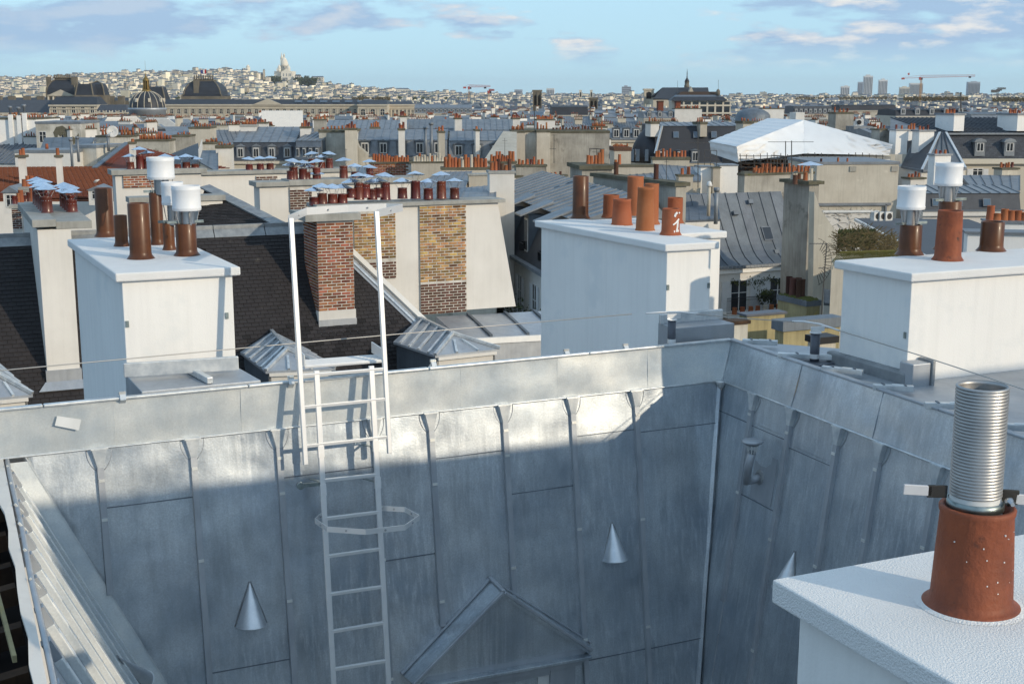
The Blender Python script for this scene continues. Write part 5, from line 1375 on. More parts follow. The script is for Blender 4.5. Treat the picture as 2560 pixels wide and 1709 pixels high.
def vpipe(root_label, x, y0, y1, d, r=.06, capk='white'):
    t_ = T('vent_pipe', root_label, 'pipe', at(x, y1, d)); p, q = at(x, y1, d), at(x, y0, d)
    O('pipe', MB().tube([V((p.x, p.y, p.z)), V((p.x, p.y, q.z))], r, 10), 'zinc_old' if capk != 'white' else 'plaster_beige', t_)
    O('pipe_cap', MB().lathe(V((p.x, p.y, q.z)), [(r * 1.6, 0), (r * 1.9, .05), (r * 1.1, .26), (r * .6, .3)] if capk == 'white' else [(r * 1.3, -.1), (r * 1.5, 0), (r * 1.5, .12), (r * 1.3, .14)], 10), 'white_plastic' if capk == 'white' else 'zinc_old', t_)
vpipe('thin vent pipe with white cone cap above the zinc roof', 1771, 466, 540, 59, .10)
vpipe('grey ringed vent pipe right of the white capped one', 1789, 475, 560, 58.5, .12, 'grey')
leanroof('zinc roof slope with dark seams left of the two vent pipes', [(1700, 480, 66), (1790, 486, 66.5), (1800, 548, 60.5), (1700, 552, 60)], 'zinc_blue', .55, body='soft_white')

r_, b_, u_, v_, w_, z_ = stack('tall grey stained chimney wall dividing the curved zinc roof from the beige gable', 2024, 2048, 453, 59.5, 2.5, 'plaster_grey', zb=15, cap='mossy_cap', caph=.2, over=.22)
potrow(r_, b_, u_, v_, w_, 2.4, z_, 3, 'odc', .15, .62, rows=2, seed=3)
inst('chimney_pot', PM['d'], r_, b_ - u_ * .6 + v_ * .6 + Z * (z_ - .2), (.15, .15, .55))
s_ = bpy.data.objects.new('rain_hat', HAT); COL.objects.link(s_); s_.parent = r_; s_.location = (b_ + u_ * .9 + v_ * 1.2 + Z * (z_ + .5)) - r_.location; s_.scale = (.8, .8, .6)
stack('dark streaked chimney wall behind the tall grey one with clustered orange pots', 1862, 2034, 434, 68, .8, 'plaster_grey', zb=15, cap='mossy_cap', caph=.15, pots=[dict(n=14, kind='o', size=.115, hgt=.55, rows=2, f0=.18, f1=.99)])
gb = [at(x, y, 58) for x, y in ((2036, 480), (2050, 520), (2094, 585), (2094, 640), (2108, 700), (2140, 900), (2030, 900))]
tag(O('gable_wall', MB().slab(gb, VV * .5), 'plaster_beige'), 'pale beige gable wall with a sloping shoulder right of the grey chimney wall', 'wall')
hr = T('wire_fence', 'curved spiked iron fan grille on the edge of the beige gable', 'grille', at(2040, 650, 57.5))
for i in range(14):
    an = rad(-70 + i * 10); p = at(2036, 655, 57.6); e = V((math.cos(an) * 1.0, 0, math.sin(an) * 1.4))
    if e.x > 0.05: O('spike', MB().bar(p + e * .55, p + e, .028), 'iron', hr)
O('grille_arc', MB().tube([at(2036, 655, 57.6) + V((math.cos(rad(a)) * 1.0, 0, math.sin(rad(a)) * 1.4)) * .98 for a in range(-75, 85, 12)], .012, 5), 'iron', hr)

# yellowish chimney with moss and dark pots, lower yellow walls
r_, b_, u_, v_, w_, z_ = stack('yellow stained chimney block with mossy top and four black pots', 2017, 2050, 752, 49, 2.2, 'plaster_yellow', th=TH, zb=0, cap='zinc_blue', caph=.26, over=.05)
mv = MB()
for i in range(200):
    p = b_ + u_ * (w_ * rnd.random()) + v_ * (2.2 * rnd.random()) + Z * (z_ + .0); s = rnd.uniform(.05, .12); mv.poly([p - V((s, s, 0)), p + V((s, -s, 0)), p + V((0, 0, s * .9))])
O('moss', mv, 'moss', r_)['kind'] = 'stuff'
for i in range(5): inst('chimney_pot', PM['d'], r_, b_ + u_ * (w_ * (.30 + .22 * (i % 3))) + v_ * (.9 + .5 * (i // 2)) + Z * z_, (.15, .15, .85))
stack('yellow rendered low wall with dark coping below the mossy chimney', 1868, 1962, 786, 45, .5, 'plaster_yellow', zb=0, cap='post_grey', caph=.08)
stack('yellow streaked wall under a blue grey zinc coping left of the right chimney', 1960, 2100, 803, 44, .5, 'plaster_yellow', zb=0, cap='zinc_blue', caph=.35, over=.1)
stack('flaking pale wall under the balcony left of the yellow wall', 1795, 1870, 806, 43, .4, 'plaster_stained', zb=0, cap='timber', caph=.12)
stack('dark topped low wall just left of the right white chimney', 2046, 2090, 843, 38, .5, 'plaster_beige', zb=0, cap='iron', caph=.2)
leanroof('small grey zinc slope between the gable and the right white chimney', [(2060, 722, 56), (2110, 728, 56), (2110, 760, 52), (2060, 757, 52)], 'zinc_blue', .5, body='soft_white')
def antenna(label, x, y0, y1, d, arms, r=.018, tilt=0):
    t_ = T('antenna', label, 'antenna', at(x, y1, d)); p, q = at(x, y1, d), at(x + tilt, y0, d)
    O('mast', MB().bar(p, q, r * 2), 'antenna', t_)
    for (yy, x0, x1, els) in arms:
        xm = x + tilt * (y1 - yy) / max(1, (y1 - y0)); a, b = at(x0, yy, d), at(x1, yy, d)
        bm = O('boom', MB().bar(a, b, r * 1.2), 'antenna', t_)
        for i in range(els):
            c = a.lerp(b, (i + .5) / els); h = .28 if els < 8 else .18
            O('element', MB().bar(c - V((.1, h, 0)), c + V((.1, h, 0)), r * .6), 'antenna', bm)
antenna('leaning television antenna mast in front of the beige gable', 2053, 608, 788, 47, [(609, 2024, 2068, 6), (670, 2046, 2078, 5)], tilt=14)

# ---- big beige blank wall, trellis wall, low white house, brush terrace
r_, b_, u_, v_, w_, z_ = stack('large blank beige party wall beneath the right end of the white tent', 2043, 2248, 405, 75, 8, 'plaster_beige', th=rad(4), cap='zinc_old', caph=.2)
for x in (2132, 2236):
    a = width_to(x, 425, b_ + Z * z_, u_); O('wall_vent', MB().box(b_, u_, v_, Z, a - .25, a + .25, -.08, .02, z_ - .75, z_ - .35), 'plaster_grey', r_)
O('pipe', MB().box(b_, u_, v_, Z, 0, w_ * .92, -.2, -.02, zat(511, 75) - .1, zat(511, 75) + .1).box(b_, u_, v_, Z, w_ * .85, w_ * .87, -.2, -.02, zat(545, 75), zat(511, 75)), 'zinc_old', r_)
potrow(r_, b_, u_, v_, w_ * .55, .8, z_, 3, 'od', .12, .5, f0=.0, f1=.9)
r_, b_, u_, v_, w_, z_ = stack('white wall with bare vine trellis below the large beige wall', 2046, 2200, 523, 70, .6, 'soft_white', th=rad(4), cap=None)
rr = random.Random(9); mb = MB()
for i in range(90):
    p = b_ + u_ * (w_ * rr.random() ** 1.3) + Z * (z_ - rr.uniform(0, 1.6)) - v_ * .06; e = V((rr.uniform(-.6, .6), 0, rr.uniform(-.3, .4))); mb.bar(p, p + e, .018)
tag(O('bare_vine', mb, 'antenna'), 'bare climbing vine stems on the white trellis wall', 'plant')
O('drainpipe', MB().box(b_, u_, v_, Z, 0.3, w_ * .9, -.16, -.02, z_ - .25, z_ - .08).box(b_, u_, v_, Z, w_ * .88, w_ * .9, -.16, -.02, z_ - 1.4, z_ - .08), 'white_plastic', r_)
def lowhouse():
    q = [at(2155, 545, 66), at(2390, 590, 52), at(2390, 660, 52), at(2155, 640, 66)]
    u = q[1] - q[0]; u.z = 0; L = u.length; u.normalize(); v = V((-u.y, u.x, 0)); b = V((q[0].x, q[0].y, 0)); zt = q[0].z - .2
    r = T('low_house', 'low white house with flat grey roof and dark red shutters beyond the right chimney', 'building', b)
    O('wall', MB().box(b, u, v, Z, 0, L, 0, 7, 0, zt), 'soft_white', r)
    O('flat_roof', MB().box(b, u, v, Z, -.2, L + .2, -.3, 7.2, zt, zt + .16), 'slate', r)
    O('gutter', MB().box(b, u, v, Z, -.2, L + .2, -.5, -.3, zt - .02, zt + .14), 'white_plastic', r)
    for i in range(6):
        a = L * (.13 + .155 * i)
        window(r, b + u * a + Z * (zt - 1.75), u, v, .8, 1.0)
        for s in (-.42, .86): O('shutter', MB().box(b, u, v, Z, a + s, a + s + .38, -.05, -.01, zt - 1.75, zt - .7), 'brick_dark', r)
        t = O('globe_lamp', MB().lathe(b + u * (a - .8) - v * .2 + Z * (zt - .9), [(.02, 0), (.13, .06), (.16, .16), (.1, .28), (.01, .3)], 8), 'plaster_grey', r)
lowhouse()
for i, x in enumerate((2185, 2199, 2214)):
    wh = ['leftmost', 'middle', 'rightmost'][i]
    p = at(x, 552, 63); t_ = T('air_conditioner', wh + ' of three white air conditioning units on the low white house roof', 'air conditioner', p, 'air conditioning units on the low white house')
    O('casing', MB().box(p, U, VV, Z, 0, .55, 0, .35, 0, .55), 'ac_unit', t_)
    O('fan_grille', MB().lathe(p + U * .3 + Z * .28, [(.2, -.012), (.2, .01)], 14, -VV), 'iron', t_)
mb = MB(); rr = random.Random(12)
for i in range(900):
    x = 2092 + 150 * rr.random(); f = (x - 2092) / 150; top = 588 - 14 * math.sin(f * 3.1) ** 2 + 10 * f
    y = top + (640 - top) * rr.random(); p = at(x, y, 50 + rr.uniform(-1.5, 1.5))
    e = V((rr.uniform(-.7, .7), rr.uniform(-.3, .3), rr.uniform(-.1, .5))); mb.bar(p, p + e, .02)
tag(O('dry_hedge', mb, 'foliage_dry'), 'tangle of dry brown brush on a terrace beyond the right chimney', 'hedge')
mb = MB()
for i in range(900):
    x = 2092 + 90 * rr.random(); y = 578 + 42 * rr.random(); p = at(x, y, 50.5 + rr.uniform(-1, 1)); s = rr.uniform(.08, .2)
    mb.poly([p, p + V((s, rr.uniform(-s, s), s * .3)), p + V((s * .5, 0, s))])
tag(O('green_shrub', mb, 'foliage'), 'leafy green shrub at the left of the dry brush terrace', 'shrub')
fe = T('lattice_fence', 'green wooden lattice fence in front of the dry brush', 'fence', at(2170, 645, 47.5))
p0_, p1_ = at(2100, 630, 47.5), at(2236, 626, 48.5)
for f in [i / 34 for i in range(35)]:
    a = lerp(p0_, p1_, f); O('lath', MB().bar(a, a + V((.3, 0, -.42)), .03), 'moss', fe); O('lath', MB().bar(a, a + V((-.3, 0, -.42)), .03), 'moss', fe)
O('rail', MB().bar(p0_, p1_, .05), 'moss', fe)
tag(O('terrace', MB().hexa([V((q.x, q.y, 0)) for q in (at(2080, 650, 48), at(2400, 650, 48), at(2400, 650, 56), at(2080, 650, 56))], [at(2080, 646, 48), at(2400, 640, 48), at(2400, 640, 56), at(2080, 646, 56)]), 'plaster_beige'), 'beige walled roof terrace carrying the dry brush', 'terrace')
# white curved parapet and pots at the right edge
r_, b_, u_, v_, w_, z_ = stack('white parapet wall with big terracotta pots at the right edge behind the brown pot', 2420, 2600, 578, 30, .6, 'white_render', th=rad(-12), zb=20, cap='zinc_old', caph=.05)
r_, b_, u_, v_, w_, z_ = stack('white chimney top with a file of orange pots at the right edge', 2470, 2600, 552, 36, .7, 'white_render', th=rad(-10), zb=20, cap='zinc_old', caph=.05)
potrow(r_, b_, u_, v_, w_, .6, z_, 7, 'o', .15, .36, f0=.02, f1=.98)

# ---- slate mansard house receding left of the central chimney
def sidehouse():
    p0, p1 = atr(1190, 600, 82), atr(1400, 682, 60)
    u = p1 - p0; u.z = 0; L = u.length; u.normalize(); v = V((-u.y, u.x, 0)); b = V((p0.x, p0.y, 0)); ze = (p0.z + p1.z) / 2
    r = T('mansard_house', 'slate mansard house with tall dormers and shuttered white storey left of the central chimney', 'building', b)
    P = lambda a, c, z: b + u * a + v * c + Z * z
    O('wall', MB().box(b, u, v, Z, 0, L, 0, 6, 0, ze), 'soft_white', r)
    O('gutter', MB().box(b, u, v, Z, 0, L, -.3, 0, ze - .12, ze + .05), 'zinc_old', r)
    O('mansard_slope', MB().hexa([P(0, .02, ze), P(L, .02, ze), P(L, 6, ze), P(0, 6, ze)], [P(0, 1.3, ze + 2.9), P(L, 1.3, ze + 2.9), P(L, 5, ze + 2.9), P(0, 5, ze + 2.9)]), 'slate', r)
    tp = O('zinc_top', MB().slab([P(0, .9, ze + 2.8), P(0, 5.4, ze + 2.8), P(0, 4.4, ze + 3.9)], u * L), 'zinc_old', r)
    O('standing_seam', seams(MB(), P(0, 4.4, ze + 3.9), P(L, 4.4, ze + 3.9), P(0, .9, ze + 2.8), P(L, .9, ze + 2.8), 1.1, .06, .07), 'zinc_old', tp)['kind'] = 'stuff'
    for f in (.20, .42, .62, .82):
        o = P(L * f - .5, .25, ze + .35)
        dd = O('dormer', MB().box(o, u, v, Z, 0, 1.05, 0, 1.2, 0, 2.1), 'zinc_blue', r)
        O('dormer_roof', MB().slab([o - u * .25 - v * .5 + Z * 2.05, o + u * 1.3 - v * .5 + Z * 2.05, o + u * 1.3 + v * 1.3 + Z * 2.75, o - u * .25 + v * 1.3 + Z * 2.75], (0, 0, .08)), 'zinc_old', dd)
        O('window_frame', MB().box(o, u, v, Z, .15, .9, -.04, 0, .1, 1.9), 'frame_white', dd)
        O('pane', MB().box(o, u, v, Z, .22, .48, -.055, -.04, .2, 1.8).box(o, u, v, Z, .57, .83, -.055, -.04, .2, 1.8), 'glass_dark', dd)
        O('railing', MB().box(o, u, v, Z, .0, 1.05, -.3, -.27, .55, .6).box(o, u, v, Z, 0, 1.05, -.3, -.28, .1, .14).box(o, u, v, Z, 0, .03, -.3, 0, .1, .6), 'iron', dd)
    for i in range(6):
        a = L * (.1 + .16 * i)
        window(r, P(a, 0, ze - 3.2), u, v, .9, 2.3, shutters=True)
    O('balcony', MB().box(b, u, v, Z, 0, L, -1.0, 0, ze - 3.9, ze - 3.6), 'concrete', r)
    mb = MB().box(b, u, v, Z, 0, L, -1.0, -.96, ze - 2.7, ze - 2.65)
    k = 0
    while k < L: mb.box(b, u, v, Z, k, k + .025, -.99, -.97, ze - 3.6, ze - 2.7); k += .11
    O('balcony_railing', mb, 'iron', r)
    rr = random.Random(4); mb = MB()
    for i in range(1100):
        a = L * rr.random(); p = P(a, -.8 + rr.uniform(-.3, .3), ze - 3.5 + rr.random() * (1.1 + .8 * math.sin(a * 2.2) ** 2)); s = rr.uniform(.05, .14)
        mb.poly([p, p + V((s, rr.uniform(-s, s), s * .4)), p + V((s * .4, 0, s))])
    tag(O('balcony_hedge', mb, 'foliage'), 'dark green planting along the long balcony left of the central chimney', 'hedge')
sidehouse()

# ---- pale chimney walls between the hatted pots and the central chimney
o_ = [dict(n=9, kind='oodc', size=.12, hgt=.42)]
stack('white rendered chimney wall with mossy coping and short mixed pots left of the brown pipe', 1285, 1418, 438, 72, .8, 'soft_white', cap='mossy_cap', caph=.18, pots=o_, th=rad(8))
stack('white rendered chimney wall directly behind the tall brown glazed pipe', 1398, 1488, 456, 66, .8, 'soft_white', cap='mossy_cap', caph=.12, pots=[dict(n=4, kind='od', size=.12, hgt=.45)], th=rad(8))
stack('white wall behind the small orange pots of the central chimney', 1490, 1568, 453, 67, 2, 'soft_white', cap='mossy_cap', caph=.12, pots=[dict(n=5, kind='od', size=.12, hgt=.4)], th=rad(8))
stack('grey sided chimney wall with black pots behind the right orange pots', 1690, 1716, 456, 53, 9, 'plaster_grey', cap='mossy_cap', caph=.2, over=.15, pots=[dict(n=1, kind='d', size=.15, hgt=1.0, rows=2)], th=TH)
stack('low grey wall with a rail and four orange pots left of the zinc slopes', 1455, 1530, 414, 62, 4, 'plaster_grey', cap='mossy_cap', caph=.25, over=.2, pots=[dict(n=5, kind='o', size=.14, hgt=.8, f0=.35, f1=.95)], th=rad(8))
stack('long beige wall with thin dark coping behind the tall orange pots', 1528, 1640, 412, 66, 1, 'plaster_beige', cap='mossy_cap', caph=.15, th=rad(4), pots=[dict(n=2, kind='o', size=.14, hgt=.6, f0=.1, f1=.25)])
stack('beige wall with six pots in front of the dark mansard', 1632, 1724, 393, 78, 1, 'plaster_beige', cap='mossy_cap', caph=.22, th=rad(2), pots=[dict(n=9, kind='o', size=.15, hgt=.8)])
stack('short beige chimney beside small steel hatted flues right of centre', 1697, 1733, 437, 70, 1, 'plaster_beige', cap='mossy_cap', caph=.12, th=rad(4), pots=[dict(n=2, kind='o', size=.15, hgt=.7)])
stack('bright white chimney wall left half, below the left corner of the tent', 1752, 1783, 416, 73, 2, 'white_render', cap='zinc_old', caph=.08, th=rad(4), right_lean=0)
stack('narrow beige pier with dark cap between two bright white walls', 1783, 1801, 418, 72.6, 1.2, 'plaster_beige', cap='mossy_cap', caph=.08, th=rad(4))
stack('bright white wall right of the beige pier below the tent', 1801, 1845, 412, 73, 2, 'white_render', cap='zinc_old', caph=.08, th=rad(4), right_lean=.3)
stack('dark stained chimney walls with orange pots under the tent scaffold', 1863, 1990, 430, 76, 1.2, 'plaster_grey', cap='mossy_cap', caph=.15, th=rad(4), pots=[dict(n=4, kind='o', size=.12, hgt=.8, f0=.2, f1=.6)])
stack('beige wall with capped top above the left mansard house roof', 1172, 1224, 435, 60, 1, 'plaster_beige', cap='concrete', caph=.1, th=rad(6))
stack('large pale beige chimney wall above the zinc roofs left of centre', 1224, 1286, 428, 56, 1.4, 'soft_white', cap='concrete', caph=.12, th=rad(6), pots=[dict(n=6, kind='rdo', size=.12, hgt=.55)])
stack('beige wall with ragged coping and twin rows of orange pots left of centre', 1104, 1224, 419, 66, 1.4, 'plaster_beige', cap='mossy_cap', caph=.15, th=rad(4), pots=[dict(n=13, kind='ooc', size=.13, hgt=.75, rows=2)])
r_, b_, u_, v_, w_, z_ = stack('brown brick chimney wall among the mid distance pots', 924, 1028, 405, 84, 1.2, 'mortar', cap='mossy_cap', caph=.15, th=rad(3), pots=[dict(n=14, kind='o', size=.15, hgt=.8, rows=2)])
brickwall(r_, b_, u_, v_, w_, zat(452, 84), z_ - .16, 'brick_red', pitch=(.40, .16)) if False else None
BIG = mesh_of('brick', MB().abox(0, .41, 0, .012, 0, .13), 'brick_red')
L = []
for j in range(8):
    for i in range(int(w_ / .44)):
        L.append((b_ + u_ * (i * .44 + (j % 2) * .2) + Z * (z_ - .3 - j * .15) - v_ * .012, u_, v_, Z))
pieces('brick', BIG, L, r_, 300)
stack('smooth beige wall right of the brown brick one with orange pots', 1028, 1114, 404, 82, 1.2, 'plaster_beige', cap='mossy_cap', caph=.12, th=rad(3), pots=[dict(n=12, kind='oc', size=.15, hgt=.8, rows=2)])
stack('row of slender orange pots on a grey wall right of the beige walls', 1222, 1290, 404, 72, 1, 'plaster_grey', cap='mossy_cap', caph=.15, th=rad(3), pots=[dict(n=9, kind='o', size=.14, hgt=.9, rows=2)])
stack('pots in a line on a low grey wall at picture centre', 1290, 1366, 412, 72, 1, 'plaster_grey', cap='mossy_cap', caph=.15, th=rad(3), pots=[dict(n=7, kind='or', size=.14, hgt=.7)])
# zinc slopes around them
leanroof('ribbed zinc roof slope beside the hatted pots, left of the beige walls', [(1100, 430, 64), (1180, 428, 65), (1150, 500, 54), (985, 500, 54)], 'zinc_old', .45, body='plaster_beige')
leanroof('zinc slope under the beige wall and left of the pale wall', [(1150, 470, 58), (1240, 462, 59), (1240, 502, 53), (1130, 512, 53)], 'zinc_old', .45, body='plaster_beige')
leanroof('small zinc skylit slope behind the orange pots of the central chimney', [(1566, 425, 70), (1640, 420, 70), (1660, 462, 60), (1600, 466, 60)], 'zinc_old', .5, body='plaster_beige')
leanroof('zinc slope with pale seams in the middle right below the dark mansard', [(1636, 410, 78), (1752, 418, 77), (1752, 452, 71), (1660, 452, 71)], 'zinc_old', .6, body='plaster_beige')
leanroof('zinc valley roof between central chimney and white walls', [(1480, 500, 54), (1640, 480, 56), (1640, 560, 50), (1480, 560, 50)], 'zinc_blue', .5, body='plaster_beige')
leanroof('narrow zinc slope left of the brown brick wall', [(880, 420, 74), (925, 412, 76), (925, 455, 60), (870, 455, 60)], 'zinc_old', .4, body='plaster_beige')
# brick chimneys at far left, orange tile roof
r_, q_, n_ = leanroof('long orange tile roof at the left edge', [(-40, 419, 96), (300, 417, 99), (300, 500, 78), (-40, 500, 76)], 'tile_orange', 0, body='soft_white', name='tiled_roof', cat='tiled roof')
def tilefield(r, q, n_, tw_=.42, te_=.42, lim=300):
    OT = mesh_of('roof_tile', MB().hexa([(0.01, 0, 0), (tw_ - .02, 0, 0), (tw_ - .02, te_, .03), (.01, te_, .03)], [(0.06, 0, .05), (tw_ - .07, 0, .05), (tw_ - .07, te_, .10), (.06, te_, .10)]), 'tile_orange')
    u = (q[1] - q[0]); L_ = u.length; u.normalize(); dnv = (q[3] - q[0]); dnv = (dnv - u * dnv.dot(u)); H = dnv.length; dnv.normalize()
    X = []
    for j in range(int(H / te_)):
        l0 = lerp(q[0], q[3], (j * te_) / H); l1 = lerp(q[1], q[2], (j * te_) / H); wd = (l1 - l0).length
        for i in range(int(wd / tw_)): X.append((l0 + u * (i * tw_) + n_ * .01, u, dnv, n_))
    X.reverse()
    pieces('roof_tile', OT, X, r, lim, 'roof_tile_field')
tilefield(r_, q_, n_)
r_, q_, n_ = leanroof('orange tile roof rising to a peak at the party wall on the left', [(318, 360, 112), (324, 360, 112), (330, 480, 84), (236, 424, 97)], 'tile_orange', 0, body='soft_white', name='tiled_roof', cat='tiled roof')
tilefield(r_, q_, n_, lim=200)
O('lead_verge', MB().bar(q_[0] + n_ * .1, q_[3] + n_ * .1, .5, .2), 'zinc_blue', r_)
stack('pale blue chimney shaft with two orange pots at the far left over orange tiles', 44, 60, 388, 84, .8, 'soft_white', cap='mossy_cap', caph=.2, over=.2, th=rad(10), pots=[dict(n=2, kind='o', size=.2, hgt=.7)])
stack('slim pale chimney shaft with one orange pot over the orange tiles', 138, 151, 388, 84, .8, 'soft_white', cap='mossy_cap', caph=.2, over=.1, th=rad(10), pots=[dict(n=1, kind='o', size=.2, hgt=.9)])
stack('pale shaft on the party wall above the orange tiles', 322, 336, 355, 96, 1, 'soft_white', cap='mossy_cap', caph=.2, over=.1, th=rad(10), pots=[dict(n=1, kind='o', size=.2, hgt=.6)])
def dormwin(label, x0, x1, y0, y1, d):
    o = at(x0, y1, d); w = width_to(x1, y1, o, V((1, 0, 0))); h = at(x0, y0, d).z - o.z
    r = T('roof_dormer', label, 'dormer', o); u, v = axes(rad(6))
    O('body', MB().box(o, u, v, Z, 0, w, 0, 3, -.4, h * .72), 'soft_white', r)
    O('roof', MB().slab([o - u * .15 - v * .15 + Z * h * .70, o + u * (w + .15) - v * .15 + Z * h * .70, o + u * w / 2 - v * .15 + Z * h], v * 3), 'zinc_old', r)
    window(r, o + u * w * .24 + Z * .1, u, v, w * .52, h * .52)
dormwin('small white dormer with paned window at the left edge on the orange roof', 10, 44, 465, 520, 66)
dormwin('white dormer on the orange roof left of the brown pots', 222, 262, 465, 500, 74)
for i, (lab, x0, x1, yt, d, nn_) in enumerate((('dark brick chimney block with orange pots at the far left', 50, 82, 468, 48, 3), ('dark brick chimney block right of its twin at the far left', 80, 112, 466, 50, 3),
                                   ('lower dark brick chimney with clustered pots at the left edge', 28, 52, 512, 42, 4), ('lower dark brick chimney beside the corrugated sheet at the left', 52, 104, 506, 43, 5))):
    r_, b_, u_, v_, w_, z_ = stack(lab, x0, x1, yt, d, .8, 'mortar', cap='concrete', caph=.12, th=rad(10), zb=18, pots=[dict(n=nn_, kind='or', size=.12, hgt=.4)])
    brickwall(r_, b_, u_, v_, w_, zat(yt + 60, d), z_ - .13, 'brick_dark')

g_ = T('gull', 'white gull standing on the small dormer of the orange tile roof', 'bird', at(241, 462, 73))
gp = at(241, 460, 73)
O('body', MB().lathe(gp - V((.2, 0, -.12)), [(.01, 0), (.07, .08), (.10, .2), (.07, .33), (.05, .38), (.055, .43), (.01, .5)], 10, V((.75, 0, .35))), 'white_paint', g_)
O('wing', MB().lathe(gp - V((.22, .06, -.16)), [(.005, 0), (.05, .12), (.06, .24), (.01, .34)], 8, V((.9, 0, .2))), 'plaster_grey', g_)
O('beak', MB().lathe(gp + V((.2, 0, .36)), [(.02, 0), (.002, .09)], 6, V((1, 0, -.1))), 'gold', g_)
vpipe('tall leaning flue pipe before the zinc mansard, left one of two', 1064, 320, 400, 112, .16, 'grey')
vpipe('tall leaning flue pipe before the zinc mansard, right one of two', 1079, 310, 402, 111, .17, 'grey')
antenna('thin aerial beside the stained cream wall at left centre', 865, 372, 405, 110, [(374, 861, 869, 2)])
antenna('aerial rod above the pots left of the wide blank wall', 1262, 345, 404, 100, [(352, 1256, 1268, 3)])
antenna('double rod aerial at the right of the long beige wall', 1666, 395, 450, 66, [(398, 1656, 1676, 4), (405, 1660, 1673, 3)])
for x0, x1, y, lb in ((1474, 1510, 371, 'on the low grey wall right of centre'), (1762, 1792, 375, 'left of the tent scaffold'), (1928, 1960, 388, 'before the tent front')):
    rl = T('roof_railing', 'thin iron roof guard rail ' + lb, 'railing', at(x0, y + 36, 64)); a_, b_ = at(x0, y, 64), at(x1, y + 2, 64)
    O('rail', MB().bar(a_, b_, .04), 'antenna', rl); O('rail', MB().bar(a_ - Z * .5, b_ - Z * .5, .03), 'antenna', rl)
    for f in (0, .5, 1): O('post', MB().bar(lerp(a_, b_, f), lerp(a_, b_, f) - Z * 1.0, .04), 'antenna', rl)
# ================================================================== MIDDLE DISTANCE LANDMARKS
# white tent over a roof
TQ = dict(nl=at(1842, 366, 100), np=at(2010, 300, 105), nr=at(2232, 361, 100), fl=at(1772, 353, 113), fp=at(1920, 295.5, 117), lb=at(1846, 404, 100), flb=at(1778, 384, 113), rb=at(2223, 388, 100))
tent = T('tent', 'large white tarpaulin tent covering a roof under repair', 'tent', V((TQ['lb'].x, TQ['lb'].y, TQ['lb'].z)))
def sheetgrid(a, b, c, d, nx, ny, amp, seed, nrm):
    """a-b top edge, d-c bottom edge"""
    mb = MB(); r = random.Random(seed); ph = [(r.uniform(3, 12), r.uniform(2, 9), r.uniform(0, 6)) for _ in range(4)]
    for j in range(ny + 1):
        for i in range(nx + 1):
            p = lerp(lerp(a, b, i / nx), lerp(d, c, i / nx), j / ny); w = (min(1, j, ny - j) + .3) * 1.0
            mb.v.append(p + nrm * (sum(math.sin(fx * i / nx * 6 + q) * math.sin(fy * j / ny * 3 + q) for fx, fy, q in ph) * amp * min(1, w)))
    for j in range(ny):
        for i in range(nx):
            k = j * (nx + 1) + i; mb.face([k, k + 1, k + nx + 2, k + nx + 1], True)
    return mb
nf = V((0, -1, 0))
O('tent_gable', sheetgrid(TQ['nl'], TQ['np'], at(2010, 384, 100.5), TQ['lb'], 16, 8, .10, 1, nf), 'tarp', tent)
O('tent_gable', sheetgrid(TQ['np'], TQ['nr'], TQ['rb'], at(2010, 384, 100.5), 18, 8, .10, 2, nf), 'tarp', tent)
rs = MB(); n = 26
for i in range(n + 1):
    f = i / n; rs.v += [lerp(TQ['nl'], TQ['np'], f) + Z * (.0 if i % 3 else -.05), lerp(TQ['fl'], TQ['fp'], f) + Z * (.0 if i % 3 else -.05)]
for i in range(n): rs.face([2 * i, 2 * i + 2, 2 * i + 3, 2 * i + 1], True)
O('tent_roof', rs, 'tarp', tent)
O('tent_end', sheetgrid(TQ['fl'], TQ['nl'], TQ['lb'] - Z * .1, TQ['flb'], 8, 5, .25, 3, V((-.7, -.7, 0))), 'tarp', tent)
O('tent_back_slope', MB().poly([TQ['fp'], TQ['np'], TQ['nr'], TQ['nr'] + V((0, 14, 0)) ]), 'tarp', tent)
sc = T('scaffolding', 'steel scaffolding and dark debris beneath the white tent', 'scaffolding', at(1900, 430, 99))
rr = random.Random(2)
for i in range(22):
    x = 1850 + i * 17; p = at(x, 384 + 3 * math.sin(i), 99.2); q = at(x + rr.uniform(-4, 4), 408 + rr.uniform(0, 14) * (x < 2000), 99.2)
    O('standard', MB().bar(p, q, .06), 'antenna', sc)
for y in (390, 398, 408, 418): O('ledger', MB().bar(at(1848, y, 99.2), at(2210 if y < 400 else 2000, y + 1, 99.2), .06), 'antenna', sc)
mb = MB()
for i in range(500):
    p = at(1850 + rr.random() * 150, 398 + rr.random() * 30, 101 + rr.random() * 2); e = V((rr.uniform(-.8, .8), 0, rr.uniform(-.3, .3))); mb.bar(p, p + e, rr.uniform(.03, .12))
o_ = O('debris_netting', mb, 'timber', sc); o_['kind'] = 'stuff'
stack('dark scaffold clad attic block under the left of the tent', 1846, 2000, 400, 102, 8, 'slate_far', cap=None, th=rad(2))
stack('parapet with stacked white panels under the right of the tent', 2000, 2225, 392, 100, 8, 'white_render', cap='concrete', caph=.2, th=rad(2), pots=[dict(n=5, kind='odr', size=.16, hgt=.6)])
antenna('long television antenna in front of the white tent', 1979, 352, 436, 49, [(355, 1920, 2034, 14)])
antenna('slim antenna mast left of the long one before the tent', 1964, 353, 430, 50, [])
antenna('crossed antenna in front of the dark mansard roof', 1745, 305, 470, 70, [(357, 1702, 1772, 3)], r=.03)
antenna('tall latticed antenna mast before the big grey wall', 1336, 265, 330, 148, [(330, 1320, 1352, 3)], r=.05)
antenna('thin antenna mast in front of the big grey wall', 1385, 336, 408, 100, [(338, 1378, 1392, 4), (372, 1374, 1390, 4)], r=.03)
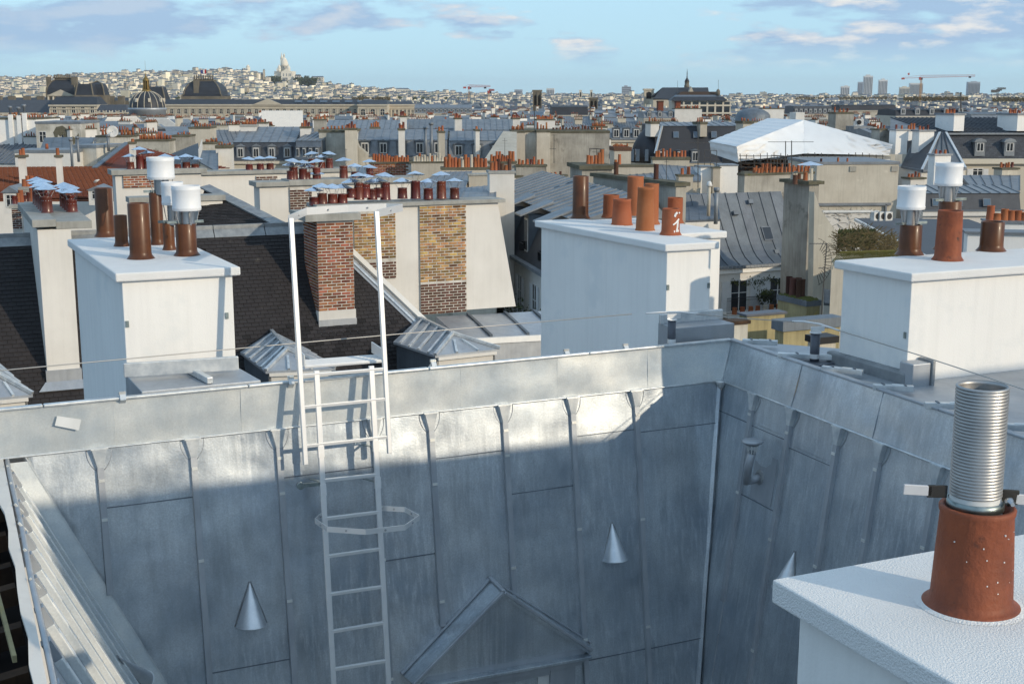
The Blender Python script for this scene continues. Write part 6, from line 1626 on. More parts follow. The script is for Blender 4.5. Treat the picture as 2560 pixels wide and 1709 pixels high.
antenna('antenna with crossed rods beside the pots at centre', 1500, 372, 408, 66, [(373, 1476, 1512, 5), (380, 1480, 1510, 5)], r=.02)
antenna('television antenna above the right mansard roof', 2402, 231, 276, 108, [(233, 2392, 2405, 4)], r=.05)

# dark slate mansard with corner rotunda
r_, b_, u_, v_, w_, ze_, zk_, zr_ = house('dark slate mansard house with rounded corner left of the tent', 1640, 1860, 306, 315, 408, 150, 16, th=rad(2), slope='slate_far', nd=0, inset=1.8, wall='stone')
c0 = at(1640, 408, 152); h0 = zat(315, 152) - c0.z; R0 = 66 / F * 152
O('corner_rotunda', MB().lathe(c0 + V((0, 2.6, 0)), [(R0, 0), (R0 * .97, h0 * .25), (R0 * .86, h0 * .5), (R0 * .64, h0 * .75), (R0 * .36, h0 * .95), (.1, h0 * 1.02)], 28), 'slate_far', r_)
O('rotunda_wall', MB().lathe(V((c0.x, c0.y + 2.6, 0)), [(R0, 0), (R0, c0.z)], 28), 'stone', r_)
O('hip_roll', MB().bar(at(1655, 315, 151.5), at(1638, 384, 149.6), .25), 'zinc_edge', r_)
nn = V((0, -(zk_ - ze_), 1.8)).normalized(); nn = V((0, -abs(nn.y), abs(nn.z))); dn_ = V((0, -nn.z, nn.y)); dn_ = dn_ if dn_.z < 0 else -dn_
for x in (1690, 1740, 1785):
    p = hit(x, 337, b_ + Z * ze_, nn); skylight(r_, p, u_, dn_, nn, .62, .75)
for x, wd in ((1655, 1.1), (1697, .55), (1738, 1.1), (1822, .9)):
    p = hit(x, 405, b_ + Z * ze_, nn); dormer(r_, V((p.x - wd / 2, p.y - .1, ze_ + .1)), u_, v_, wd * .95, 1.5, 1.6, 'zinc_blue')
for x in (1578, 1592, 1614):
    p = at(x, 404, 150.4); O('rotunda_window', MB().box(p + Z * .1, V((1, 0, 0)), V((0, 1, 0)), Z, -.22, .22, -1.2, .3, 0, 1.5), 'glass_sky', r_)
stack('pale banded chimney on the left of the dark slate mansard', 1627, 1648, 304, 151, 2, 'soft_white', th=rad(14), ybot=342, cap='mossy_cap', caph=.3, pots=[dict(n=3, kind='o', size=.16, hgt=.9)])
stack('beige chimney astride the dark slate mansard near the tent', 1751, 1768, 305, 151, 2.5, 'plaster_beige', th=rad(14), ybot=342, cap='mossy_cap', caph=.3, pots=[dict(n=3, kind='o', size=.16, hgt=.9)])
stack('pale chimney with satellite dish above the tent ridge left end', 1858, 1884, 303, 132, 2.5, 'plaster_beige', th=rad(10), cap='mossy_cap', caph=.3, pots=[dict(n=3, kind='d', size=.16, hgt=.6)])
# big grey blank wall and neighbours
r_, b_, u_, v_, w_, z_ = stack('wide grey weathered blank wall in the middle distance at centre', 1376, 1524, 327, 148, 10, 'plaster_grey', th=rad(1), cap='mossy_cap', caph=.3, pots=[dict(n=16, kind='drdo', size=.17, hgt=.7)], single=True)
O('shoulder', MB().slab([b_ + u_ * w_ + Z * (z_ - 3.5), b_ + u_ * (w_ + 2.2) + Z * (z_ - 5.2), b_ + u_ * (w_ + 2.2), b_ + u_ * w_], v_ * 8), 'plaster_beige', r_)
stack('grey pilastered wall joined to the left of the wide blank wall', 1342, 1376, 326, 146, 9, 'plaster_beige', th=rad(1), cap='mossy_cap', caph=.25, pots=[dict(n=4, kind='o', size=.17, hgt=1.1)])
stack('scarred wall with ladder rungs left of the wide blank wall', 1312, 1343, 326, 147.5, 9, 'plaster_stained', th=rad(1), cap='mossy_cap', caph=.25)
stack('beige wall with slim orange pots left of the scarred wall', 1278, 1313, 327, 147, 9, 'plaster_beige', th=rad(1), cap='mossy_cap', caph=.25, pots=[dict(n=6, kind='o', size=.18, hgt=1.1)])
leanroof('zinc roof sloping up to the beige gable wall at centre', [(1258, 328, 142), (1292, 330, 142), (1292, 400, 118), (1210, 400, 118)], 'plaster_beige', 0, body='plaster_beige')
stack('small whitish wall with many short pots behind the wide blank wall', 1478, 1518, 316, 158, 2, 'soft_white', th=rad(1), cap='mossy_cap', caph=.2, pots=[dict(n=9, kind='or', size=.17, hgt=.7)])
stack('grey low chimney with dark pots between the wide wall and the rotunda', 1536, 1578, 368, 120, 3, 'plaster_beige', th=rad(5), cap='brick_dark', caph=.4, pots=[dict(n=12, kind='dr', size=.14, hgt=.4)])
# stained plaster gable at left centre with slanted right flank
r_, b_, u_, v_, w_, z_ = stack('tall cream wall with grey stains, slanted right flank, left of centre', 797, 882, 326, 130, 9, 'plaster_stained', th=rad(1), cap='mossy_cap', caph=.25, pots=[dict(n=8, kind='ord', size=.16, hgt=.8)])
O('flank', MB().slab([b_ + u_ * w_ + Z * (z_ - .4), b_ + u_ * (w_ + .6) + Z * (z_ - 1.8), b_ + u_ * (w_ + 1.6) + Z * (z_ - 2.7), b_ + u_ * (w_ + 1.6), b_ + u_ * w_], v_ * 8.9), 'plaster_stained', r_)
# left centre mansards
r_, b_, u_, v_, w_, ze_, zk_, zr_ = house('blue slate mansard house with arched dormers left of the stained cream wall', 582, 738, 318, 356, 402, 130, 16, th=rad(3), slope='slate', top='zinc_old', nd=4, dorm_w=.95, dorm_h=1.35, arch=True, nwin=6, inset=.8, wall='stone_pale')
house('narrow zinc mansard with slanting side windows beside the stained cream wall', 736, 800, 330, 352, 400, 128, 12, th=rad(-10), slope='zinc_blue', top='zinc_old', nd=4, dorm_w=.45, dorm_h=1.2, inset=.8, wall='stone_pale', seam=.6)
stack('grey pale chimney wall on the left end of the blue slate mansard', 600, 640, 312, 137, 3, 'soft_white', th=rad(6), cap='concrete', caph=.25, pots=[dict(n=9, kind='d', size=.15, hgt=.7)])
# zinc roofs centre left
for args in (('zinc mansard with open dormer window and ribbed top right of the stained cream wall', 890, 1118, 324, 350, 392, 132, 14, dict(nd=5)),
             ('plain zinc mansard with square skylights left of the beige gable at centre', 1124, 1262, 328, 352, 398, 134, 14, dict(nd=3)),
             ('farther zinc roof band with pale ribs at left centre', 812, 1018, 300, 323, 330, 205, 14, dict(nd=0)),
             ('farther zinc roof band with blue ribs at centre', 1018, 1150, 298, 322, 330, 210, 14, dict(nd=0)),
             ('farther zinc roof with small steel flue at centre right', 1150, 1290, 298, 325, 334, 200, 14, dict(nd=0)),
             ('distant long zinc mansard with white dormers right of the palace wing', 1036, 1180, 262, 270, 284, 520, 14, dict(nd=14, wall='stone_pale')),
             ('pale roofed low house behind the grey walls at right centre', 1528, 1604, 322, 334, 350, 190, 12, dict(nd=3)),
             ('grey mansard with three square windows behind the pots right of centre', 1610, 1690, 278, 282, 296, 330, 12, dict(nd=3)),
             ('slate roofed house left of the church roof far right of centre', 1380, 1470, 264, 268, 288, 480, 14, dict(slope='slate_far', top='slate_far')),
             ('blue slate hipped house behind steel flues at right', 2180, 2240, 322, 334, 356, 150, 12, dict(nd=0)),
             ('mansard block with a file of small white windows far right', 1985, 2080, 264, 266, 285, 460, 14, dict(nd=8, slope='slate')),
             ('dark long roofed block at far right below the towers', 2100, 2240, 262, 264, 276, 520, 14, dict(nd=0, slope='slate_far', top='slate_far')),
             ('long dark slate roof with pots beyond the right zinc roof', 2240, 2420, 272, 276, 290, 300, 14, dict(nd=5, slope='slate_far', top='slate_far')),
             ('low stepped zinc roof at the far right edge', 2430, 2560, 280, 286, 296, 240, 12, dict(nd=0))):
    lab, x0, x1, yr, yk, ye, d, dp, kw = args
    kw = dict(dict(slope='zinc_old', top='zinc_old', wall='plaster_beige', dorm_w=1.2, dorm_h=1.5, inset=.7, th=rad(2)), **kw)
    house(lab, x0, x1, yr, yk, ye, d, dp, **kw)
for lab, x0, x1, yt, d, m, pots in (
    ('white chimney between zinc roofs with a pot cluster, left of centre', 1000, 1017, 290, 198, 'soft_white', 5), ('tall white chimney between two zinc roofs at centre', 1137, 1155, 295, 196, 'soft_white', 5),
    ('stubby white chimney low on the zinc roof at centre left', 996, 1012, 322, 129, 'soft_white', 3), ('small chimney with a white cap on the zinc mansard ridge', 1189, 1199, 324, 132, 'soft_white', 1),
    ('beige chimney at the right end of the ribbed zinc top', 1096, 1112, 328, 127, 'plaster_beige', 2), ('narrow beige chimney left of the farther zinc roofs', 784, 815, 298, 200, 'plaster_grey', 4),
    ('chimney with orange cluster above the zinc mansard left of centre', 862, 892, 321, 126, 'plaster_beige', 4), ('beige chimney block with orange pots over the far zinc band', 925, 950, 318, 150, 'plaster_beige', 4),
    ('square white chimney between the grey walls at right centre', 1282, 1300, 295, 190, 'soft_white', 7), ('white twin chimneys behind the wide grey wall', 1342, 1388, 298, 200, 'soft_white', 10),
    ('pair of tall dark edged chimneys right of the tent', 2090, 2135, 281, 165, 'plaster_grey', 4), ('pale party wall strip above the tent ridge', 1990, 2012, 278, 190, 'soft_white', 0),
    ('slanting white chimney gable before the department store', 1687, 1755, 271, 330, 'soft_white', 9), ('pale triangular gable at the right of the zinc dome', 1905, 1960, 271, 300, 'soft_white', 3),
    ('big white brick chimney wall beyond the blue slate mansard', 653, 755, 275, 300, 'white_render', 0), ('white wall with black pots left of the brick chimney wall', 610, 668, 306, 170, 'soft_white', 9),
    ('small white chimney with a cluster of pots above the slate mansard', 750, 775, 317, 133, 'soft_white', 4)):
    stack(lab, x0, x1, yt, d, 3, m, th=rad(6), cap='mossy_cap' if pots else None, caph=.2, pots=[dict(n=pots, kind='oor', size=.19 if d < 250 else .3, hgt=.9)] if pots else None, single=d < 210)
stack('red brick chimney left of the department store', 1646, 1659, 252, 340, 3, 'brick_red', th=rad(2), cap='brick_dark', caph=.4)
stack('red brick chimney before the left bays of the department store', 1691, 1702, 253, 345, 3, 'brick_red', th=rad(2), cap='brick_dark', caph=.4)
mb = MB().lathe(at(1882, 289, 300), [(4.2, -8), (4.0, 0), (3.5, .7), (2.4, 1.3), (1.2, 1.6), (.1, 1.7)], 24)
tag(O('zinc_dome', mb, 'zinc_blue'), 'low grey zinc dome right of the department store', 'dome')

# left middle distance
r_, b_, u_, v_, w_, z_ = stack('tall white party wall with three boxed flues at the left edge', -60, 88, 296, 190, 12, 'white_render', th=rad(2), cap='mossy_cap', caph=.2, pots=[dict(n=14, kind='oc', size=.2, hgt=1.0, f0=.3)])
for x, yt in ((28, 270), (49, 272), (63, 266)):
    a = width_to(x, 296, b_ + Z * z_, u_); zt_ = zat(yt, 190)
    f_ = O('boxed_flue', MB().box(b_, u_, v_, Z, a - .3, a + .3, -.5, 0, 0, zt_ - 1), 'white_render', r_)
    O('flue_cap', MB().lathe(b_ + u_ * a + Z * (zt_ - 1) - v_ * .2, [(.2, 0), (.2, .9), (.4, 1.0), (.3, 1.3)], 8), 'zinc_old', f_)
r_, b_, u_, v_, w_, z_ = stack('cream wall with streaming black mould arch at left', 88, 200, 304, 182, 10, 'plaster_stained', th=rad(2), cap='zinc_old', caph=.35)
o_ = O('mould_stain', MB().slab([b_ + u_ * a + Z * (z_ - zz) - v_ * .02 for a, zz in ((2.9, 3.0), (2.5, 1.6), (3.0, .8), (3.9, .6), (4.6, 1.1), (5.2, 2.1), (5.7, 2.4), (6.2, 1.7), (6.3, 3.6), (6.0, 4.4), (5.5, 3.2), (5.0, 3.6), (4.6, 2.5), (4.2, 3.0), (3.9, 1.9), (3.5, 2.2), (3.2, 1.9))], -v_ * .01), 'mossy_cap', r_)
window(r_, b_ + u_ * .5 + Z * (z_ - 3), u_, v_, .9, 1.5); window(r_, b_ + u_ * 3.7 + Z * (z_ - 3), u_, v_, .3, 1.2, cross=False)
leanroof('mid grey zinc roof below the mould stained wall', [(112, 344, 128), (180, 343, 128), (182, 378, 112), (100, 377, 112)], 'zinc_blue', .9, body='soft_white')
leanroof('small zinc slope with pipes right of the mid grey one', [(190, 344, 128), (235, 344, 128), (232, 356, 118), (188, 372, 114)], 'zinc_blue', .9, body='soft_white')
stack('broad white wall with a zinc coping above the orange tile roof', 36, 184, 375, 106, 5, 'soft_white', th=rad(2), cap='zinc_old', caph=.3, pots=[dict(n=1, kind='o', size=.25, hgt=.8, f0=.3, f1=.5)])
stack('white gable stepping back with cracked render above the orange tiles', 184, 240, 362, 110, 5, 'plaster_stained', th=rad(-18), cap='zinc_old', caph=.3)
stack('grey cream chimney wall with patched render and tall orange pots', 240, 324, 339, 124, 4, 'plaster_stained', th=rad(2), cap='mossy_cap', caph=.2, pots=[dict(n=5, kind='o', size=.2, hgt=1.1, f0=.02, f1=.5), dict(n=5, kind='o', size=.18, hgt=1.0, f0=.6, f1=1.0)])
r_, b_, u_, v_, w_, z_ = stack('stepped patched chimney wall with graffiti and a dense row of orange pots', 337, 422, 349, 118, 3, 'plaster_stained', th=rad(2), cap='mossy_cap', caph=.2, pots=[dict(n=11, kind='o', size=.18, hgt=1.0, rows=2)])
g = MB(); rr = random.Random(8)
for i in range(9):
    p = b_ + u_ * (.9 + i * .18 + rr.uniform(-.05, .05)) + Z * (z_ - 1.1 - rr.uniform(0, .35)) - v_ * .012
    g.tube([p, p + u_ * rr.uniform(-.1, .15) + Z * rr.uniform(.1, .25), p + u_ * rr.uniform(0, .15) - Z * rr.uniform(0, .2)], .022, 5)
O('graffiti_scrawl', g, 'iron', r_)
dish = T('satellite_dish', 'white round satellite dish on the patched chimney wall at left', 'satellite dish', at(281, 335, 123))
O('reflector', MB().lathe(at(281, 329, 122.6), [(.02, .2), (.35, .14), (.62, 0), (.64, .02), (.35, .18), (.01, .24)], 20, V((-.2, 1, -.1))), 'white_plastic', dish)
O('feed_arm', MB().bar(at(281, 329, 122.6), at(281, 331, 121.9), .05), 'antenna', dish)
stack('pale square chimney in front of the blue slate mansard on the left', 539, 578, 364, 108, 3, 'soft_white', th=rad(8), cap='mossy_cap', caph=.3, pots=[dict(n=5, kind='d', size=.14, hgt=.4)])
stack('stained cream wall segment left of the pale square chimney', 505, 540, 356, 116, 3, 'plaster_stained', th=rad(4), cap='mossy_cap', caph=.2, pots=[dict(n=5, kind='o', size=.16, hgt=.5)])
stack('beige grey chimney wall behind the left zinc railing roof', 430, 472, 338, 124, 4, 'plaster_grey', th=rad(4), cap='mossy_cap', caph=.2, pots=[dict(n=3, kind='o', size=.16, hgt=.6)])
stack('taller grey beige wall behind dark gable at left centre', 472, 524, 318, 140, 5, 'plaster_beige', th=rad(4), cap='mossy_cap', caph=.2, pots=[dict(n=7, kind='o', size=.16, hgt=.7)])
r_, q_, n_ = leanroof('zinc walkway roof with a white railing left of the pale square chimney', [(506, 376, 112), (545, 376, 112), (545, 430, 86), (498, 404, 92)], 'zinc_blue', .6, body='plaster_beige')
mb = MB()
for i in range(16):
    p = lerp(q_[0], q_[3], i / 15) + n_ * .1; mb.bar(p, p + Z * 1.0, .06)
O('railing', mb.bar(q_[0] + Z, q_[3] + Z, .06), 'white_plastic', r_)
leanroof('dark zinc gable slope with skylight behind the orange roof peak', [(430, 384, 108), (495, 358, 118), (500, 405, 92), (425, 424, 88)], 'slate', .7, body='plaster_beige')
vpipe('slim steel pipe with ball cap in front of the patched wall', 272, 340, 378, 110, .16, 'grey')
vpipe('twin dark pipes above the white wall at left', 181, 350, 418, 100, .13, 'grey')
vpipe('dark topped pipe right of the twin pipes at left', 197, 345, 405, 100, .13, 'grey')

# ---- mansard block at the right
def rightblock():
    d = 108; o, u, v, w = fpx(2372, 2600, 397, d, rad(2)); b = V((o.x, o.y, 0)); ze = o.z; zk = zat(335, d + 1.2); zr = zat(295, d + 8)
    r = T('mansard_house', 'large house with zinc upper roof and dark slate mansard at the right', 'building', b)
    P = lambda a, c, z: b + u * a + v * c + Z * z
    O('wall', MB().box(b, u, v, Z, 0, w, .1, 14, 0, ze), 'stone_pale', r)
    O('cornice', MB().box(b, u, v, Z, -.2, w, -.4, .1, ze - .5, ze), 'stone_pale', r)
    O('slate_slope', MB().hexa([P(0, 0, ze), P(w, 0, ze), P(w, 14, ze), P(0, 14, ze)], [P(-.2, 1.2, zk), P(w, 1.2, zk), P(w, 12, zk), P(-.2, 12, zk)]), 'slate', r)
    SLT = mesh_of('slate', MB().hexa([(0, 0, 0), (.40, 0, 0), (.40, .2, .01), (0, .2, .01)], [(0, 0, .015), (.40, 0, .015), (.40, .2, .03), (0, .2, .03)]), 'slate')
    sd2 = (P(0, 0, ze) - P(0, 1.2, zk)); Ls = sd2.length; sd2.normalize(); n2 = u.cross(sd2); n2 = n2 if n2.z > 0 else -n2
    X = []
    for j in range(int(Ls / .2)):
        for i in range(int(w / .42)): X.append((P(0, 1.2, zk) + sd2 * (j * .2) + u * (i * .42 + (j % 2) * .21) + n2 * .01, u, sd2, n2))
    X.reverse(); pieces('slate', SLT, X, r, 300, 'slate_field')
    xl = width_to(2225, 320, P(0, 8, zr), u)
    tp = O('zinc_top', MB().slab([P(xl, 8, zr), P(w, 8, zr), P(w, 1.0, zk + .02), P(width_to(2225, 335, P(0, 1, zk), u), 1.0, zk + .02)], (0, 0, -.1)), 'zinc_old', r)
    a0 = P(xl, 8, zr); a1 = P(w, 8, zr); b0 = P(xl + 2.6, 1.0, zk); b1 = P(w + 2.6, 1.0, zk); N = 27
    for i in range(N):
        f = i / N; O('seam_batten', MB().bar(lerp(a0, a1, f) + Z * .05, lerp(b0, b1, f) + Z * .08, .06, .08), 'slate', tp)
    for yy in (.42, .72): O('cross_seam', MB().bar(lerp(a0, b0, yy) + Z * .04, lerp(a1, b1, yy) + Z * .04, .03, .03), 'slate', tp)
    O('kink_gutter', MB().bar(P(-.2, .95, zk + .02), P(w, .95, zk + .02), .3, .18), 'zinc_old', r)
    for x in (2447, 2521):
        a = width_to(x, 383, P(0, .2, ze), u); o2 = P(a - .52, -.02, ze + .62)
        dd = O('dormer', MB().box(o2, u, v, Z, 0, 1.04, 0, 1.4, -.35, 1.05).slab([o2 - u * .14 - v * .1 + Z * 1.02, o2 + u * 1.18 - v * .1 + Z * 1.02, o2 + u * 1.0 - v * .1 + Z * 1.28, o2 + u * .52 - v * .1 + Z * 1.42, o2 + u * .04 - v * .1 + Z * 1.28], v * 1.6), 'zinc_old', r)
        O('window_frame', MB().box(o2, u, v, Z, .16, .88, -.05, 0, .1, .95), 'frame_white', dd)
        O('pane', MB().box(o2, u, v, Z, .23, .48, -.065, -.05, .17, .9).box(o2, u, v, Z, .56, .81, -.065, -.05, .17, .9), 'glass_dark', dd)
    a = width_to(2436, 430, P(0, 0, ze), u); window(r, P(a - .1, .1, zat(438, d)), u, v, .95, .62, shutters=True)
    # hipped zinc pavilion on the left
    q = [at(2349, 331, 104), at(2364, 331, 104), at(2413, 420, 99), at(2304, 424, 97), at(2255, 415, 102), at(2290, 340, 112)]
    hp = O('hip_pavilion', MB().slab([q[0], q[1], q[2], q[3]], (0, .4, -.1)), 'zinc_blue', r)
    for f in (.2, .45, .7): O('seam_batten', MB().bar(lerp(q[0], q[1], f) - V((0, .05, 0)), lerp(q[3], q[2], f) - V((0, .05, 0)), .06, .08), 'slate', hp)
    O('hip_slope', MB().slab([q[5], q[0], q[3], q[4]], (0, .4, -.1)), 'slate', hp)
    for s, e in ((q[0], q[3]), (q[1], q[2])): O('hip_roll', MB().bar(s - V((0, .1, 0)), e - V((0, .1, 0)), .22, .14), 'zinc_edge', hp)
    O('right_slope', MB().slab([q[1], q[2], q[2] + V((1, 6, 0)), q[1] + V((.5, 4, 0))], (.1, 0, -.1)), 'slate', hp)
    w0 = [V((p.x, p.y, 0)) for p in (q[4], q[3], q[2], q[2] + V((1, 8, 0)), q[4] + V((0, 8, 0)))]
    O('pavilion_wall', MB().slab([V((p.x, p.y, q[3].z - .05)) for p in w0], (0, 0, -q[3].z + .2)), 'soft_white', r)
    O('pavilion_gutter', MB().bar(q[4] - V((0, .2, .1)), q[3] - V((0, .2, .1)), .3, .2).bar(q[3] - V((0, .2, .1)), q[2] - V((0, .2, .1)), .3, .2), 'zinc_blue', r)
rightblock()
for lab, x0, x1, yt, yb, d, n_, dp, m in (('white chimney with brown pots standing on the zinc roof at the right', 2386, 2412, 284, 328, 109, 6, 3.2, 'white_render'), ('white chimney at the right edge of the zinc roof', 2545, 2580, 284, 328, 109, 6, 3.2, 'white_render'),
                                   ('tall white chimney with two pots left of the hipped zinc pavilion', 2241, 2270, 323, 386, 104, 2, 1.2, 'white_render'), ('white chimney with a zinc band beside the hipped zinc pavilion', 2299, 2336, 325, 384, 103, 3, 1.2, 'white_render'),
                                   ('low white chimney between two taller white ones near the pavilion', 2272, 2298, 324, 352, 108, 3, 1, 'white_render'), ('white chimney with dark cap and three orange pots before the zinc pavilion', 2338, 2378, 385, 470, 92, 3, 1, 'white_render'),
                                   ('small white brick chimney with mossy slab left of the steel cowls', 2277, 2312, 444, 480, 84, 4, 1.2, 'soft_white'), ('stained grey chimney with round dark cap right of the tent', 2200, 2225, 322, 370, 112, 3, 1.6, 'plaster_grey'),
                                   ('beige chimney with four pots over the shuttered window at right', 2506, 2546, 420, 450, 92, 5, 1.2, 'plaster_beige')):
    stack(lab, x0, x1, yt, d, dp, m, th=rad(16), ybot=yb, cap='mossy_cap' if m != 'white_render' else 'zinc_old', caph=.15, over=.12, pots=[dict(n=n_, kind='oro', size=.16, hgt=.75)], single=True)
r_, q_, n_ = leanroof('pale zinc roof with dark ribs behind the cowls at right', [(2400, 438, 92), (2550, 438, 92), (2550, 476, 80), (2432, 473, 80)], 'zinc_old', .9, seam_m='slate', body='slate')
r_, b_, u_, v_, w_, ze_, zk_, zr_ = house('low house with dark slate band and roof windows behind the steel cowls at right', 2308, 2552, 462, 483, 528, 74, 8, th=rad(2), slope='slate', top='zinc_old', wall='soft_white', inset=.5, seam=.7)
nn = V((0, -(zk_ - ze_), .5)).normalized(); nn = V((0, -abs(nn.y), abs(nn.z))); dn_ = V((0, -nn.z, nn.y)); dn_ = dn_ if dn_.z < 0 else -dn_
for x in (2340, 2397, 2467):
    p = hit(x, 506, b_ + Z * ze_, nn); skylight(r_, p, u_, dn_, nn, .5, .5)
t_ = T('air_conditioner', 'white air conditioner box with round fan on the roof right of the tent', 'air conditioner', at(2140, 314, 158))
O('casing', MB().box(at(2140, 314, 158), V((1, 0, 0)), V((0, 1, 0)), Z, 0, 1.0, 0, .6, 0, .85), 'ac_unit', t_)
O('fan_grille', MB().lathe(at(2148, 307, 157.9) + Z * .05, [(.3, -.02), (.3, .03)], 14, V((0, -1, 0))), 'iron', t_)
stack('zinc clad roof box under the fan unit right of the tent', 2135, 2182, 313, 160, 3, 'zinc_old', th=rad(6), cap=None)

# ================================================================== FILL OF ROOFTOPS (individual houses, 150 m to 900 m)
def proto(kind, seed):
    r = random.Random(seed); t_ = T('city_house', None, None, (0, 0, 0)); Wd = 13.0; Dp = 13.0; He = 21.5
    u, v = V((1, 0, 0)), V((0, 1, 0)); o = V((0, 0, 0))
    wall = ['plaster_beige', 'stone_pale', 'soft_white'][seed % 3]; WW = ['soft_white', 'white_render', 'soft_white', 'plaster_stained']
    if kind == 0:      # street front with mansard
        O('wall', MB().box(o, u, v, Z, 0, Wd, 0, Dp, 0, He), wall, t_)
        O('mansard_slope', MB().hexa([V((0, 0, He)), V((Wd, 0, He)), V((Wd, Dp, He)), V((0, Dp, He))], [V((.1, 1, He + 2.6)), V((Wd - .1, 1, He + 2.6)), V((Wd - .1, Dp - 1, He + 2.6)), V((.1, Dp - 1, He + 2.6))]), ['slate_far', 'zinc_blue'][seed % 2], t_)
        O('zinc_top', MB().slab([V((0.05, .8, He + 2.6)), V((.05, Dp - .8, He + 2.6)), V((.05, Dp / 2, He + 3.8))], u * (Wd - .1)), 'zinc_old', t_)
        mb = MB(); mp = MB()
        for i in range(5):
            mb.box(V((1.2 + i * 2.5, -.02, He + .4)), u, v, Z, 0, 1.2, 0, 1.2, 0, 1.7)
            mp.box(V((1.45 + i * 2.5, -.05, He + .6)), u, v, Z, 0, .7, 0, .03, 0, 1.3)
        O('dormers', mb, 'zinc_old', t_); O('panes', mp, 'glass_dark', t_)
        mb = MB()
        for i in range(5):
            for j in range(3): mb.box(V((1.25 + i * 2.5, -.02, He - 2.6 - j * 3.1)), u, v, Z, 0, 1.1, 0, .03, 0, 1.9)
        O('windows', mb, 'glass_dark', t_); ztop = He + 3.4
    elif kind == 1:    # blank party wall towards us
        O('wall', MB().slab([V((0, 0, 0)), V((Wd, 0, 0)), V((Wd, 0, He)), V((Wd * .72, 0, He + 3.2)), V((Wd * .2, 0, He + 3.2)), V((0, 0, He))], v * .5), ['plaster_stained', 'plaster_grey', 'soft_white'][seed % 3], t_)
        O('roof', MB().slab([V((0, .4, He)), V((Wd * .2, .4, He + 3)), V((Wd * .72, .4, He + 3)), V((Wd, .4, He))], v * Dp), 'zinc_old', t_)
        O('body', MB().box(o, u, v, Z, .1, Wd - .1, .5, Dp, 0, He), wall, t_); ztop = He + 3.2
    else:              # low zinc slope towards us with perpendicular chimney walls
        O('wall', MB().box(o, u, v, Z, 0, Wd, 0, Dp, 0, He), wall, t_)
        rf = O('roof', MB().slab([V((-.1, -.3, He)), V((-.1, Dp / 2, He + 3)), V((-.1, Dp + .3, He))], u * (Wd + .2)), ['zinc_old', 'zinc_blue'][seed % 2], t_)
        mb = MB()
        for i in range(16): mb.bar(V((i * Wd / 15, -.3, He + .05)), V((i * Wd / 15, Dp / 2, He + 3.05)), .07, .09)
        O('standing_seam', mb, 'zinc_blue' if seed % 2 == 0 else 'zinc_old', rf)['kind'] = 'stuff'
        mb = MB()
        for i in range(2): mb.box(V((3 + i * 5, 1.8, He + .9)), u, V((0, .9, .45)).normalized(), V((0, -.45, .9)).normalized(), 0, .9, 0, 1.2, 0, .12)
        O('skylights', mb, 'glass_sky', t_); ztop = He + 3
    # chimney walls with pots
    pp = MB(); CM = ['soft_white', 'white_render', 'plaster_beige', 'soft_white'][seed % 4]
    def ch(x, y, wx, wy, zt):
        O('chimney', MB().box(V((x, y, He - .5)), u, v, Z, 0, wx, 0, wy, 0, zt - He + .5), CM, t_); O('chimney_cap', MB().box(V((x, y, zt)), u, v, Z, -.1, wx + .1, -.1, wy + .1, 0, .16), 'mossy_cap', t_)
        n = max(2, int(max(wx, wy) / .48))
        for i in range(n):
            f = (i + .5) / n; p = V((x + (wx * f if wx > wy else wx / 2), y + (wy * f if wy >= wx else wy / 2), zt + .15)); h = r.choice([.3, .42, .5, .7]); pp.lathe(p, [(.115, 0), (.1, h), (.05, h)], 6)
    if kind == 1: ch(Wd * .22, .05, Wd * .48, .6, ztop + .5)
    else: ch(-.05, 2.5, .6, 5.5, ztop + 1.2); ch(Wd - .5, 3.5, .6, 4.5, ztop + .7)
    if r.random() < .8: ch(Wd * .45, Dp * .45, 2.6, .6, ztop + .9)
    if r.random() < .5: ch(Wd * .15, .6, 3.2, .55, He + 1.6)
    O('chimney_pots', pp, 'pot_far', t_)['kind'] = 'stuff'
    return t_, ztop + 1.0
protos = [(k,) + proto(k, k * 4 + s) for k in range(3) for s in range(4)]
trees = [tree_of(p[1]) for p in protos]
LABS = ['far house with dormered mansard roof among the sea of rooftops', 'far blank party wall with a row of pots among the sea of rooftops', 'far low pitched zinc roof with chimney walls among the sea of rooftops']
GRP = ['mansard houses in the far sea of rooftops', 'party walls in the far sea of rooftops', 'low zinc roofs in the far sea of rooftops']
rr = random.Random(21); cnt = 0
FAREYE = at
LM = [(0, 'the left picture edge'), (60, 'the boxed flues'), (150, 'the crested palace dome'), (230, 'the steep palace roofs'), (356, 'the ribbed dome'), (430, 'the left end of the palace wing'), (505, 'the tricolour flag'),
      (600, 'the palace wing middle'), (670, 'the palace pediment'), (730, 'the basilica'), (850, 'the lit hill slope'), (930, 'the end pavilion'), (1010, 'the palace corner'), (1110, 'the long far mansard'), (1180, 'the red and white crane'),
      (1295, 'the squat grey tower'), (1343, 'the taller dark stone tower'), (1395, 'the bright white tower'), (1484, 'the shorter dark stone tower'), (1566, 'the lone office tower'), (1622, 'the honey coloured church tower'), (1717, 'the church spire'),
      (1790, 'the department store'), (1882, 'the zinc dome'), (1990, 'the tent peak'), (2110, 'the stepped white tower'), (2168, 'the tallest white tower'), (2206, 'the second ribbed tower'), (2300, 'the crane mast'), (2360, 'the crane jib'), (2432, 'the wide grey tower'), (2493, 'the small far crane'), (2560, 'the right picture edge')]
ROWN = ['nearest', 'second', 'third', 'fourth', 'fifth', 'sixth', 'seventh', 'eighth', 'furthest']
used = {}
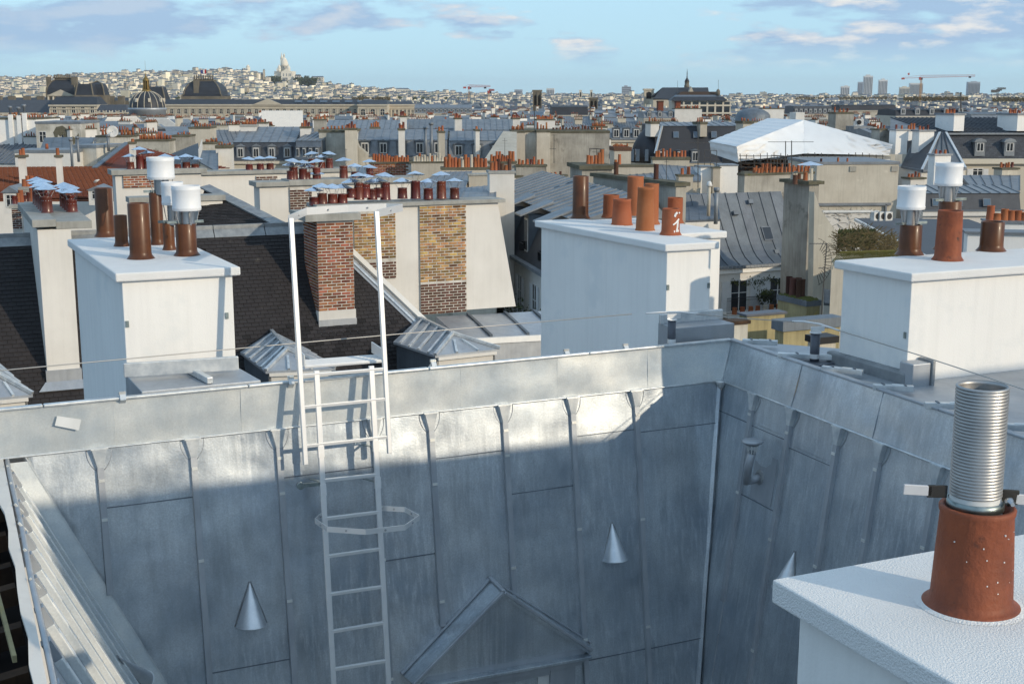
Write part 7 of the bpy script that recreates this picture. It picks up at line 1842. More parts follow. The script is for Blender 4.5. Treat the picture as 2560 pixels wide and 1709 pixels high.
def farlabel(kind, k, x, row):
    col_ = [['beige', 'cream', 'white'], ['stained', 'grey', 'white'], ['beige', 'cream', 'white']][kind][(kind * 4 + k % 4) % 3]
    base = [col_ + ' mansard house', col_ + ' blank party wall', col_ + ' low zinc roofed house'][kind]
    n, nm = min(LM, key=lambda q: abs(q[0] - x)); side = 'left of' if x < n - 12 else 'right of' if x > n + 12 else 'under'
    s = '%s, %s far row, %s %s' % (base, ROWN[row], side, nm)
    used[s] = used.get(s, 0) + 1
    ex = '' if used[s] == 1 else 'another ' if used[s] == 2 else 'further '
    s = ex + s; ww = s.split()
    return s if len(ww) <= 16 else s.replace(' blank party', ' party').replace(' low zinc roofed', ' zinc')
for row, (d, yt) in enumerate(((185, 338), (225, 322), (275, 309), (335, 299), (405, 291), (480, 285), (560, 279), (650, 274.5), (750, 270.5))):
    step = 13.4 / d * F
    x = -80 + rr.uniform(0, 60)
    while x < 2640:
        k = rr.randrange(12); kind, pr, zt = protos[k]
        dd = d * rr.uniform(.95, 1.05); wsc = rr.uniform(.7, 1.15)
        y = yt + rr.gauss(0, 3.2) * (200 / d) ** .6
        if 400 < x < 1040 and d > 500: y = max(y, 292)
        if x < 400 and d > 400: y = max(y, 288)
        if 1280 < x < 1560 and d < 260: y += 6
        if 640 < x < 760 and d < 320: y += 25
        if 1650 < x < 1830 and 260 < d: y = max(y, 291)
        p = at(x, y, dd); sz = p.z / zt
        if cnt < 296:
            a = rr.choice([0, 0, rad(3), rad(-12), rad(12), rad(22), rad(-25)])
            c = copy_thing(pr, (p.x, p.y, 0), a, None, (wsc, 1, sz), trees[k]); c['label'] = farlabel(kind, k, x + step * .4, row); c['category'] = 'building'; c['group'] = GRP[kind]; cnt += 1
        x += step * wsc * rr.uniform(.9, 1.12)
print('fill houses', cnt)
for _, pr, _2 in protos:
    for c in list(pr.children):
        for g in list(c.children): bpy.data.objects.remove(g)
        bpy.data.objects.remove(c)
    bpy.data.objects.remove(pr)

# ================================================================== PALACE, DOMES, CHURCHES
def facade(label, name, x0, x1, yc, d, dp, th, mt, yroof, roofm, cat='building', win=None, cornice=True, roof_over=0.4, yr_d=None):
    o, u, v, w = fpx(x0, x1, yc, d, th); b = V((o.x, o.y, 0)); r = T(name, label, cat, b)
    O('wall', MB().box(b, u, v, Z, 0, w, 0, dp, 0, o.z), mt, r)
    if cornice: O('cornice', MB().box(b, u, v, Z, -.5, w + .5, -.9, 0, o.z - .9, o.z), mt, r); O('string_course', MB().box(b, u, v, Z, -.2, w + .2, -.5, 0, o.z - 2.6, o.z - 2.0), mt, r)
    zr = zat(yroof, d + dp / 2)
    O('roof', MB().hexa([b + Z * o.z, b + u * w + Z * o.z, b + u * w + v * dp + Z * o.z, b + v * dp + Z * o.z], [b + u * 1.5 + v * dp * .35 + Z * zr, b + u * (w - 1.5) + v * dp * .35 + Z * zr, b + u * (w - 1.5) + v * dp * .65 + Z * zr, b + u * 1.5 + v * dp * .65 + Z * zr]), roofm, r)
    if win:
        n, ww, y0, y1, arch = win; z0, z1 = zat(y1, d), zat(y0, d)
        for i in range(n):
            a = w * (i + .5) / n; mb = MB()
            pts = [b + u * (a - ww / 2) + Z * z0, b + u * (a + ww / 2) + Z * z0, b + u * (a + ww / 2) + Z * (z1 - ww / 2)]
            if arch: pts += [b + u * (a + ww / 2 * math.cos(q * math.pi / 6)) + Z * (z1 - ww / 2 + ww / 2 * math.sin(q * math.pi / 6)) for q in range(1, 6)]
            else: pts += [b + u * (a + ww / 2) + Z * z1, b + u * (a - ww / 2) + Z * z1]
            pts += [b + u * (a - ww / 2) + Z * (z1 - ww / 2)] if arch else []
            wd_ = O('window', MB().slab([p - v * .06 for p in pts], v * .05), 'glass_dark', r)
            fr_ = MB().box(b + u * a, u, v, Z, -.1, .1, -.14, -.06, z0, z1 - .2).box(b + u * a, u, v, Z, -ww / 2, ww / 2, -.12, -.06, (z0 + z1) / 2, (z0 + z1) / 2 + .2)
            for s in (-1, 1): fr_.box(b + u * a, u, v, Z, s * ww / 2 - .18, s * ww / 2 + .18, -.3, -.02, z0 - .3, z1)
            O('window_frame', fr_, 'stone_pale', wd_)
            O('pilaster', MB().box(b, u, v, Z, w * i / n - .35, w * i / n + .35, -.35, 0, z0 - 3, o.z - 2.6), mt, r)
    return r, b, u, v, w, o.z
pal = facade('long stone palace wing with arched windows and dark roof across the left half', 'palace', 402, 896, 261, 780, 22, rad(1), 'stone', 248.5, 'slate_far', 'palace', win=(28, 2.2, 273, 284, True))
O('pediment', MB().slab([pal[1] + pal[2] * (width_to(x, y, pal[1] + Z * pal[5], pal[2])) + Z * zat(y, 780) - pal[3] * 1.2 for x, y in ((632, 262), (706, 262), (669, 247))], pal[3] * 3), 'stone', pal[0])
for i in range(6): O('roof_light', MB().box(pal[1] + pal[2] * (80 + i * 7.5) + Z * (pal[5] + 1.2), pal[2], V((0, .9, .35)), V((0, -.35, .9)), 0, 4.5, 0, 2, 0, .3), 'glass_sky', pal[0])
facade('projecting end pavilion of the stone palace wing', 'palace_pavilion', 895, 968, 261, 772, 30, rad(1), 'stone', 250, 'slate_far', 'palace', win=(3, 2.8, 273, 288, True))
facade('set back right end of the stone palace wing', 'palace_pavilion', 968, 1036, 261, 790, 30, rad(8), 'stone', 254, 'slate_far', 'palace', win=(7, 1.6, 275, 292, False))
facade('pale palace pavilion front with tall windows at the far left', 'palace_pavilion', 124, 242, 262, 700, 20, rad(1), 'stone', 242, 'slate_far', 'palace', win=(5, 2.2, 268, 282, False))
facade('long low navy roofed palace wing at the left edge', 'palace_wing', -60, 124, 282, 705, 20, rad(0), 'stone', 250, 'slate', 'palace', cornice=False)
facade('long dark roof line behind the palace at the left edge', 'palace_wing', -80, 340, 252, 860, 20, rad(0), 'stone_dark', 244, 'slate_far', 'palace', cornice=False)
facade('small slate roofed wing left of the ribbed dome', 'palace_wing', 238, 318, 281, 640, 12, rad(0), 'stone', 262, 'slate', 'palace', win=(5, 1.5, 276, 284, False))
for x in (-5, 28, 66, 100, 276, 302):
    p = at(x, 250, 840); nth = {-5: 'first squat dark stone chimney block at the left edge of', 28: 'second squat dark stone chimney block from the left on', 66: 'third squat dark stone chimney block from the left on', 100: 'squat dark chimney block just left of the crested dome on', 276: 'squat dark chimney block right of the pyramid roof on', 302: 'squat dark chimney block just left of the ribbed dome on'}[x]
    tag(O('chimney_block', MB().box(p, V((1, 0, 0)), V((0, 1, 0)), Z, -2, 2, 0, 3, -3, 2.5), 'stone_dark'), nth + ' the palace roof line', 'chimney', 'stone chimney blocks along the palace roof line')
def sqdome(label, x0, x1, yb, yt, tw, d, prof, m='slate_far', crest=True, base=None, gable=False, chim=None, lantern=None):
    """square-plan dome or mansard tower roof; prof = (width fraction, height fraction)"""
    c = at((x0 + x1) / 2, yb, d); hw = (x1 - x0) / 2 / F * d; h = at(0, yt, d).z - c.z; r = T('palace_pavilion', label, 'palace', V((c.x, c.y, 0)))
    mb = MB(); k = 0
    for f, g in prof:
        for sx, sy in ((-1, -1), (1, -1), (1, 1), (-1, 1)): mb.v.append(c + V((sx * hw * f, hw + sy * hw * f, h * g)))
    for j in range(len(prof) - 1):
        for i in range(4): mb.face([j * 4 + i, j * 4 + (i + 1) % 4, (j + 1) * 4 + (i + 1) % 4, (j + 1) * 4 + i])
    mb.face([(len(prof) - 1) * 4 + i for i in range(4)])
    O('dome_roof', mb, m, r)
    for sx in (-1, 1):
        for j in range(len(prof) - 1):
            (f, g), (f2, g2) = prof[j], prof[j + 1]
            mbr = MB().bar(c + V((sx * hw * f, hw - hw * f, h * g)), c + V((sx * hw * f2, hw - hw * f2, h * g2)), .7)
            O('hip_rib', mbr, 'stone_dark', r)
    O('base', MB().box(V((c.x, c.y, 0)), V((1, 0, 0)), V((0, 1, 0)), Z, -hw * 1.04, hw * 1.04, -.5, hw * 2, 0, c.z), 'stone_dark', r)
    if crest:
        f = prof[-1][0]; tz = c + Z * h; mbc = MB()
        O('balustrade', MB().box(tz, V((1, 0, 0)), V((0, 1, 0)), Z, -hw * f, hw * f, hw * (1 - f), hw * (1 + f), 0, 1.0), 'stone_dark', r)
        rq = random.Random(int(x0))
        for i in range(9): mbc.lathe(tz + V((hw * f * (-1 + 2 * i / 8), hw * (1 - f), .9)), [(.7, 0), (.35, 1.2), (.6, 1.8), (.1, 2.2 + rq.random() * 1.2)], 6)
        O('roof_urns', mbc, 'stone_dark', r)
    if gable:
        O('pediment', MB().slab([c + V((-hw * .98, -.9, -1)), c + V((hw * .98, -.9, -1)), c + V((0, -.9, h * .32))], (0, 2, 0)), 'stone', r)
        for i in range(6): O('column', MB().lathe(c + V((hw * (-.85 + .34 * i), -1.2, -9)), [(.7, 0), (.6, 7.6)], 8), 'stone', r)
    for (cx, cy, cw_) in (chim or []):
        p = at(cx, yb, d - 1); O('chimney', MB().box(p, V((1, 0, 0)), V((0, 1, 0)), Z, -cw_, cw_, 2, 5, 0, at(0, cy, d).z - p.z), 'stone_dark', r)
    return r, c, hw, h
DOM = [(1, 0), (1, .2), (.97, .42), (.88, .66), (.72, .87), (.54, 1)]
sqdome('dark square palace dome with crested roof at far left', 117, 188, 236, 200, .5, 800, DOM, gable=True, chim=[(119, 192, 1.1), (184, 192, 1.6)])
sqdome('steep dark palace roof with flat front beside the crested dome', 188, 232, 238, 210, .8, 790, [(1, 0), (.78, .95), (.74, 1)], crest=False)
sqdome('dark pyramid topped palace roof behind the flat fronted one', 216, 260, 238, 203, .8, 800, [(1, 0), (.86, .55), (.72, .78), (.1, .97), (.02, 1)], crest=False)
sqdome('steep dark palace roof right of the ribbed dome lantern', 362, 412, 250, 217, .8, 800, [(1, 0), (.72, .92), (.66, 1)], crest=False)
fl = sqdome('broad dark palace dome flying a tricolour flag', 456, 553, 241, 203, .5, 810, [(1, 0), (1, .08), (.93, .12), (.90, .36), (.82, .60), (.69, .82), (.54, .97), (.46, 1)], chim=[(489, 200, 1.6)])
p = at(502, 203, 810 + fl[2])
fg = T('flag', 'tricolour flag on its pole above the broad palace dome', 'flag', p)
q = at(501, 172, 810 + fl[2]); O('flagpole', MB().bar(p, q, .25), 'antenna', fg)
fw_ = 4.0 * .32
for i, m_ in enumerate(('flag_blue', 'flag_white', 'flag_red')):
    mb = MB()
    for j in range(4):
        a = q + V((.2 + i * 1.15 + j * .29, .3 * math.sin((i * 4 + j) * .8), -.6)); b = q + V((.2 + i * 1.15 + (j + 1) * .29, .3 * math.sin((i * 4 + j + 1) * .8), -.6)); mb.slab([a, b, b - Z * 2.4, a - Z * 2.4], (0, .02, 0))
    O('flag_band', mb, m_, fg)
# ribbed dome with gilded lantern
d = 560; c = at(356, 271, d); k_ = d / F; rD = 44 * k_
dome = T('ribbed_dome', 'ribbed round dome with gilded lantern and fine spire left of the palace wing', 'dome', V((c.x, c.y, 0)))
cc_ = V((c.x, c.y + rD, c.z)); hD = 42 * k_
prof = [(rD * math.cos(a * math.pi / 24) ** .92 if a < 11 else rD * .2, hD * math.sin(a * math.pi / 24)) for a in range(0, 12)]
O('dome_shell', MB().lathe(cc_, prof, 40, caps=False), 'slate_far', dome)
for i in range(16):
    a = 2 * math.pi * i / 16 + .1; e = V((math.cos(a), math.sin(a), 0))
    O('dome_rib', MB().tube([cc_ + e * (r_ + .05) + Z * z_ for r_, z_ in prof], .17, 5), 'stone', dome)
for i in range(8):
    a = 2 * math.pi * i / 8 + .4; e = V((math.cos(a), math.sin(a), 0)); O('lucarne', MB().box(cc_ + e * rD * .93 + Z * hD * .36, V((-e.y, e.x, 0)), e, Z, -.5, .5, -.4, .5, 0, 1.6), 'stone_pale', dome)
O('dome_gallery', MB().lathe(cc_, [(rD * 1.0, -3.2), (rD * 1.03, -.9), (rD * 1.06, -.7), (rD * 1.06, .1), (rD * .98, .2)], 40), 'zinc_matt', dome)
O('drum', MB().lathe(V((cc_.x, cc_.y, 0)), [(rD * .98, 0), (rD * .98, c.z - 3.2)], 40), 'stone', dome)
for i in range(24):
    a = 2 * math.pi * i / 24; e = V((math.cos(a), math.sin(a), 0)); O('drum_pilaster', MB().box(V((cc_.x, cc_.y, c.z - 9)) + e * rD * .98, V((-e.y, e.x, 0)), e, Z, -.35, .35, -.1, .4, 0, 5.8), 'stone', dome)
lz = cc_ + Z * hD * .985
O('lantern_base', MB().lathe(lz, [(rD * .30, -.4), (rD * .26, .4), (rD * .2, .8)], 12), 'gold', dome)
mb = MB()
for i in range(8):
    a = 2 * math.pi * i / 8; mb.bar(lz + V((math.cos(a) * 1.25, math.sin(a) * 1.25, .8)), lz + V((math.cos(a) * 1.05, math.sin(a) * 1.05, 4.4)), .4)
mb.lathe(lz, [(.6, .8), (.6, 4.2)], 8); O('lantern_columns', mb, 'gold', dome)
O('lantern_cap', MB().lathe(lz + Z * 4.3, [(1.5, 0), (1.5, .3), (1.0, 1.1), (.45, 1.9), (.15, 2.6), (.28, 3.0), (.05, 3.3), (.05, 8.5)], 12), 'gold', dome)
# twin stone towers, church and department store
def tower(label, x0, x1, yt, yb, d, m='stone_dark', n=2, over=True):
    c = at((x0 + x1) / 2, yb, d); hw = (x1 - x0) / 2 / F * d; zt = at(0, yt, d).z; r = T('church_tower', label, 'tower', V((c.x, c.y, 0))); o = V((c.x - hw, c.y, 0)); u = V((1, 0, 0)); v = V((0, 1, 0)); w = 2 * hw
    O('shaft', MB().box(o, u, v, Z, w * .05, w * .95, 0, w * .9, 0, zt - 1.2), m, r)
    O('parapet', MB().box(o, u, v, Z, 0 if not over else -w * .06, w * (1.06 if over else 1), -w * .06, w * .96, zt - 1.4, zt), m, r)
    for i in range(n):
        a = w * (.05 + .9 * (i + .5) / n); ww = w * .9 / n * .3; H = (zt - c.z)
        O('louvre_opening', MB().slab([o + u * (a - ww) - v * .05 + Z * (zt - H * .85), o + u * (a + ww) - v * .05 + Z * (zt - H * .85), o + u * (a + ww) - v * .05 + Z * (zt - H * .35), o + u * a - v * .05 + Z * (zt - H * .24), o + u * (a - ww) - v * .05 + Z * (zt - H * .35)], v * .04), 'soot_and_shade', r)  # dark slab painted for the shade within the belfry opening
    for i in range(n + 1): O('buttress', MB().box(o, u, v, Z, w * (.05 + .9 * i / n) - w * .05, w * (.05 + .9 * i / n) + w * .05, -w * .08, 0, 0, zt - 1.6), m, r)
    return r
tower('taller dark square stone tower left of the sunlit twin belfries', 1332, 1354, 225, 271, 900)
tower('shorter dark stone tower with open belfry right of the taller one', 1473, 1494, 244, 275, 850)
tower('honey coloured square church tower left of the long church roof', 1610, 1634, 222, 252, 1150, 'stone', 1)
tower('left one of the two slim sunlit belfries on the skyline', 1448, 1454, 225, 246, 2600, 'stone_pale', 1)
tower('right one of the two slim sunlit belfries on the skyline', 1475, 1481, 225, 246, 2600, 'stone_pale', 1)
gb2 = [at(x, y, 855) for x, y in ((1455, 288), (1466, 266), (1478, 288))]
tag(O('church_gable', MB().slab(gb2, (0, 6, 0)), 'stone_pale'), 'pale pointed church gable beside the shorter dark tower', 'church')
ch = T('church', 'long church with steep grey lead roof and slender spire on the right skyline', 'church', at(1700, 250, 1120))
a, b, c_, e_ = at(1656, 219, 1135), at(1770, 219, 1135), at(1776, 250, 1115), at(1633, 247, 1115)
O('roof', MB().slab([a, b, c_, e_], (0, 1, -1)), 'slate_far', ch); O('roof', MB().slab([a, b, c_ + V((0, 40, 0)), e_ + V((0, 40, 0))], (0, -1, -1)), 'slate_far', ch)
O('wall', MB().slab([V((p.x, p.y, c_.z)) for p in (c_, e_, e_ + V((0, 38, 0)), c_ + V((0, 38, 0)))], (0, 0, -c_.z)), 'stone', ch)
O('gable', MB().slab([at(1722, 232, 1114), at(1735, 232, 1114), at(1728, 216.5, 1114)], (0, 8, 0)), 'stone', ch)
sp = at(1717, 219, 1130)
O('spire_base', MB().lathe(sp, [(2.3, 0), (2.3, 2), (1.9, 2.2), (1.9, 5), (2.4, 5.2)], 8), 'stone_dark', ch)
O('spire', MB().lathe(sp + Z * 5, [(2.1, 0), (1.5, 1.6), (.6, 3), (.35, 5), (.35, 7), (.05, 11)], 8), 'slate_far', ch)
ds = T('department_store', 'department store with tiered dark roofs and open stone bays right of centre', 'building', at(1750, 290, 760))
o, u, v, w = fpx(1690, 1828, 252, 760, rad(4)); b = V((o.x, o.y, 0))
O('wall', MB().box(b, u, v, Z, 0, w, .8, 22, 0, o.z), 'stone_pale', ds)
zs = [zat(y, 760) for y in (252, 262, 266, 281, 285, 298)]
for i in range(7):
    a = w * (i + .5) / 7
    for z0, z1 in ((zs[1], zs[0] - .6), (zs[3], zs[2]), (zs[5], zs[4])): O('bay_window', MB().box(b, u, v, Z, a - w / 14 * .74, a + w / 14 * .74, .7, .78, z0, z1), 'glass_dark', ds)
    O('bay_column', MB().box(b, u, v, Z, w * i / 7 - .5, w * i / 7 + .5, 0, .8, 0, o.z), 'stone_pale', ds)
for z0, z1 in ((zs[2], zs[1]), (zs[4], zs[3])): O('spandrel', MB().box(b, u, v, Z, -.3, w + .3, -.2, .8, z0, z1), 'stone_pale', ds)
def tier(x0, x1, x2, x3, yb, yt, d, m):
    p = [at(x0, yb, d), at(x1, yb, d), at(x3, yt, d + 3), at(x2, yt, d + 3)]
    O('roof_tier', MB().hexa([p[0], p[1], p[1] + V((0, 14, 0)), p[0] + V((0, 14, 0))], [p[3], p[2], p[2] + V((0, 10, 0)), p[3] + V((0, 10, 0))]), m, ds)
tier(1676, 1820, 1686, 1808, 252, 242, 759, 'slate_far'); tier(1690, 1800, 1694, 1796, 242, 237.5, 762, 'zinc_blue'); tier(1697, 1797, 1703, 1790, 238, 229.5, 765, 'timber')
O('corner_tourelle', MB().lathe(at(1795, 238, 764), [(1.2, 0), (1.2, 2), (.8, 3), (.1, 3.6)], 8), 'stone_dark', ds)
for x, yt in ((1796, 200), (1694, 202)): O('roof_mast', MB().bar(at(x, 232, 765), at(x, yt, 765), .14), 'antenna', ds)

# ================================================================== MODERN TOWERS AND CRANES
def block(label, x0, x1, yt, yb, d, m, bands='v', n=8, setb=None, nm='tower_block'):
    c = at(x0, yb, d); w = (x1 - x0) / F * d; zt = at(0, yt, d).z; r = T(nm, label, 'tower block', V((c.x, c.y, 0))); o = V((c.x, c.y, 0)); u, v = axes(rad(-8))
    w *= .94
    O('tower_body', MB().box(o, u, v, Z, 0, w, 0, w * .6, 0, zt), m, r)
    mb = MB(); H = zt - 0
    if bands == 'h':
        nh = int((zt - c.z + 20) / 7)
        for i in range(nh): mb.box(o, u, v, Z, w * .04, w * .96, -.5, 0, zt - 4 - i * 7, zt - 1.5 - i * 7)
    else:
        for i in range(n): mb.box(o, u, v, Z, w * (i + .25) / n, w * (i + .75) / n, -.6, 0, 0, zt - 5)
    O('window_band', mb, 'tower_band', r)
    if setb: O('roof_block', MB().box(o, u, v, Z, w * setb[0], w * setb[1], w * .1, w * .5, zt, zt + setb[2] / F * d), m, r)
block('pale grey office tower alone on the skyline at centre right', 1554, 1578, 217, 250, 4200, 'tower_grey', 'h', setb=(.25, .6, 3))
block('bright white tower on the skyline right of the first dark stone tower', 1366, 1386, 221, 250, 4300, 'tower_white', 'v', 5)
block('squat grey tower left of the taller dark stone tower', 1286, 1306, 224, 250, 4300, 'tower_grey', 'v', 5)
block('leftmost stepped white tower of the right skyline cluster', 2101, 2123, 216, 252, 4700, 'tower_white', 'v', 5, (.4, .8, 2))
block('dark grey slim tower behind the tallest white one', 2143, 2158, 205, 252, 4900, 'tower_grey', 'v', 4)
block('tallest white ribbed tower in the skyline cluster', 2157, 2180, 190, 252, 4600, 'tower_white', 'v', 6, (.25, .7, 3))
block('white ribbed tower second to the right of the tallest', 2195, 2217, 200, 252, 4700, 'tower_white', 'v', 6, (.3, .7, 3))
block('low cream stepped tower left of the broad slab by the crane', 2248, 2273, 218, 252, 4200, 'stone_pale', 'v', 7, (.3, .7, 2))
block('broad pale office slab behind the crane mast', 2273, 2306, 208, 252, 4300, 'tower_white', 'v', 12)
block('wide grey tower with white vertical ribs near the right edge', 2417, 2448, 205, 252, 4200, 'tower_grey', 'v', 9, (.3, .75, 1.5))
for x0, x1, yt, lw in ((2084, 2100, 234, 'just left of the stepped white tower'), (2335, 2358, 235, 'under the crane jib'), (2476, 2505, 232, 'behind the small far crane'), (2522, 2540, 228, 'right of the small far crane'), (2006, 2026, 236, 'above the tent peak'), (1960, 1990, 239, 'left of the tent peak'), (2543, 2566, 235, 'at the right picture edge')):
    block('low blocky apartment tower on the skyline ' + lw, x0, x1, yt, 252, 4500, 'tower_grey' if x0 % 2 else 'plaster_beige', 'h', nm='apartment_tower')['group'] if False else None
for o in [o for o in COL.objects if o.name.startswith('apartment_tower')]: o['group'] = 'low apartment towers on the far right skyline'
def crane(label, xm, ym, yb, xa, xb, yj, d, up=0, body='crane_yellow', jib='crane_red', flag=None):
    b0, t0 = at(xm, yb, d), at(xm, ym, d); k = d / F; r = T('tower_crane', label, 'crane', V((b0.x, b0.y, 0)))
    w = 6.5 * k * .5; mb = MB(); o = V((b0.x, b0.y, b0.z - 10)); H = t0.z - o.z; n = max(6, int(H / (2.4 * w)))
    t_ = max(.28, w * .16)
    for sx in (-1, 1):
        for sy in (-1, 1): mb.bar(o + V((sx * w / 2, sy * w / 2, 0)), o + V((sx * w / 2, sy * w / 2, H)), t_)
    for i in range(n):
        z0, z1 = H * i / n, H * (i + 1) / n; s = 1 if i % 2 else -1
        mb.bar(o + V((-s * w / 2, -w / 2, z0)), o + V((s * w / 2, -w / 2, z1)), t_ * .8); mb.bar(o + V((-w / 2, -w / 2, z0)), o + V((w / 2, -w / 2, z0)), t_ * .8)
    O('mast', mb, body, r)
    p0, p1 = at(xa, yj, d), at(xb, yj - up, d); hj = 4.5 * k * 1.3; mb = MB()
    m0 = V((t0.x, t0.y, lerp(p0, p1, (t0.x - p0.x) / (p1.x - p0.x)).z))
    mb.bar(p0, p1, t_ * 1.5); q0 = m0 + Z * hj
    mb.bar(q0, p1 + Z * hj * .6, t_ * .9); mb.bar(q0, p0 + Z * .5, t_ * .7)
    nj = 26; 
    for i in range(nj):
        f = i / nj; g = (i + .5) / nj; l = (i + 1) / nj
        A_ = lerp(m0, p1, f); B_ = lerp(q0, p1 + Z * hj * .6, g); C_ = lerp(m0, p1, l); mb.bar(A_, B_, t_ * .6); mb.bar(B_, C_, t_ * .6)
    O('jib', mb, jib, r)
    O('slewing_head', MB().box(m0, V((1, 0, 0)), V((0, 1, 0)), Z, -w * .7, w * .7, -w * .6, w * .6, -hj * .9, hj * .3), jib, r)
    O('cab', MB().box(m0, V((1, 0, 0)), V((0, 1, 0)), Z, w * .8, w * 1.9, -w * .6, w * .6, -hj * .8, 0), 'iron', r)
    O('counterweight', MB().box(p0, V((1, 0, 0)), V((0, 1, 0)), Z, 0, hj * (2.2 if w > 2 else 1.2), -w * .5, w * .5, -hj * (1.0 if w > 2 else .5), hj * .2), jib, r)
    O('hook_block', MB().box(p1 - V((hj * 2.2, 0, 0)), V((1, 0, 0)), V((0, 1, 0)), Z, -.5 * hj, .5 * hj, -.3, .3, -hj * .7, 0), 'iron', r)
    if flag: O('pennant', MB().slab([at(2269, 184, d), at(2274, 182, d), at(2274, 188, d), at(2270, 188, d)], (0, .1, 0)), 'crane_red', r)
crane('tall red and yellow tower crane with long jib on the right skyline', 2300, 196, 248, 2254, 2438, 196, 1500, up=5, flag=True)
crane('small far crane at the right edge of the skyline', 2493, 226, 250, 2478, 2515, 226, 2600, up=3, body='antenna', jib='antenna')
crane('small red and white crane over the palace quarter left of centre', 1172, 218, 250, 1158, 1226, 218.5, 1700, up=1, jib='crane_red')
crane('tiny crane right of the red and white one', 1222, 228, 250, 1218, 1236, 229, 1900, up=2)

# ================================================================== HILL, BASILICA, DISTANT CITY
CREST = [(-400, 214), (0, 206), (60, 200), (110, 196), (180, 192), (250, 190), (330, 186), (400, 184), (470, 184), (520, 182), (580, 180), (620, 180), (660, 190), (690, 202), (735, 202), (790, 202), (812, 209), (850, 217), (900, 222), (980, 228), (1060, 233), (1160, 238), (1280, 240.5), (1500, 242), (1900, 243), (2200, 243), (2560, 241), (3000, 241)]
def crest(px):
    for (a, ya), (b, yb) in zip(CREST, CREST[1:]):
        if a <= px <= b: return ya + (yb - ya) * (px - a) / (b - a)
    return CREST[0][1] if px < 0 else CREST[-1][1]
DC = 4000.0
def hgt(x, y):
    if y < 1500: return 0.0
    px = 1280 + F * (x / y) * math.cos(PITCH) * 1.02
    hc = max(2, 30 + (240.0 - crest(px)) / 3258 * DC - 15)
    t = min(1, max(0, (y - 2300) / (DC - 2300))); t = t * t * (3 - 2 * t)
    if y > DC + 150: t = max(.12, 1 - (y - DC - 150) / 900)
    return hc * t
mb = MB(); nx, ny = 90, 50
for j in range(ny + 1):
    y = 1500 + 4300 * j / ny
    for i in range(nx + 1):
        x = y * (-.56 + 1.12 * i / nx); mb.v.append(V((x, y, hgt(x, y) + .3)))
for j in range(ny):
    for i in range(nx): k = j * (nx + 1) + i; mb.face([k, k + 1, k + nx + 2, k + nx + 1], True)
S('hill', mb, 'plaster_grey')
mat('city_wall', (0.82, 0.74, 0.58), 0.9, 0, (0.62, 0.55, 0.43), 0.02, 1.0, rand=0.42, island=True, spec=0.2)
mat('city_roof', (0.135, 0.155, 0.185), 0.6, 0, (0.09, 0.105, 0.13), 0.02, 1.0, rand=0.35, island=True)
rr = random.Random(77); mb = MB(); nb = 0
def cbox(x, y, w, dp, h, z0, a):
    c_, s_ = math.cos(a), math.sin(a); u = V((c_, s_, 0)); v = V((-s_, c_, 0)); o = V((x, y, z0)); i = min(w, dp) * .22; rh = rr.uniform(1.2, 3.2)
    P = [o + u * q + v * p for q, p in ((0, 0), (w, 0), (w, dp), (0, dp))]
    mb.cur = 0; k = len(mb.v); mb.v += P + [p + Z * h for p in P]
    for q in ((0, 1, 5, 4), (1, 2, 6, 5), (3, 0, 4, 7)): mb.face([k + t for t in q])
    mb.cur = 1; k2 = len(mb.v); mb.v += [p + Z * h for p in P]
    T4 = [o + u * q + v * p + Z * (h + rh) for q, p in ((i * .4, i), (w - i * .4, i), (w - i * .4, dp - i), (i * .4, dp - i))]; mb.v += T4
    for q in ((0, 1, 5, 4), (1, 2, 6, 5), (3, 0, 4, 7), (4, 5, 6, 7)): mb.face([k2 + t for t in q])
    if rr.random() < .6:                      # chimney
        mb.cur = 0; m = rr.uniform(.1, .8) * w; mb.box(o, u, v, Z, m, m + rr.uniform(1.5, 3.5), dp * .3, dp * .3 + 1, h, h + rh + rr.uniform(1, 2.5))
d = 840.0
while d < 4350:
    step = 16 + d * .0115
    xl = -d * .44; xr = d * .44; x = xl + rr.uniform(0, 20)
    while x < xr:
        w = rr.uniform(5.5, 12) * (1 + d / 8000); a = rr.uniform(-.75, .75)
        px = 1280 + F * x / d
        yy = d + rr.uniform(-step * .4, step * .4); z0 = hgt(x, yy)
        slope = hgt(x, yy + 30) - z0
        h = rr.gauss(18.0, 4.2) + (rr.random() < .03) * rr.uniform(3, 9)
        if d < 2300: h = min(h, 22 + (rr.random() < .02) * 6) + (d / 2300) * 2
        skip = False
        if d > 3250 and 650 < px < 850:                     # garden slope below the basilica
            if rr.random() < (.88 if px < 800 else .3): skip = True
        if d < 1250 and px < 1040: skip = rr.random() < .5
        if not skip: cbox(x, yy, w, rr.uniform(9, 15), h, z0 - 3, a); nb += 1
        x += w * rr.uniform(.9, 1.5)
    d += step
o = O('distant_city', mb, ['city_wall', 'city_roof']); tag(o, 'sunlit pale buildings of the far city and hillside', 'city', kind='stuff')
print('distant blocks', nb)
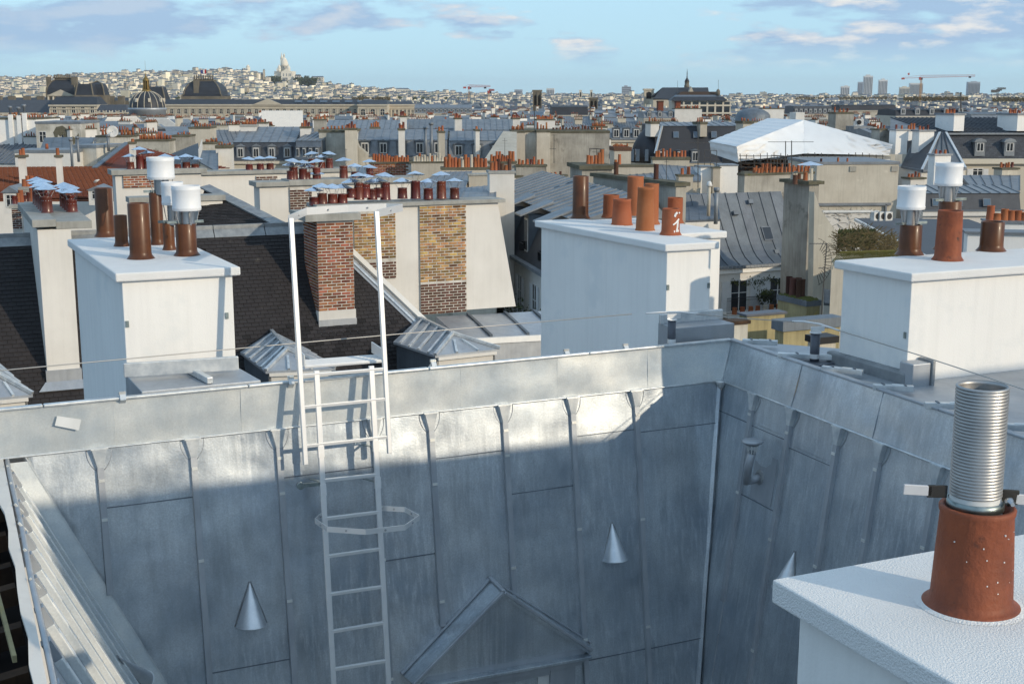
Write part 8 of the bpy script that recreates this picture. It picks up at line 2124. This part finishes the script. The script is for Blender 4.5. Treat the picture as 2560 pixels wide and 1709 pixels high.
# leafless woods on the hill
mb = MB(); rr = random.Random(31)
def wood(x0, x1, y0, y1, d, n, s=3.0):
    for i in range(n):
        px = x0 + (x1 - x0) * rr.random(); py = y0 + (y1 - y0) * rr.random() ** .8; p = at(px, py, d + rr.uniform(-40, 40)); q = s * rr.uniform(.5, 1.3)
        mb.poly([p + V((rr.uniform(-q, q), rr.uniform(-q, q), rr.uniform(-q, q))) for _ in range(3)])
wood(664, 700, 192, 222, 3850, 2600, 4.5); wood(735, 800, 196, 230, 3830, 5200, 4.5); wood(790, 828, 209, 228, 3840, 1800, 4.5); wood(655, 735, 202, 216, 3860, 1800, 4.5)
wood(10, 110, 198, 209, 4060, 1400); wood(235, 300, 188, 196, 4060, 900); wood(760, 772, 190, 200, 3990, 300)
for i in range(150):
    x_ = rr.uniform(0, 1250); yc_ = crest(x_); y_ = rr.uniform(yc_ + 1, 246); dd_ = 4050 - (y_ - yc_) / max(8, 246 - yc_) * 1500; wood(x_, x_ + rr.uniform(3, 12), y_, y_ + 2.2, dd_, 40, 3.2)
o = O('hillside_trees', mb, 'foliage'); tag(o, 'dark winter trees on the hillside and skyline', 'trees', kind='stuff')
mb = MB(); wood(880, 975, 243, 250, 1700, 900, 1.6); wood(2260, 2420, 243, 251, 1500, 1500, 1.6); wood(2480, 2560, 244, 253, 1500, 800, 1.6); wood(1990, 2240, 243, 249, 2600, 1500, 2.5)
o = O('skyline_trees', mb, 'foliage_dry'); tag(o, 'bare brown trees along the flat skyline', 'trees', kind='stuff')
# basilica
d = 4000.0; k = d / F
bas = T('basilica', 'white domed basilica crowning the hill on the left skyline', 'basilica', at(707, 200, d))
def bp(x, y): return at(x, y, d)
def bdome(cx, yb, yt, wpx, lant, name='cupola', off=0, m='stone_white'):
    c = bp(cx, yb) + V((0, off, 0)); r = wpx / 2 * k; h = (yb - yt) * k
    o = O(name, MB().lathe(c, [(r, 0), (r * 1.03, h * .12), (r * .97, h * .38), (r * .80, h * .62), (r * .54, h * .82), (r * .26, h * .95), (r * .14, h)], 20), m, bas)
    O('cupola_lantern', MB().lathe(c + Z * h, [(r * .2, 0), (r * .2, lant * k * .35), (r * .28, lant * k * .4), (r * .1, lant * k * .7), (.1, lant * k)], 8), m, o)
mat('stone_white', (0.82, 0.76, 0.64), 0.85, 0, (0.70, 0.64, 0.53), 0.08, 1.0, spec=0.2)
def bbox(x0, x1, y0, y1, dy0, dy1, name='nave', m='stone_white'):
    a, b = bp(x0, y1), bp(x1, y0); return O(name, MB().abox(a.x, b.x, d + dy0, d + dy1, a.z, b.z), m, bas)
bbox(684, 731, 178, 201, 15, 60, 'nave'); bbox(703, 731, 181, 201, 0, 15, 'front_block'); bbox(688, 704, 171, 201, 30, 70, 'nave')
O('gable', MB().slab([bp(702, 181), bp(731, 181), bp(716, 172)], (0, 14, 0)), 'stone_white', bas)
c = bp(706.5, 178); O('drum', MB().lathe(c + V((0, 32, 0)), [(9.4 * k, 0), (9.4 * k, 14 * k), (9.9 * k, 14.2 * k), (9.9 * k, 15 * k)], 24), 'stone_white', bas)
for i in range(16):
    a = 2 * math.pi * i / 16; e = V((math.cos(a), math.sin(a), 0)); O('drum_window', MB().box(c + V((0, 32, 6.5 * k)) + e * 9.4 * k, V((-e.y, e.x, 0)), e, Z, -.9, .9, -.2, .15, 0, 5.5 * k), 'tower_band', bas)
bdome(706.5, 165, 143.5, 18.5, 11, 'main_dome', 32)
for cx, yb, yt, w_, off, l_ in ((697, 172, 163, 8, 8, 3), (720.5, 174, 164, 8.5, 8, 4), (691, 173, 166, 6, 40, 2)):
    cc2 = bp(cx, 180) + V((0, off, 0)); O('cupola_drum', MB().lathe(cc2, [(w_ / 2 * k, 0), (w_ / 2 * k, (180 - yb) * k)], 14), 'stone_white', bas); bdome(cx, yb, yt, w_, l_, 'cupola', off)
ct = bp(695, 178) + V((0, 75, 0)); O('bell_tower', MB().abox(ct.x - 3.6 * k, ct.x + 3.6 * k, ct.y - 4, ct.y + 4, ct.z - 10, ct.z + 30 * k), 'stone_white', bas)
O('bell_opening', MB().abox(ct.x - 1.5 * k, ct.x + 1.5 * k, ct.y - 4.3, ct.y - 4, ct.z + 12 * k, ct.z + 26 * k), 'tower_band', bas)
O('bell_cap', MB().lathe(ct + Z * 30 * k, [(3.9 * k, 0), (3.2 * k, 5 * k), (1.8 * k, 10 * k), (.9 * k, 12.5 * k), (.9 * k, 14 * k), (.15 * k, 17.5 * k)], 12), 'stone_white', bas)
for i in range(3): O('portal_arch', MB().slab([bp(708 + i * 4.6 - 1.6, 200) - V((0, .6, 0)), bp(708 + i * 4.6 + 1.6, 200) - V((0, .6, 0)), bp(708 + i * 4.6 + 1.6, 195.5) - V((0, .6, 0)), bp(708 + i * 4.6, 193.6) - V((0, .6, 0)), bp(708 + i * 4.6 - 1.6, 195.5) - V((0, .6, 0))], (0, .4, 0)), 'tower_band', bas)
for x in (709, 716.5, 723, 727): O('lancet_window', MB().slab([bp(x - .8, 191), bp(x + .8, 191), bp(x + .8, 185), bp(x, 183.5), bp(x - .8, 185)], (0, -.6, 0)), 'tower_band', bas)
wt = T('water_tower', 'round white water tower left of the basilica', 'water tower', bp(621, 192))
c = bp(621, 196); O('shaft', MB().lathe(c, [(4.4 * k, 0), (4.4 * k, 16 * k), (5.2 * k, 17.5 * k), (5.2 * k, 26 * k), (4.6 * k, 27 * k)], 20), 'stone_white', wt)
O('cap', MB().lathe(c + Z * 27 * k, [(4.6 * k, 0), (3.4 * k, 3 * k), (1.2 * k, 5 * k), (.3 * k, 6.4 * k)], 20), 'stone_white', wt)
sc2 = T('hill_church', 'old beige church with a small square tower beside the basilica', 'church', bp(640, 196))
a, b = bp(622, 200), bp(658, 186); O('nave', MB().abox(a.x, b.x, d + 10, d + 35, a.z, b.z), 'stone', sc2); O('roof', MB().slab([bp(621, 186) + V((0, 8, 0)), bp(659, 186) + V((0, 8, 0)), bp(657, 181) + V((0, 22, 0)), bp(624, 181) + V((0, 22, 0))], (0, 1, -1)), 'city_roof', sc2)
a, b = bp(657, 200), bp(661, 176); O('tower', MB().abox(a.x, b.x, d + 5, d + 10, a.z, b.z), 'stone', sc2); O('tower_cap', MB().lathe(bp(659, 176) + V((0, 7, 0)), [(2.6 * k, 0), (1.4 * k, 2 * k), (.2 * k, 3.6 * k)], 4), 'stone_dark', sc2)
for lab, x0, x1, y0, y1, dd, m, rm in (('white and red terraced building on the hill right of the basilica', 778, 808, 194, 214, 3860, 'stone_white', 'city_roof'), ('pale house with dark mansard cap just right of the basilica', 737, 751, 190, 204, 3990, 'stone_pale', 'slate_far'),
                                       ('long white terrace wall in the garden below the basilica', 711, 752, 211, 221, 3800, 'stone_white', 'stone_white'), ('flat white glass hall at the foot of the hill garden', 713, 744, 224, 232, 3500, 'white_paint', 'white_paint'),
                                       ('boxy white hospital block on the skyline right of the hill', 990, 1022, 224, 240, 3600, 'stone_white', 'city_roof')):
    a, b = at(x0, y1, dd), at(x1, y0, dd); r = T('hill_building', lab, 'building', a)
    O('wall', MB().abox(a.x, b.x, dd, dd + 20, a.z - 8, b.z), m, r)
    O('roof', MB().hexa([V((a.x, dd, b.z)), V((b.x, dd, b.z)), V((b.x, dd + 20, b.z)), V((a.x, dd + 20, b.z))], [V((a.x + 2, dd + 6, b.z + 4)), V((b.x - 2, dd + 6, b.z + 4)), V((b.x - 2, dd + 14, b.z + 4)), V((a.x + 2, dd + 14, b.z + 4))]), rm, r)
    n = int((x1 - x0) / 4); mb = MB()
    for i in range(n):
        for j in range(2): mb.abox(a.x + (b.x - a.x) * (i + .3) / n, a.x + (b.x - a.x) * (i + .7) / n, dd - .3, dd, b.z - 5 - j * 7, b.z - 1.8 - j * 7)
    O('windows', mb, 'tower_band', r)

# ================================================================== AIR
hz_ = bpy.data.materials.new('haze_air'); hz_.use_nodes = True; nt = hz_.node_tree; nt.nodes.clear()
vo = nt.nodes.new('ShaderNodeVolumePrincipled'); ou = nt.nodes.new('ShaderNodeOutputMaterial'); nt.links.new(vo.outputs[0], ou.inputs['Volume'])
vo.inputs['Color'].default_value = (0.92, 0.96, 1.0, 1); vo.inputs['Density'].default_value = 0.00004; vo.inputs['Anisotropy'].default_value = 0.2
M['haze_air'] = hz_
tag(O('haze', MB().abox(-9500, 9500, -3500, 12500, -1, 180), 'haze_air'), kind='stuff')
